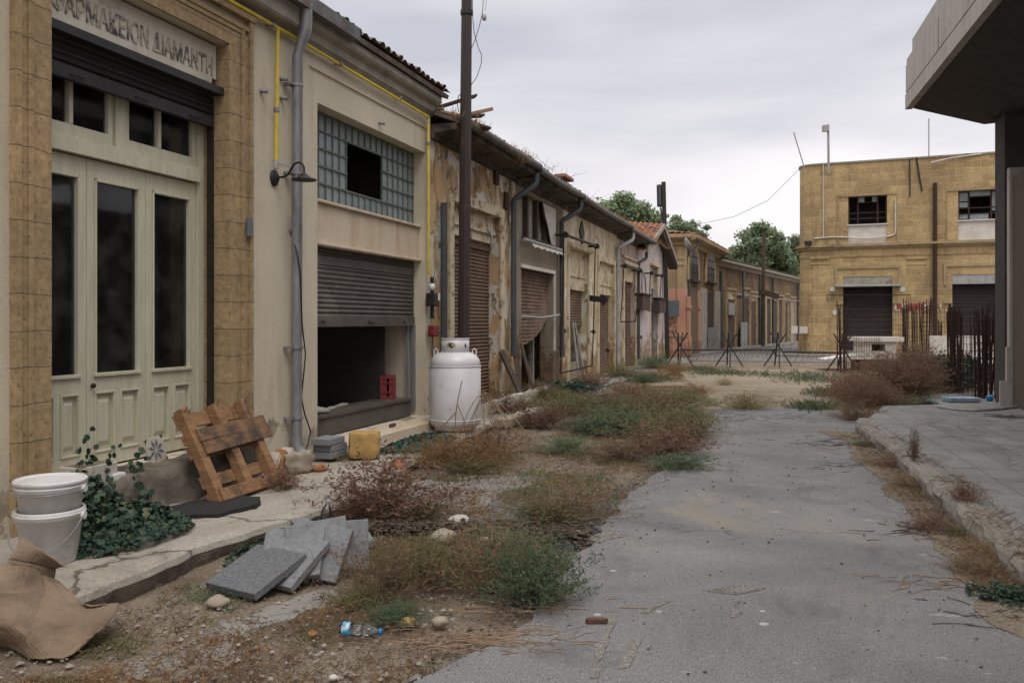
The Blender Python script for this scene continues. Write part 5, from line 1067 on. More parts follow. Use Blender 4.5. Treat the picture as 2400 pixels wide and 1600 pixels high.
def leaning_slab(c,yaw,tilt,w,h,t,name,mat,label,cat,group,roll=0):
    """slab whose lower edge is centred on c, facing yaw, leaning back"""
    X=Vector((math.cos(yaw),math.sin(yaw),0)); B=Vector((-math.sin(yaw),math.cos(yaw),0)); Y=B*math.cos(tilt)+Vector((0,0,math.sin(tilt))); N=X.cross(Y)
    X2=X*math.cos(roll)+Y*math.sin(roll); Y2=Y*math.cos(roll)-X*math.sin(roll)
    q=MB(); obox(q,Vector(c),X2,Y2,N,-w/2,w/2,0,h,0,t); o=q.build(name,mat,loc=c,bevel=.005); return setp(o,label,cat,group)
def pavers():
    g='grey paving slabs dumped on the verge'
    leaning_slab((-1.535,4.66,.012),R(-32),R(19),.40,.40,.045,'paving_slab',m_pavd,'dark speckled paving slab lying nearest at the front of the pile','paving slab',g)
    leaning_slab((-1.375,4.80,.015),R(-24),R(32),.38,.36,.045,'paving_slab',m_paver,'broken cornered paving slab just behind the dark front slab','paving slab',g,roll=R(-6))
    leaning_slab((-1.265,4.875,.02),R(-10),R(46),.36,.33,.045,'paving_slab',m_paver,'third grey paving slab counted from the dark one','paving slab',g,roll=R(10))
    leaning_slab((-1.185,4.94,.02),R(-2),R(58),.36,.32,.045,'paving_slab',m_paver,'fourth grey paving slab in the middle of the leaning pile','paving slab',g,roll=R(-12))
    leaning_slab((-1.115,5.01,.02),R(8),R(66),.36,.31,.045,'paving_slab',m_paver,'fifth grey paving slab standing steeply near the bottle','paving slab',g,roll=R(9))
    leaning_slab((-1.035,5.08,.02),R(16),R(76),.36,.29,.045,'paving_slab',m_paver,'most upright grey paving slab at the right end of the pile','paving slab',g)
    leaning_slab((-1.10,5.55,.02),R(20),R(2),.42,.3,.045,'paving_slab',m_paver,'flat grey paving slab lying under the leaning pile','paving slab',g)
pavers()
def bottle(c,ax,label,mat_cap=m_bcap):
    T=thing('plastic_bottle',label,'bottle',c); ax=Vector(ax).normalized(); M=Vector((0,0,1)).rotation_difference(ax).to_matrix()
    m=bpy.data.materials.get('clear_plastic')
    if not m: m=glass('clear_plastic',(.88,.92,.93),.22)
    lb=bpy.data.materials.get('blue_label') or basic('blue_label',(.05,.28,.48),(.42,.52,.58),22,.4,lo=.48,hi=.6)
    q=MB(); pr=[(0,.0),(.026,0),(.032,.008),(.032,.05),(.029,.055),(.032,.06),(.032,.10),(.029,.105),(.032,.11),(.031,.135),(.024,.155),(.014,.175),(.0125,.185)]; q.lathe(c,pr,20,M=M); q.build('bottle_body',m,T)
    q=MB(); q.lathe(c,[(.0325,.012),(.0333,.013),(.0333,.048),(.0325,.049)],20,M=M); q.build('label_band',lb,T)
    q=MB(); q.lathe(c,[(0,.204),(.015,.203),(.0155,.187),(0,.186)],14,M=M); q.build('cap',mat_cap,T)
bottle(Vector((-.815,4.06,.045)),(.92,-.12,-.03),'crumpled clear water bottle with blue cap lying on the verge')
bottle(Vector((-1.20,5.40,.17)),(.15,.2,1),'clear plastic bottle poking up behind the grey slabs',m_pvcl)
def cardboard():
    def patch(f,n,m,name,lab):
        q=MB(); vs=[];fs=[]
        for i in range(n+1):
            for j in range(m+1): vs.append(f(i/n,j/m))
        b=(n+1)*(m+1); 
        for i in range(n):
            for j in range(m): fs.append((i*(m+1)+j,(i+1)*(m+1)+j,(i+1)*(m+1)+j+1,i*(m+1)+j+1))
        q.add(vs,fs,True); return q
    T=thing('cardboard_sheet','crumpled flattened brown cardboard draped over the pavement edge beside the buckets','cardboard',(-2.4,4.1,0))
    net=[[(-160,1512,.02),(0,1484,.02),(80,1510,.02),(160,1506,.02),(192,1480,.04)],
         [(-160,1455,.13),(0,1440,.13),(85,1462,.10),(185,1462,.07),(238,1440,.11)],
         [(-160,1400,.22),(0,1390,.21),(90,1400,.16),(190,1412,.11),(272,1388,.10)],
         [(-160,1350,.30),(0,1345,.29),(95,1345,.22),(160,1378,.15),(205,1392,.13)],
         [(-160,1300,.38),(0,1296,.36),(80,1305,.30),(128,1330,.21),(158,1352,.17)]]
    net=[[D(*p) for p in r] for r in net]
    def cr(p,t):
        n=len(p)-1; x=min(max(t,0),.9999)*n; i=int(x); f=x-i; g=lambda k:p[max(0,min(n,k))]
        a,b,c,d=g(i-1),g(i),g(i+1),g(i+2); return .5*((2*b)+(c-a)*f+(2*a-5*b+4*c-d)*f*f+(3*b-a-3*c+d)*f**3)
    def f(u,v):
        p=cr([cr(r,u) for r in net],v); k=(v-.52-.10*math.sin(u*4)); p=p+Vector((0,0,.022*math.exp(-(abs(k)/.05)))) 
        k2=u-.42-.15*v; p.z-=.02*math.exp(-abs(k2)/.04); p.z+=.007*noise.fractal(Vector((u*7,v*7,1)),.8,2,4)
        if u>.7 and v<.35: p.z+=.012*abs(noise.noise(Vector((u*22,v*22,3))))*(u-.7)*4
        p.z=max(p.z,.015); return p
    o=patch(f,90,70,'a','').build('sheet',m_card,T); so=o.modifiers.new('thick','SOLIDIFY'); so.thickness=.005
    def g(u,v):
        a=D(50,1232,.44).lerp(D(150,1299,.30),u); b=D(20,1285,.36).lerp(D(128,1304,.26),u); p=a.lerp(b,v); p.z+=.015*math.sin(v*3.1)*math.sin(u*3.1)+.004*noise.noise(Vector((u*6,v*3,5))); return p
    o=patch(g,24,10,'b','').build('flap',m_card,T); so=o.modifiers.new('thick','SOLIDIFY'); so.thickness=.005
    def h(u,v):
        a=D(20,1285,.36).lerp(D(128,1304,.26),u); b=D(-10,1300,.355).lerp(D(118,1332,.20),u); p=a.lerp(b,v); p.z-=.03*math.sin(v*3.1); return p
    o=patch(h,20,8,'c','').build('flap',m_card,T); so=o.modifiers.new('thick','SOLIDIFY'); so.thickness=.005
cardboard()
def rock(c,r,mat,label,name='stone',cat='stone',group=None,sq=(1,1,.7),seed=0,rot=0,box=False):
    q=MB(); vs=[];fs=[]; n=12;m=8
    M=Matrix.Rotation(rot,3,'Z')
    for j in range(m+1):
        th=math.pi*j/m
        for i in range(n):
            ph=2*math.pi*i/n; d=Vector((math.sin(th)*math.cos(ph),math.sin(th)*math.sin(ph),math.cos(th)))
            if box: k=max(abs(d.x),abs(d.y),abs(d.z)); d=d/k*.82 if k else d; d=d*.8+d.normalized()*.2
            w=1+.22*noise.fractal(d*1.6+Vector((seed*3,0,0)),.8,2,3)*(1.4 if not box else .35)
            vs.append(Vector(c)+M@Vector((d.x*sq[0],d.y*sq[1],d.z*sq[2]))*r*w)
    for j in range(m):
        for i in range(n): fs.append((j*n+i,j*n+(i+1)%n,(j+1)*n+(i+1)%n,(j+1)*n+i))
    q.add(vs,fs,not box); o=q.build(name,mat,loc=(c[0],c[1],c[2]-r*sq[2]*.9)); return setp(o,label,cat,group)
def lump(c,dims,mat,label,name,cat,amp=.02,yaw=0,seed=0):
    q=MB(); n=8; M=Matrix.Rotation(yaw,3,'Z')
    for ax in range(3):
        for sg in (-1,1):
            vs=[];fs=[]
            for i in range(n+1):
                for j in range(n+1):
                    u=-1+2*i/n;v=-1+2*j/n; d=[0,0,0]; d[ax]=sg; d[(ax+1)%3]=u; d[(ax+2)%3]=v; d=Vector(d); L=(abs(d.x)**8+abs(d.y)**8+abs(d.z)**8)**(1/8); d=d/L
                    w=1+noise.fractal(d*1.7+Vector((seed,0,0)),.8,2,4)*amp*6; p=Vector((d.x*dims[0]/2,d.y*dims[1]/2,d.z*dims[2]/2))*w; vs.append(Vector(c)+M@p+Vector((0,0,dims[2]/2)))
            for i in range(n):
                for j in range(n):
                    f=(i*(n+1)+j,(i+1)*(n+1)+j,(i+1)*(n+1)+j+1,i*(n+1)+j+1); fs.append(f if sg>0 else f[::-1])
            q.add(vs,fs,True)
    return single(q,name,mat,label,cat)
def small_things():
    F=F0
    # patterned tile
    T=thing('patterned_tile','square cement tile with a grey eight petal star leaning on the glazed door','tile',F.p(7.28,-.12,.385)); X=(F.d*.99-F.n*.05+Vector((0,0,.12))).normalized(); Y=(Vector((0,0,1))-F.n*.22).normalized(); Y=(Y-X*X.dot(Y)).normalized(); N=X.cross(Y); N=N if N.dot(F.n)>0 else -N
    O=F.p(6.98,.06,.385)
    q=MB(); obox(q,O,X,Y,N,0,.205,0,.205,-.016,0); q.build('tile_body',m_marble,T,bevel=.002)
    for k in range(8):
        a=R(22.5+45*k); c=O+X*.1025+Y*.1025; e=lambda r,t:c+(X*math.cos(t)+Y*math.sin(t))*r+N*.0012
        q=MB(); q.add([e(.012,a),e(.055,a-.28),e(.093,a),e(.055,a+.28)],[(0,1,2,3)]); q.build('petal',m_sign,T)
    for i,j in ((0,0),(1,0),(0,1),(1,1)):
        s=lambda x,y:O+X*(x if i==0 else .205-x)+Y*(y if j==0 else .205-y)+N*.0012
        q=MB(); q.add([s(0,0),s(.035,0),s(0,.035)],[(0,1,2)]); q.build('corner_motif',m_red if False else m_rust,T)
    # planter with a sprig, left of the doors
    c=F.p(6.20,.18,.40); T=thing('plant_pot','small chipped white planter on the ledge at the left door leaf','planter',c); q=MB(); q.box(F,6.10,6.42,.06,.26,.385,.52); q.build('pot',m_brkw,T,bevel=.006); q=MB(); q.box(F,6.115,6.405,.075,.245,.50,.5215); q.build('soil',m_soil,T)
    q=MB(); q.box(F,6.36,6.47,.22,.29,.385,.44); single(q,'small_cup',m_plast,'small white plastic cup beside the chipped planter','cup',bevel=.01)
    # lumber and bricks by the drainpipe
    for k,(x,mat,lab) in enumerate(((0,m_brkw,'whitewashed brick leaning first from the pallet'),(.14,m_brick,'bare orange brick leaning between two whitewashed bricks'),(.28,m_brkw,'whitewashed brick leaning nearest the drainpipe'))):
        c=F.p(8.02+x,.40-x*.15,.13); X=F.n.normalized(); d=(F.d*.62+Vector((0,0,.62))-F.n*.15).normalized(); Y=d; Z=X.cross(Y)
        q=MB(); obox(q,c,X,Y,Z,-.05,.06,0,.27,-.03,.03); setp(q.build('brick',mat,loc=c,bevel=.005),lab,'brick','bricks leaning by the drainpipe')
    lump(F.p(8.42,.45,.11),(.27,.2,.19),m_rub,'grey lump of rubble below the leaning bricks','rubble_lump','rubble',amp=.05,yaw=R(30),seed=3)
    rock(F.p(8.52,.62,.15),.07,m_brick,'broken orange brick piece lying below the drainpipe mouth','brick_fragment','brick',sq=(1.2,.8,.5),seed=4)
    for z,dx,lab in ((.125,0,'bottom grey concrete block of three beside the drainpipe mouth'),(.195,.01,'middle grey concrete block of the stack of three'),(.265,-.04,'top grey concrete block of the stack beside yellow foam')):
        q=MB(); q.box(F,9.13+dx,9.44+dx,.18,.40,z,z+.065); single(q,'concrete_block',m_paver,lab,'concrete block','stack of three concrete blocks',bevel=.006)
    lump(F.p(9.45,.60,.105),(.31,.26,.27),m_foam,'yellow spongy foam block on the pavement beside concrete blocks','foam_block','foam block',amp=.012,yaw=R(8),seed=5)
    q=MB(); c=D(925,1098); X=Vector((.55,.83,0)).normalized(); Y=Vector((-.5,.3,.75)).normalized(); Y=(Y-X*X.dot(Y)).normalized(); Z=X.cross(Y); obox(q,c+Vector((0,0,.02)),X,Y,Z,-.06,.06,0,.17,-.035,.035); single(q,'brick',m_brick,'reddish brick tilted up at the end of the pavement','brick',bevel=.006)
    rock(D(900,1118,.01),.13,m_brkw,'pale flat rubble piece below the tilted reddish brick','rubble_piece','rubble',sq=(1.3,.8,.25),seed=8)
    # crate inside the garage opening
    T=thing('plastic_crate','red plastic crate stood on end inside the half open shutter','crate',F.p(11.3,-.42,.48)); q=MB(); a=11.28; w=.24; h=.33; z0=.477; o0=-.50
    w=.20;h=.31
    fr=Frame((-1.75,11.3),(1,.1))
    for (x0,x1,z_0,z_1) in ((0,.02,0,h),(w-.02,w,0,h),(.02,w-.02,0,.035),(.02,w-.02,h-.035,h),(.02,w-.02,.085,.10),(.02,w-.02,h-.10,h-.085)):
        q.box(fr,x0,x1,-.30,0,z0+z_0,z0+z_1)
    q.box(fr,.021,.09,-.29,-.012,z0+.036,z0+h-.036); q.box(fr,.12,w-.021,-.29,-.012,z0+.036,z0+h-.036); q.build('crate_body',m_red,T)
    q=MB(); q.box(fr,.092,.118,-.29,-.25,z0+.04,z0+h-.04); q.build('crate_back',m_red,T)
    rock(F.p(10.0,-.40,.50),.16,m_conc,'pale crumpled sack lying inside the garage opening','cement_sack','sack',sq=(1.6,.9,.35),seed=9)
    for k,(a,o,l,lab) in enumerate(((10.6,-.38,.3,'small grey board scrap on the shutter ledge by the sack'),(10.25,-.3,.22,'pale board scrap nearest the ledge edge'))):
        q=MB(); q.beam(F.p(a,o,.49),F.p(a+l,o-.05,.50),.08,.02); single(q,'board_scrap',m_conc,lab,'board')
    q=MB(); q.beam(F.p(11.0,.14,.235),F.p(11.17,.10,.235),.05,.03); single(q,'wood_offcut',m_woodd,'dark wood offcut lying on the garage step','wood')
    # planks seen through the glazed door
    for a,o,t,mat,lab in ((7.35,-.75,.25,m_conc,'grey board leaning inside the right glazed leaf'),(7.62,-.62,.22,m_woodb,'bare plank leaning inside the right glazed leaf')):
        q=MB(); q.beam(F.p(a,o,.2),F.p(a+t,o-.25,1.75),.12,.03,up=F.n); single(q,'leaning_plank',mat,lab,'plank')
    q=MB(); q.box(F,6.8,7.2,-1.3,-.8,.2,1.3); single(q,'storage_box',m_conc,'dim box standing behind the middle glazed leaf','box')
    # whitewashed kerb stones beyond the tank
    for (x0,y0,x1,y1,h,w,lab) in ((1125,962,1250,925,.16,.17,'long whitewashed kerbstone lying tilted on rubble past the gas tank'),(1150,985,1245,960,.10,.22,'dull broken kerbstone under the whitewashed one')):
        a=D(x0,y0);b=D(x1,y1); q=MB(); n=16; vs=[];fs=[]; d=(b-a).normalized(); s=Vector((d.y,-d.x,0))
        for i in range(n+1):
            p=a.lerp(b,i/n)+Vector((0,0,(.10 if h>.12 else .03)+.05*i/n)); f=lambda k:noise.fractal(Vector((i*.5,k,w*9)),.8,2,4)*.03
            vs+=[p-s*w/2+Vector((0,0,0)),p-s*(w/2+f(1))+Vector((0,0,h+f(2))),p+s*(w/2+f(3))+Vector((0,0,h+f(4))),p+s*(w/2+f(5))]
        for i in range(n):
            for k in range(4): fs.append((4*i+k,4*i+4+k,4*i+4+(k+1)%4,4*i+(k+1)%4))
        fs+=[(0,1,2,3),(4*n+3,4*n+2,4*n+1,4*n)]; q.add(vs,fs); single(q,'kerbstone',m_wst if h>.12 else m_rub,lab,'kerbstone')
    q=MB(); a=D(1110,975); q.beam(a+Vector((0,0,0)),a+Vector((.03,.12,.30)),.11,.035); single(q,'leaning_tile',m_conc,'thin grey slab leaning on the right side of the gas tank','slab')
    # charred planks by the torn shutter
    for k,(x0,y0,x1,y1,w,lab) in enumerate(((1208,905,1150,806,.17,'wide charred plank leaning beside the torn shutter'),(1232,893,1196,790,.10,'narrower charred plank leaning right of the wide one'),(1196,900,1180,812,.07,'short charred stick leaning between the planks'))):
        a=F.p(F.S(x0*K,.42),.42,.06); q=MB(); s,z=F.pix(x1*K,y1*K,.06); q.beam(a,F.p(s,.07,z),w,.04,up=F.n); single(q,'charred_plank',m_woodd,lab,'plank','charred planks by the torn shutter')
    for k,(x,y,r,mat,lab) in enumerate(((937,1428,.035,m_foam,'ochre rounded stone on the verge near the bottle'),(1010,1427,.036,m_rub,'pale rounded stone right of the ochre stone'),(500,1382,.05,m_rub,'jagged pale stone at the foot of the dark paving slab'),(1055,1195,.07,m_wst,'pale angular stone lying before the red bush'),(1020,1232,.08,m_rub,'flat grey stone on the dark soil bank'),(718,1455,.022,m_brick,'small rust coloured pebble left of the bottle'),(1112,1243,.05,m_wst,'white crumbly lump on the dark soil bank'),(765,1555,.018,m_wst,'tiny white pebble at the bottom of the verge'))):
        rock(D(x,y,r*.5),r,mat,lab,sq=(1.2,1,.65),seed=20+k)
    c=D(1370,1430,.018); lump(c,(.10,.035,.024),basic('dark_fired_brick',(.11,.05,.035),(.07,.035,.025),30,.9,bs=.5),'small dark red brick sliver lying on the asphalt','brick_fragment','brick',amp=.03,seed=4)
    q=MB(); q.box(F,5.02,5.3,.55,.70,.122,.15); 
    rock(D(173,1270,.14),.022,m_brick,'small orange brick chip right of the bucket base','brick_chip','brick',sq=(1.3,.8,.6),seed=31)
    # dark mat under the pallet
    q=MB(); pts=rag([F.p(a,o,0).to_2d() for a,o in ((6.45,.62),(6.65,.92),(7.0,1.0),(7.25,.86),(7.2,.6),(6.9,.45),(6.6,.42))],.04,.05,3); q.poly(pts,.10,.148); single(q,'asphalt_lump',basic('black_bitumen',(.014,.013,.013),(.024,.022,.02),30,.9,bs=.8,bscale=90),'flat black bitumen lump on the pavement under the pallet','bitumen')
small_things()
# ------------------------------------------------------------------ far yard: barriers, cages, vent
def barriers():
    P=lambda u,v,y:Vector(((u-1200)/2000*y,y,1.5-(v-755)/2000*y))
    def xframe(c,T,hh=.55,s=.42,third=True):
        for dx0,dx1,dy in ((-s,s*.6,.15),(s,-s*.5,-.15))+(((.05,-.15,.5),(-.1,.2,-.5)) if third else ()):
            q=MB(); q.tube([c+Vector((dx0,dy,-hh)),c+Vector((dx1,-dy,hh*1.05))],.024,6); q.build('leg',m_dark,T)
    def coil(a,b,r,n,T,seed):
        q=MB(); rnd=random.Random(seed); pts=[]; m=n*14
        for i in range(m+1):
            t=i/m; an=2*math.pi*i/14; rr=r*(1+.25*math.sin(i*.37)); pts.append(a.lerp(b,t)+Vector((math.sin(an)*.12+rnd.uniform(-.03,.03),math.cos(an)*rr,math.sin(an)*rr)))
        q.tube(pts,.005,3,caps=False); q.build('barbed_wire',m_dark,T)
    for (us,y,lab) in (((1593,1709,1823),28.6,'long rusty barbed wire barrier across the side street'),((1836,1974),26.5,'shorter barbed wire barrier ending at the rebar cages')):
        cs=[P(u,816,y-(.8 if u==1974 else 0)) for u in us]; 
        for c in cs: c.z=.58
        T=thing('wire_barrier',lab,'barrier',(cs[0].x,cs[0].y,0),'barbed wire barriers')
        q=MB(); q.tube([cs[0]]+cs[1:],.03,8); q.build('crossbar',m_dark,T)
        for c in (cs if len(cs)==3 else cs[1:]): xframe(c,T)
        for k in range(len(cs)-1): coil(cs[k],cs[k+1],.33,9,T,k)
    def cage(u,vb,vt,w,n,lab,ties=8):
        y=3000/(vb-755); b=P(u,vb,y); h=1.5-(vt-755)/2000*y; T=thing('rebar_cage',lab,'rebar cage',b,'rusty rebar column cages')
        rnd=random.Random(int(u)); q=MB()
        for i in range(n):
            a=2*math.pi*i/n; o=Vector((math.cos(a)*w,math.sin(a)*w,0)); q.tube([b+o*(1-.5*(i%2)),b+o+Vector((rnd.uniform(-.04,.04),0,h*rnd.uniform(.86,1.04)))],.015,5)
        q.build('vertical_bars',m_rust,T); q=MB()
        for k in range(ties):
            z=h*.9*(k+.5)/ties; q.tube([b+Vector((math.cos(2*math.pi*i/8)*w*1.05,math.sin(2*math.pi*i/8)*w*1.05,z)) for i in range(9)],.008,4)
        q.build('tie',m_rust,T)
    cage(1974,874,708,.13,8,'rusty rebar cage at the right end of the wire barrier')
    cage(2121,862,705,.08,12,'rebar cage rising from the dead bush, left of the pair',10); cage(2143,856,712,.09,7,'thin rebar cage between the dead bush stems',8); cage(2168,862,702,.14,14,'thick dense rebar cage in front of the lettered wall',14)
    cage(2182,860,700,.08,7,'tall slim rebar cage right of the dense one',10); cage(2203,850,748,.07,6,'short rebar cage beside the brown downpipe',7)
    cage(2238,924,716,.13,16,'near rusty rebar cage left of the second doorway',9); cage(2311,936,720,.19,22,'nearest rebar cage beside the shaded concrete column',11)
    # mesh panels between the cages
    def mesh(a,b,z0,z1,dx,lab):
        q=MB(); L=(b-a).length; n=int(L/dx); m=int((z1-z0)/dx)
        for i in range(n+1): p=a.lerp(b,i/n); q.tube([Vector((p.x,p.y,z0)),Vector((p.x,p.y,z1+.1*noise.noise(Vector((i*.7,0,0)))))],.006,3,caps=False)
        for j in range(m+1): z=z0+(z1-z0)*j/m; q.tube([Vector((a.x,a.y,z)),Vector((b.x,b.y,z))],.006,3,caps=False)
        single(q,'wire_mesh',m_rust,lab,'wire mesh','rusty wire mesh panels')
    a=P(1976,874,25);a2=P(2121,862,27.5);b=P(2236,905,19.5); mesh(a,a2,.0,1.9,.15,'rusty wire mesh panel in front of the white vent box'); mesh(a2,P(2236,850,26),.0,1.95,.15,'rusty wire mesh panel before the lettered wall')
    mesh(P(2240,924,17.7),P(2311,936,16.6),.5,1.75,.13,'rusty wire mesh panel before the second doorway')
    q=MB()
    rnd=random.Random(9)
    for i in range(22): u=2246+i*3; y=17.3-i*.03; p=P(u,900,y); q.tube([Vector((p.x,p.y,.02)),Vector((p.x+rnd.uniform(-.05,.05),p.y,rnd.uniform(.5,1.7)))],.008,3)
    single(q,'starter_bars',m_rust,'thin rusty starter bars standing between the two nearest cages','rebar')
    # vent box
    y=26.6; c=P(2058,0,y); F=Frame((c.x-.62,y),(1,-.06)); T=thing('vent_shaft','low white vent shaft with a concrete cap on a brick plinth','vent shaft',F.p(0,0,0))
    q=MB(); q.box(F,.06,1.20,-.9,0,.0,.32); q.box(F,-.9,1.9,-1.1,.12,-.05,.0); q.build('plinth',basic('plinth_brick',(.16,.085,.055),(.11,.065,.045),9,.9),T)
    q=MB(); q.prism([F.p(a,0,z) for a,z in ((-1.0,.34),(1.15,.34),(1.15,.52),(.15,.52))],-F.n*.9); q.build('sloped_cover',m_white,T)
    q=MB(); wall(q,F,.15,1.15,.5,.90,[(.42,.82,.60,.82)],t=.9); q.build('vent_body',m_white,T)
    q=MB(); q.box(F,.40,.84,-.5,-.45,.55,.85); q.build('vent_back',m_blk,T)
    q=MB(); q.box(F,-.02,1.36,-1.0,.1,.90,1.04); q.build('cap',m_white,T)
    q=MB(); a=P(2228,938,15.6); b=P(2300,938,15.6); q.box(Frame((a.x,a.y),(b.x-a.x,b.y-a.y)),0,(b-a).length,-.35,.0,.04,.115); single(q,'foam_board',m_blue,'pale blue foam board lying at the foot of the rusty cages','foam board',bevel=.01)
    q=MB(); p=P(2320,928,15.9); q.lathe(Vector((p.x,p.y,.03)),[(0,0),(.05,0),(.07,.08),(.03,.12),(0,.12)],10); single(q,'plastic_bag',m_bcap,'blue plastic bag bunched beside the shaded concrete column','bag')
    q=MB(); p=P(2260,850,20.5); q.box(IDF,p.x-.4,p.x+.15,p.y,p.y+.5,.3,.72); single(q,'cardboard_box',m_card,'pale box behind the bars of the nearest cages','box')
    q=MB(); p=P(2290,850,21.5); q.box(IDF,p.x-1.1,p.x+1.2,p.y,p.y+.6,-.05,.45); single(q,'brick_wall',m_brick if False else bpy.data.materials['plinth_brick'],'low brown brick wall behind the nearest rebar cages','wall')
    q=MB(); p=P(2290,800,24); q.box(IDF,p.x-1.3,p.x+1.4,p.y,p.y+.1,.0,1.12); single(q,'white_panel',m_white,'white panel standing across the second doorway','panel')
    q=MB(); z=.165; pts=[G(2199,952,z),G(2230,958,z),G(2280,962,z),G(2340,958,z),G(2397,951,z),G(2470,945,z)]; q.tube(pts,.025,8); single(q,'plastic_hose',m_pvcl,'pale grey pipe lying across the right pavement','pipe')
barriers()
# ------------------------------------------------------------------ vegetation
LEAF={'red':leafmat('red_brown_weed',[(.19,.095,.07),(.13,.075,.058),(.26,.155,.095),(.15,.10,.075),(.33,.23,.15)]),
'brown':leafmat('dry_brown_weed',[(.23,.145,.09),(.16,.10,.07),(.32,.22,.13),(.20,.165,.08),(.15,.09,.065)]),
'olive':leafmat('olive_weed',[(.20,.18,.085),(.15,.16,.07),(.27,.22,.11),(.12,.15,.06),(.22,.145,.08)]),
'green':leafmat('grey_green_weed',[(.11,.165,.085),(.15,.20,.11),(.08,.13,.07),(.20,.23,.13),(.17,.15,.09)]),
'gold':leafmat('golden_dry_grass',[(.34,.21,.09),(.26,.15,.065),(.20,.10,.055),(.38,.26,.13),(.17,.08,.05)]),
'dead':leafmat('dead_brown_bush',[(.24,.145,.09),(.17,.10,.065),(.31,.20,.13),(.12,.075,.05),(.36,.25,.17)]),
'ivy':leafmat('dark_ivy_leaf',[(.020,.046,.034),(.034,.066,.042),(.014,.032,.024),(.075,.11,.05),(.022,.05,.036),(.03,.06,.04),(.05,.085,.045),(.13,.13,.05)],rough=.5,trans=.1),
'teal':leafmat('blue_green_creeper',[(.03,.085,.07),(.04,.10,.075),(.025,.06,.05),(.05,.11,.07)],trans=.15),
'tuft':leafmat('pale_dry_tuft',[(.30,.26,.12),(.24,.20,.09),(.34,.29,.16),(.20,.19,.08)]),
'grass':leafmat('short_green_grass',[(.09,.13,.065),(.13,.15,.085),(.07,.105,.055),(.20,.18,.10)]),
'tree':leafmat('tree_foliage',[(.19,.26,.15),(.24,.32,.18),(.12,.18,.11),(.30,.36,.21),(.32,.32,.18)],trans=.4)}
def rib(vs,fs,a,b,w,rnd,side=None):
    d=b-a; s=side or d.cross(Vector((rnd.uniform(-1,1),rnd.uniform(-1,1),rnd.uniform(-.3,.3))))
    if s.length<1e-6: return
    s=s.normalized()*w/2; k=len(vs); vs+=[a-s,a+s,b+s*.6,b-s*.6]; fs.append((k,k+1,k+2,k+3))
def bush_mesh(kind,seed,stems=90,branch=7,leaf=(.03,.012),lpb=10,spread=.5,up=1.0,droop=.15,stemw=.007,flat=1):
    """unit bush: about 1 wide, 1 tall; tangled forked stems with many small leaves"""
    rnd=random.Random(seed); vs=[];fs=[]
    for _ in range(stems):
        a=rnd.uniform(0,2*math.pi); r0=rnd.uniform(0,.14)**1; p=Vector((math.cos(a)*r0,math.sin(a)*r0,0)); el=rnd.uniform(.15,1)**.8*math.pi/2
        d=Vector((math.cos(a)*math.cos(el)*spread*2.0,math.sin(a)*math.cos(el)*spread*2.0,math.sin(el)*up)); L=rnd.uniform(.55,1.0)
        N=6; pp=[p.copy()]; wob=Vector((rnd.uniform(-.3,.3),rnd.uniform(-.3,.3),0))
        for i in range(N):
            d2=d+Vector((rnd.gauss(0,.17),rnd.gauss(0,.17),rnd.gauss(0,.10)))+wob*(i/N)*.5-Vector((0,0,droop*(i/N)**2*1.6)); p=p+d2*(L/N); p.z=max(p.z,.01); pp.append(p.copy())
        for i in range(N): rib(vs,fs,pp[i],pp[i+1],stemw*(1-.1*i),rnd)
        for b in range(branch):
            t=rnd.uniform(.2,1)*N; i=min(N-1,int(t)); q=pp[i].lerp(pp[i+1],t-i); bd=(d.normalized()*.6+Vector((rnd.gauss(0,.8),rnd.gauss(0,.8),rnd.gauss(.25,.5)))).normalized()*rnd.uniform(.08,.24)
            q2=q+bd; q2.z=max(.005,q2.z); m=q.lerp(q2,.5)+Vector((rnd.gauss(0,.02),rnd.gauss(0,.02),rnd.gauss(0,.02))); rib(vs,fs,q,m,stemw*.6,rnd); rib(vs,fs,m,q2,stemw*.5,rnd)
            for k in range(lpb):
                tt=rnd.random(); c=(q.lerp(m,tt*2) if tt<.5 else m.lerp(q2,tt*2-1)); ld=(bd.normalized()*.7+Vector((rnd.gauss(0,.7),rnd.gauss(0,.7),rnd.gauss(.1,.6)))).normalized()*leaf[0]*rnd.uniform(.6,1.4); s=ld.cross(Vector((rnd.gauss(0,1),rnd.gauss(0,1),rnd.gauss(0,1)))).normalized()*leaf[1]*rnd.uniform(.3,.6)
                k0=len(vs); vs+=[c,c+ld*.45+s,c+ld,c+ld*.45-s]; fs.append((k0,k0+1,k0+2,k0+3))
    me=bpy.data.meshes.new(kind+'_bush'); me.from_pydata([tuple(v) for v in vs],[],fs); me.materials.append(LEAF[kind]); return me
PROTO={}
for kind,par in {'red':dict(stems=85,leaf=(.050,.020),lpb=7,droop=.1,up=1.0),'brown':dict(stems=150,leaf=(.028,.012),lpb=4,droop=.22,up=1.0,stemw=.009),'olive':dict(stems=130,leaf=(.026,.013),lpb=9,stemw=.009,droop=.25,up=.9),
 'green':dict(stems=120,leaf=(.024,.013),lpb=20,droop=.3,up=.85),'gold':dict(stems=230,branch=4,leaf=(.055,.008),lpb=4,droop=.25,up=.95,stemw=.006),'dead':dict(stems=230,branch=11,leaf=(.035,.012),lpb=6,spread=.55,droop=.25),
 'tuft':dict(stems=260,branch=2,leaf=(.06,.008),lpb=4,droop=.15,spread=.5,stemw=.008),'ivy':dict(stems=80,branch=8,leaf=(.07,.07),lpb=6,droop=.3,up=.8),'teal':dict(stems=80,branch=8,leaf=(.045,.045),lpb=8,droop=.3,up=.8)}.items():
    PROTO[kind]=[bush_mesh(kind,100+i*7+len(kind),**par) for i in range(2)]
brnd=random.Random(77)
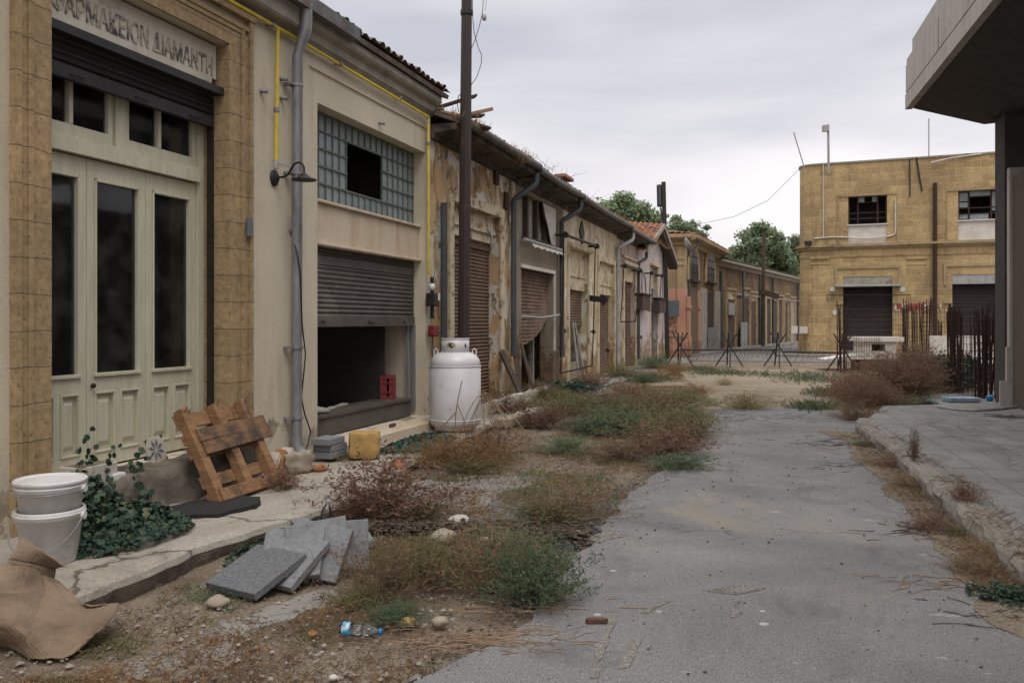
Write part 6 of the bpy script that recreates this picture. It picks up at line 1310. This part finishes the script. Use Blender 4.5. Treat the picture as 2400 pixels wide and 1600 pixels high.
def bush(kind,x,y,w,h,label,name=None,cat=None,group=None,z=0,lean=(0,0),depth=1.0):
    c=D(x,y,z); m=K*c.y/2000; W_=w*m*1.12; H_=h*m*1.15
    o=bpy.data.objects.new(name or {'red':'reddish_weed','brown':'dry_weed','olive':'weed_bush','green':'green_weed','gold':'dry_grass_clump','dead':'dead_bush','tuft':'grass_tuft','ivy':'ivy_plant','teal':'creeper_plant'}[kind],PROTO[kind][brnd.randrange(2)])
    COL.objects.link(o); c.y+=W_*.30*depth; c.x=(x*K-1200)/2000*c.y
    oo=(c-F0.o).dot(F0.n); lim=.30+W_*.18
    if oo<lim and c.y<37: c.y=(5.02-1.0518*lim)*2000/(1852-x*K); c.x=(x*K-1200)/2000*c.y
    o.location=c-Vector((0,0,.01)); o.scale=(W_,W_*depth,H_); o.rotation_euler=(lean[0],lean[1],brnd.uniform(0,6.28) if lean==(0,0) else 0)
    return setp(o,label,cat or {'ivy':'ivy','teal':'creeper','tuft':'grass','gold':'dry grass','dead':'bush'}.get(kind,'weed'),group or 'weeds and bushes grown over the street')
BL=[('red',890,1212,250,150,'large purple red weed behind the leaning paving slabs'),('red',815,1205,110,70,'low red weed left of the large purple one'),('olive',965,1205,120,60,'olive weed at the right foot of the large purple weed'),
('brown',880,1395,200,150,'brown tangled weed right behind the water bottle'),('olive',1000,1360,190,140,'olive brown weed in the middle of the front clump'),('brown',1120,1370,190,165,'brown twiggy weed before the front green bush'),
('green',1215,1408,200,190,'tall feathery green weed at the asphalt edge in front'),('green',1160,1290,150,80,'feathery green weed tip behind the front clump'),('green',905,1440,120,60,'low green weed above the blue capped bottle'),
('olive',820,1405,90,70,'small olive weed between bottle and paving slabs'),('brown',1265,1395,70,40,'low brown weed at the right foot of the tall green weed'),
('brown',1300,1212,230,100,'thin dry weed on the blue grey gravel'),('olive',1250,1208,150,75,'olive thin weed left side of the gravel patch'),('green',1220,1150,90,40,'small green weed above the gravel patch'),
('green',1565,1085,120,52,'rounded green fern like weed on the asphalt edge'),('green',1308,1042,115,45,'low green weed behind the concrete patch'),
('brown',1430,1062,150,60,'brown weed left of the fern like weed'),('red',1520,1050,170,75,'reddish brown weed at the asphalt edge behind the fern like weed'),('olive',1535,1015,170,95,'bright olive weed in the big middle thicket'),
('green',1430,1005,150,80,'green weed at the left of the middle thicket'),('green',1592,968,60,40,'dark green weed at the far corner of the asphalt'),('olive',1555,945,130,60,'yellow olive weed at the back of the middle thicket'),
('brown',1500,955,150,60,'brown weed at the back of the middle thicket'),('red',1580,1010,90,60,'red weed at the right edge of the middle thicket'),('green',1350,1000,90,50,'green weed joining the middle thicket on its left'),
('gold',1070,1085,210,105,'golden dry grass clump before the gas tank'),('red',1130,1055,110,75,'red dry weed right of the golden clump'),('gold',985,1075,110,60,'golden low grass left of the gas tank foot'),('olive',1080,1092,120,45,'low olive weed under the golden clump'),
('red',1255,988,110,60,'red brown weed in front of the kerbstones end'),('olive',1300,960,160,65,'olive weed beside the kerbstones end'),('brown',1215,985,60,40,'little brown weed on the broken kerbstone'),
('red',1150,955,80,60,'dark red weed behind the whitewashed kerbstone'),('olive',1185,935,80,45,'olive weed behind the whitewashed kerbstone'),('olive',1235,918,90,55,'olive weed below the charred planks'),
('teal',1300,905,120,50,'blue green creeper below the torn shutter house'),('teal',1340,935,90,40,'blue green creeper joining the thicket'),('red',1362,893,70,42,'dark red weed before the double doors of the yellow house'),('olive',1428,873,85,42,'olive bush before the second shutter of the yellow house'),
('olive',1265,880,60,35,'olive weed at the foot of the grey brown house'),('brown',1440,912,90,38,'brown weed on the broken far pavement'),('green',1505,852,65,45,'dark green bush before the gabled house'),('green',1480,880,60,25,'low green weed near the gabled house'),
('gold',1548,856,60,28,'yellow grass at the foot of the black corner pole'),('gold',1500,865,60,18,'golden grass below the dark green bush'),('brown',1390,945,120,50,'brown weed left behind the middle thicket'),('olive',1455,960,110,55,'olive weed left behind the middle thicket, nearer'),
('tuft',1712,945,120,50,'pale yellow tuft where the asphalt ends'),('tuft',1665,886,42,20,'small pale tuft on the sandy track'),('gold',1605,905,60,25,'low golden weed at the sandy track edge'),('olive',1580,925,70,35,'olive weed at the sandy track edge'),
('green',1860,940,80,18,'flat green weed strip before the dead brown bush'),('green',1985,1030,45,22,'green weed at the right kerb near the dead bush'),
('dead',2060,915,140,108,'big dead brown bush heaped against the rebar cages'),('dead',2000,935,105,68,'dead brown bush sloping down to the right kerb'),('dead',2100,905,95,118,'dead brown bush top behind the big one'),('brown',1965,970,100,52,'dark dead weed at the near foot of the dead bush'),('dead',1965,925,90,70,'pale dead twigs at the left of the dead bush'),
('ivy',2150,897,110,105,'dark leafy shrub right of the dead brown bush'),('ivy',2200,890,90,95,'dark leafy shrub behind the near rusty cages'),('teal',2130,938,42,24,'small grey green plant where the right pavement begins'),
('green',2075,925,70,20,'short green weed strip beside the concrete yard'),('red',650,1128,70,55,'red dry weed at the right foot of the pallet'),
('olive',790,1055,90,45,'olive green weed below the ribbed shutter panel'),('brown',855,1040,80,28,'low brown weed on the garage step end'),
('red',2140,1230,110,35,'dead red weed along the right kerb, third from the dead bush'),('brown',2090,1130,100,40,'dead weed in the right gutter beside the broken twigs'),('gold',2290,1300,130,60,'yellow dry grass bent over the right gutter'),('ivy',2320,1395,120,50,'dark green gutter plant at the lower right'),
('brown',2050,1080,110,35,'brown litter weed in the right gutter, second'),('green',2200,1240,60,30,'green weed in the right gutter by the yellow grass'),('brown',2230,1330,120,45,'brown dry weed below the yellow gutter grass'),
('red',1235,890,60,40,'dark red weed among the charred planks'),('green',1545,1045,60,30,'olive green tip behind the fern like weed'),
]
for kk,(kind,x,y,w,h,lab) in enumerate(BL):
    bush(kind,x,y,w,h,lab,z=0 if not (kind in('red',) and x==650) else .12)
for x,y,w,h,lab in ((2215,1155,55,52,'dark red dried stump plant on the right kerb top'),(2100,1060,20,75,'thin bare dried stalk standing on the right kerb top')):
    bush('red',x,y,w,h,lab,name='dried_plant',z=.15)
# ivy heap beside the buckets: round leaves laid over a mound on pavement and step
def ivy_patch(name,pts_fn,n,leafr,mat,label,seed,cat='ivy'):
    rnd=random.Random(seed); q=MB(); vs=[];fs=[]
    for _ in range(n):
        p,nr=pts_fn(rnd)
        if p is None: continue
        t=(nr+Vector((rnd.gauss(0,.75),rnd.gauss(0,.75),rnd.gauss(0,.4)))).normalized(); a=t.cross(Vector((rnd.gauss(0,1),rnd.gauss(0,1),rnd.gauss(0,1)))).normalized(); b=t.cross(a); r=leafr*rnd.uniform(.4,1.35); k=len(vs)
        for i in range(7):
            an=2*math.pi*i/7; rr=r*(1.0 if i else .72); vs.append(p+a*math.cos(an)*rr+b*math.sin(an)*rr+t*(r*.15 if i%2 else 0))
        fs.append(tuple(range(k,k+7)))
        if rnd.random()<.35: rib(vs,fs,p,p-Vector((rnd.gauss(0,.02),rnd.gauss(0,.02),.05)),.004,rnd)
    q.add(vs,fs); return single(q,name,mat,label,cat)
def heap(F,a0,a1,o0,o1,h,zb,e=1.0):
    def f(rnd):
        while 1:
            u,v=rnd.uniform(-1,1),rnd.uniform(-1,1); w=u*u+v*v+.35*noise.noise(Vector((u*2,v*2,a0)))
            if w<1: break
        a=(a0+a1)/2+u*(a1-a0)/2; o=(o0+o1)/2+v*(o1-o0)/2; hh=h*max(0,1-w)**.6*(.75+.5*noise.noise(Vector((a*4,o*4,1)))); z=zb+hh*rnd.uniform(.25,1.0)+.01
        return F.p(a,o,z),Vector((F.n.x*v*.6+F.d.x*u*.4,F.n.y*v*.6+F.d.y*u*.4,1))
    return f
ivy_patch('ivy_plant',heap(F0,5.42,6.50,.30,1.06,.22,.13),1700,.021,LEAF['ivy'],'dark round leaved ivy heaped beside the white buckets',1)
ivy_patch('ivy_plant',heap(F0,5.75,6.30,.20,.50,.40,.20),550,.022,LEAF['ivy'],'upright ivy shoots climbing before the left door leaf',2)
ivy_patch('ivy_plant',heap(F0,5.95,6.9,1.35,1.80,.09,.0),900,.018,LEAF['ivy'],'low ivy spilling below the pavement edge',3)
ivy_patch('creeper_plant',heap(F0,9.7,11.3,.45,1.05,.10,.10),1700,.020,LEAF['teal'],'blue green creeper spread behind the yellow foam block',4)
ivy_patch('creeper_plant',heap(F0,15.2,17.6,1.2,2.1,.16,.05),1500,.026,LEAF['teal'],'blue green creeper below the downpipe of the torn shutter house',5)
def shoots():
    q=MB(); rnd=random.Random(8); vs=[];fs=[]
    for a,o,h in ((6.08,.30,.58),(6.14,.26,.46),(6.32,.30,.44),(6.24,.2,.38),(6.55,.32,.38),(6.62,.3,.30)):
        p=F0.p(a,o,.2)
        for i in range(9):
            t=i/8; c=p+Vector((.05*math.sin(i*.9),.03*math.cos(i),h*t)); 
            for s in range(2):
                d=Vector((rnd.gauss(0,1),rnd.gauss(0,1),rnd.gauss(0,.4))).normalized(); cc=c+d*.025; t2=(Vector((rnd.gauss(0,.6),-1,rnd.gauss(.3,.5)))).normalized(); A=t2.cross(d).normalized(); Bv=t2.cross(A); r=.024*rnd.uniform(.6,1.1); k=len(vs)
                vs+=[cc+A*math.cos(6.283*m/7)*r+Bv*math.sin(6.283*m/7)*r for m in range(7)]; fs.append(tuple(range(k,k+7)))
            if i: rib(vs,fs,pc,c,.005,rnd)
            pc=c
    q.add(vs,fs); single(q,'ivy_shoots',LEAF['ivy'],'long ivy shoots rising in front of the glazed doors','ivy')
shoots()
# bare curved stalks before the tank
def stalks():
    T=None; q=MB(); rnd=random.Random(3); c=Vector((-.47,10.6,.15))
    for i in range(14):
        a=rnd.uniform(-.5,.55); L=rnd.uniform(.4,.85); pts=[Vector((-.36+rnd.uniform(-.04,.04),10.55,.60+rnd.uniform(-.05,.05)))]
        for k in range(1,6): t=k/5; pts.append(pts[0]+Vector((a*t*1.1,-.12*t,-.5*t**1.3+.05*math.sin(t*3))))
        q.tube(pts,[.005]*6,4)
    for pts in ([(-.70,10.55,.1),(-.70,10.6,.35),(-.67,10.6,.55),(-.62,10.6,.78)],[(-.70,10.6,.38),(-.82,10.6,.25),(-.98,10.6,.12)],[(-.68,10.6,.48),(-.60,10.6,.3),(-.56,10.6,.1)],[(-.36,10.5,.45),(-.1,10.3,.28),(.12,9.9,.02)]): q.tube(pts,.006,4)
    single(q,'dry_stalks',m_woodb,'pale bare stalks bent in front of the gas tank','stalks')
stalks()
def twigs(c,w,h,n,mat,label,name='twig_litter',cat='twigs',seed=1,thick=.003,z=.02):
    rnd=random.Random(seed); q=MB()
    for _ in range(n):
        p=Vector(c)+Vector((rnd.gauss(0,w/3),rnd.gauss(0,h/3),0)); p.z=z; a=rnd.gauss(0,.5)+(math.pi if rnd.random()<.5 else 0); L=rnd.uniform(.06,.26); pts=[p]
        for k in range(3): a+=rnd.gauss(0,.55); p=p+Vector((math.cos(a),math.sin(a)*.7,rnd.gauss(0,.06)))*L/3; p.z=max(z,p.z); pts.append(p.copy())
        q.tube(pts,[thick,thick*.9,thick*.7,thick*.4],4)
    return single(q,name,mat,label,cat)
twigs(D(1990,1020),1.3,.9,70,m_rust,'reddish twigs scattered at the far end of the right kerb',seed=1)
twigs(D(2030,1075),1.0,.5,50,m_woodd,'dark twigs heaped in the right gutter',seed=2)
twigs(D(2130,1225),.8,.35,36,m_rust,'dead red twigs in the gutter under the dried stump plant',seed=3)
twigs(D(2230,1345),.7,.4,40,m_woodb,'pale dry twigs in the lower right gutter',seed=4)
twigs(D(2290,1420),.6,.35,22,m_woodd,'dark twigs over the lower right asphalt',seed=5)
twigs(D(2315,958,.15),.5,.4,60,m_woodd,'pile of dark twigs by the pier on the right pavement',seed=9,z=.155)
twigs(D(1210,1400),.8,.5,40,m_woodb,'straw coloured twigs under the front green weed',seed=6)
twigs(D(1090,1480),.7,.22,110,m_woodb,'band of straw along the front asphalt edge',seed=7,thick=.0025)
twigs(D(1640,960),2.4,1.2,60,m_rust,'thin reddish twigs spread where the asphalt meets the track',seed=8)
# ground cover in quantity
def road_left(y):
    P_=[(p[0],p[1]) for p in left_edge]; P_=sorted(P_,key=lambda t:t[1])
    for a,b in zip(P_,P_[1:]):
        if a[1]<=y<=b[1]: return a[0]+(b[0]-a[0])*(y-a[1])/max(1e-6,b[1]-a[1])
    return P_[0][0]-.3 if y<P_[0][1] else 3.5
def kerb_left(y): return -5.02+.326*y+1.48*1.0518
def verge_pt(rnd,ymax=32,near=1.0):
    while 1:
        y=3.4+(ymax-3.4)*rnd.random()**(1.6*near); x0=kerb_left(y); x1=min(road_left(y) if y<13.5 else 3.5+(y-13.5)*.12,x0+9)
        if y<4.4: x0=-3.0
        if x1<=x0: continue
        return Vector((rnd.uniform(x0,x1),y,0))
def ground_cover():
    rnd=random.Random(12)
    def blades(n,mat,name,label,hmin,hmax,thr,cat,seed,w=.004,ymax=32):
        vs=[];fs=[]; q=MB(); c=0
        while c<n:
            p=verge_pt(rnd,ymax); 
            if noise.fractal(Vector((p.x*.9,p.y*.9,seed)),.8,2,4)<thr: continue
            c+=1; sc=1+p.y*.06
            for k in range(3):
                a=rnd.uniform(0,6.28); L=rnd.uniform(hmin,hmax); d=Vector((math.cos(a)*rnd.uniform(.3,1.2),math.sin(a)*rnd.uniform(.3,1.2),rnd.uniform(.15,1))).normalized()*L; b=p+Vector((rnd.gauss(0,.02),rnd.gauss(0,.02),0)); rib(vs,fs,b,b+d*.6,w*sc,rnd); rib(vs,fs,b+d*.6,b+d+Vector((0,0,-L*.15)),w*.7*sc,rnd)
        q.add(vs,fs); o=q.build(name,mat,loc=(0,8,0)); setp(o,kind='stuff',label=label,cat=cat)
    blades(5000,LEAF['gold'],'dry_grass','short dry straw strewn over the verge',.02,.09,.22,'dry grass',1)
    blades(4500,LEAF['brown'],'weed_litter','brown dead weed litter on the verge',.015,.07,.16,'litter',5)
    blades(3500,LEAF['olive'],'low_weeds','low olive ground weeds on the verge',.02,.09,.34,'weeds',9)
    blades(2500,LEAF['green'],'short_grass','short green ground weeds on the verge',.02,.07,.42,'grass',15)
    # pebbles and chips
    q=MB(); vs=[];fs=[]
    def peb(p,r):
        k=len(vs); s=[rnd.uniform(.7,1.3) for _ in range(6)]
        vs.extend([p+Vector((r*s[0],0,0)),p+Vector((0,r*s[1],0)),p-Vector((r*s[2],0,0)),p-Vector((0,r*s[3],0)),p+Vector((0,0,r*.6*s[4])),p-Vector((0,0,r*.5))])
        for a,b in ((0,1),(1,2),(2,3),(3,0)): fs.append((k+a,k+b,k+4)); fs.append((k+b,k+a,k+5))
    for _ in range(5200): p=verge_pt(rnd,20,1.3); peb(p+Vector((0,0,.006)),rnd.choice((.004,.006,.008,.012,.018))*rnd.uniform(.6,1.2))
    q.add(vs,fs); m=leafmat('pebble_mix',[(.34,.31,.27),(.20,.17,.13),(.14,.14,.14),(.42,.38,.33),(.28,.19,.12)],.95,0); setp(q.build('gravel',m,loc=(0,8,0)),kind='stuff',label='loose pebbles and rubble chips on the verge',cat='gravel')
    q=MB(); vs=[];fs=[]
    for _ in range(520):
        y=rnd.uniform(3.2,13); x=rnd.uniform(road_left(y)+.05,2.0+y*.2+.2); peb(Vector((x,y,.022)),rnd.choice((.003,.004,.006,.010))*rnd.uniform(.7,1.3))
    for a,b in zip(left_edge[1:-4],left_edge[2:-3]):
        a=Vector((*a,0));b=Vector((*b,0))
        for _ in range(int((b-a).length*420)): p=a.lerp(b,rnd.random())+Vector((rnd.gauss(-.06,.09),rnd.gauss(0,.09),.016)); peb(p,rnd.choice((.003,.004,.006,.009,.012))*rnd.uniform(.6,1.2))
    q.add(vs,fs); m2=leafmat('road_grit',[(.03,.03,.03),(.10,.095,.09),(.19,.17,.145),(.05,.045,.04),(.30,.27,.23)],.95,0); setp(q.build('road_grit',m2,loc=(0,8,0)),kind='stuff',label='dark droppings and grit strewn over the asphalt',cat='grit')
    # crumbly bank of dark soil across the verge
    q=MB(); vs=[];fs=[]
    a=D(840,1218);b=D(1350,1240)
    for _ in range(2600):
        t=rnd.random(); p=a.lerp(b,t)+Vector((rnd.gauss(0,.05),rnd.gauss(0,.10),0)); p.z=.01+max(0,.06-abs(rnd.gauss(0,.04))); peb(p,rnd.choice((.008,.012,.02,.03))*rnd.uniform(.5,1.1))
    q.add(vs,fs); m3=leafmat('dark_clods',[(.05,.04,.03),(.10,.075,.05),(.16,.12,.08),(.035,.03,.025),(.24,.20,.15)],.97,0); setp(q.build('soil_clods',m3,loc=(0,6,0)),kind='stuff',label='bank of dark crumbled soil across the verge',cat='soil')
    # litter along the right kerb, moss and straw in the gutter
    vs=[];fs=[]; q=MB()
    for _ in range(3300):
        t=rnd.random()**.8; i=t*(len(rk)-3); k=int(i); f=i-k; x=rk[k][0]+(rk[k+1][0]-rk[k][0])*f; y=rk[k][1]+(rk[k+1][1]-rk[k][1])*f
        if noise.fractal(Vector((y*1.5,0,3)),.8,2,4)<-.25: continue
        on=rnd.random()<.22; p=Vector((x+(rnd.uniform(.05,.3) if on else -abs(rnd.gauss(0,.13))-.0),y,.155 if on else .02)); L=rnd.uniform(.02,.10); a_=rnd.uniform(0,6.28); d=Vector((math.cos(a_),math.sin(a_),rnd.uniform(0,.8)))*L; rib(vs,fs,p,p+d,.005,rnd)
    q.add(vs,fs); setp(q.build('gutter_litter',LEAF['brown'],loc=(4,8,0)),kind='stuff',label='dead weed litter along the right kerb',cat='litter')
    # far grass strips
    vs=[];fs=[]; q=MB()
    for (x,y,w,h) in ((1770,862,280,10),(1860,872,110,14),(1870,938,70,12),(1480,872,90,8),(2070,925,90,14),(1650,858,90,6),(1600,850,80,5),(2000,900,90,12),(1900,905,70,14)):
        for _ in range(450):
            u=x+rnd.gauss(0,.33)*w; v=y+rnd.gauss(0,.33)*h; p=D(u,max(v,805)); L=rnd.uniform(.04,.14); rib(vs,fs,p,p+Vector((rnd.gauss(0,.07),rnd.gauss(0,.07),L)),.02,rnd)
    q.add(vs,fs); setp(q.build('grass',LEAF['grass'],loc=(6,20,0)),kind='stuff',label='short green grass strips near the wire barriers',cat='grass')
ground_cover()
# weeds caught on the old gutters
def gutter_weeds():
    rnd=random.Random(5); vs=[];fs=[]; q=MB(); F=F0
    for _ in range(1500):
        a=rnd.choice((rnd.gauss(15.3,.35),rnd.uniform(20,34),rnd.uniform(24,31),rnd.gauss(12.9,.3))); o=.44+rnd.gauss(0,.06); z=4.30 if a<20 else 4.24; L=rnd.uniform(.05,.15); d=Vector((rnd.gauss(0,.5),rnd.gauss(0,.5),rnd.choice((1,-.9 if abs(a-15.3)<.4 else 1)))).normalized()*L; p=F.p(a,o,z); rib(vs,fs,p,p+d,.008,rnd)
    q.add(vs,fs); setp(q.build('gutter_grass',LEAF['gold'],loc=F.p(20,.4,4.2)),kind='stuff',label='dead grass growing in the old eave gutters',cat='dry grass')
    q=MB(); q.beam(F.p(F.S(1312,.3),.30,4.50),F.p(F.S(1318,.3)+.3,.35,4.46),.25,.06); single(q,'loose_roof_tile',m_tile,'loose orange roof tile on the eave above the torn shutter house','roof tile')
gutter_weeds()
# ------------------------------------------------------------------ trees
def tree(name,label,base,top,crown,cz,n,leaf,seed,clumps=26,flat=.75,bare=False,mat=None,group='trees behind the houses'):
    rnd=random.Random(seed); b=Vector(base); T=thing(name,label,'tree',b,group if not bare else 'bare saplings behind the row')
    q=MB(); q.tube([b,b+Vector((.1,0,cz*.5)),b+Vector((.0,0,cz))],[.22,.16,.10] if not bare else [.04,.03,.02],8); cl=[]
    C=b+Vector((0,0,cz)); rx=crown; rz=top-cz
    for i in range(clumps):
        while 1:
            d=Vector((rnd.uniform(-1,1),rnd.uniform(-1,1),rnd.uniform(-.8,1)))
            if d.length<1: break
        d=d*(.45+.55*rnd.random()); k=1.12 if rnd.random()<.2 else .9; p=C+Vector((d.x*rx*k,d.y*rx*k,d.z*rz*k)); cl.append((p,rnd.uniform(.22,.42)*rx*(.75 if k>1 else 1)))
        m=C.lerp(p,.5)+Vector((rnd.gauss(0,.2),rnd.gauss(0,.2),-.2)); q.tube([C-Vector((0,0,rz*.4)),m,p],[.07,.045,.02] if not bare else [.012,.009,.004],5)
        if bare:
            for _ in range(5): e=p+Vector((rnd.gauss(0,.3),rnd.gauss(0,.3),rnd.uniform(.05,.55))); q.tube([m.lerp(p,rnd.random()),p.lerp(e,.5)+Vector((rnd.gauss(0,.05),0,0)),e],[.006,.005,.003],3)
    q.build('trunk',m_bark if not bare else m_woodb,T)
    if not bare:
        vs=[];fs=[]
        for p,r in cl:
            for _ in range(n//clumps):
                d=Vector((rnd.gauss(0,1),rnd.gauss(0,1),rnd.gauss(0,1))).normalized(); c=p+Vector((d.x*r,d.y*r,d.z*r*flat))*rnd.uniform(.35,1.05)
                a=Vector((rnd.gauss(0,1),rnd.gauss(0,1),rnd.gauss(0,.5))).normalized(); s=a.cross(d).normalized()*leaf*rnd.uniform(.25,.5); a=a*leaf*rnd.uniform(.6,1.3); k=len(vs); vs+=[c,c+a*.5+s,c+a,c+a*.5-s]; fs.append((k,k+1,k+2,k+3))
        q=MB(); q.add(vs,fs); q.build('crown',LEAF['tree'],T)
    return T
def upix(u,y): return ((u-1200)/2000*y,y,0)
tree('leafy_tree','wide green tree behind the red tiled roofs',upix(1462,60),10.9,3.1,8.3,20000,.26,1,44)
tree('leafy_tree','green tree lower right of the wide one behind the lattice pole',upix(1530,62),9.6,1.7,7.4,7000,.22,2,20)
tree('leafy_tree','small green tree over the pink house roof',upix(1590,64),10.0,1.6,8.1,4500,.2,3,14)
tree('leafy_tree','sparse small tree right of the lattice pole top',upix(1635,66),9.8,1.6,8.6,1700,.18,4,9)
tree('leafy_tree','large green tree behind the far curving row',upix(1785,80),11.6,3.3,7.8,18000,.32,5,44)
tree('leafy_tree','lower green tree beside the stone building corner',upix(1845,82),10.0,2.6,7.2,10000,.26,6,24)
tree('leafy_tree','green tree at the left of the large one behind the far row',upix(1725,82),8.6,2.2,6.6,8000,.26,8,22)
tree('bare_sapling','thin bare sapling above the second house roof',(.75,24,0),6.4,1.0,5.5,0,.1,7,16,bare=True)
tree('bare_sapling','faint bare sapling nearer the yellow house roof',(1.6,27,0),5.8,.8,5.2,0,.1,9,12,bare=True)
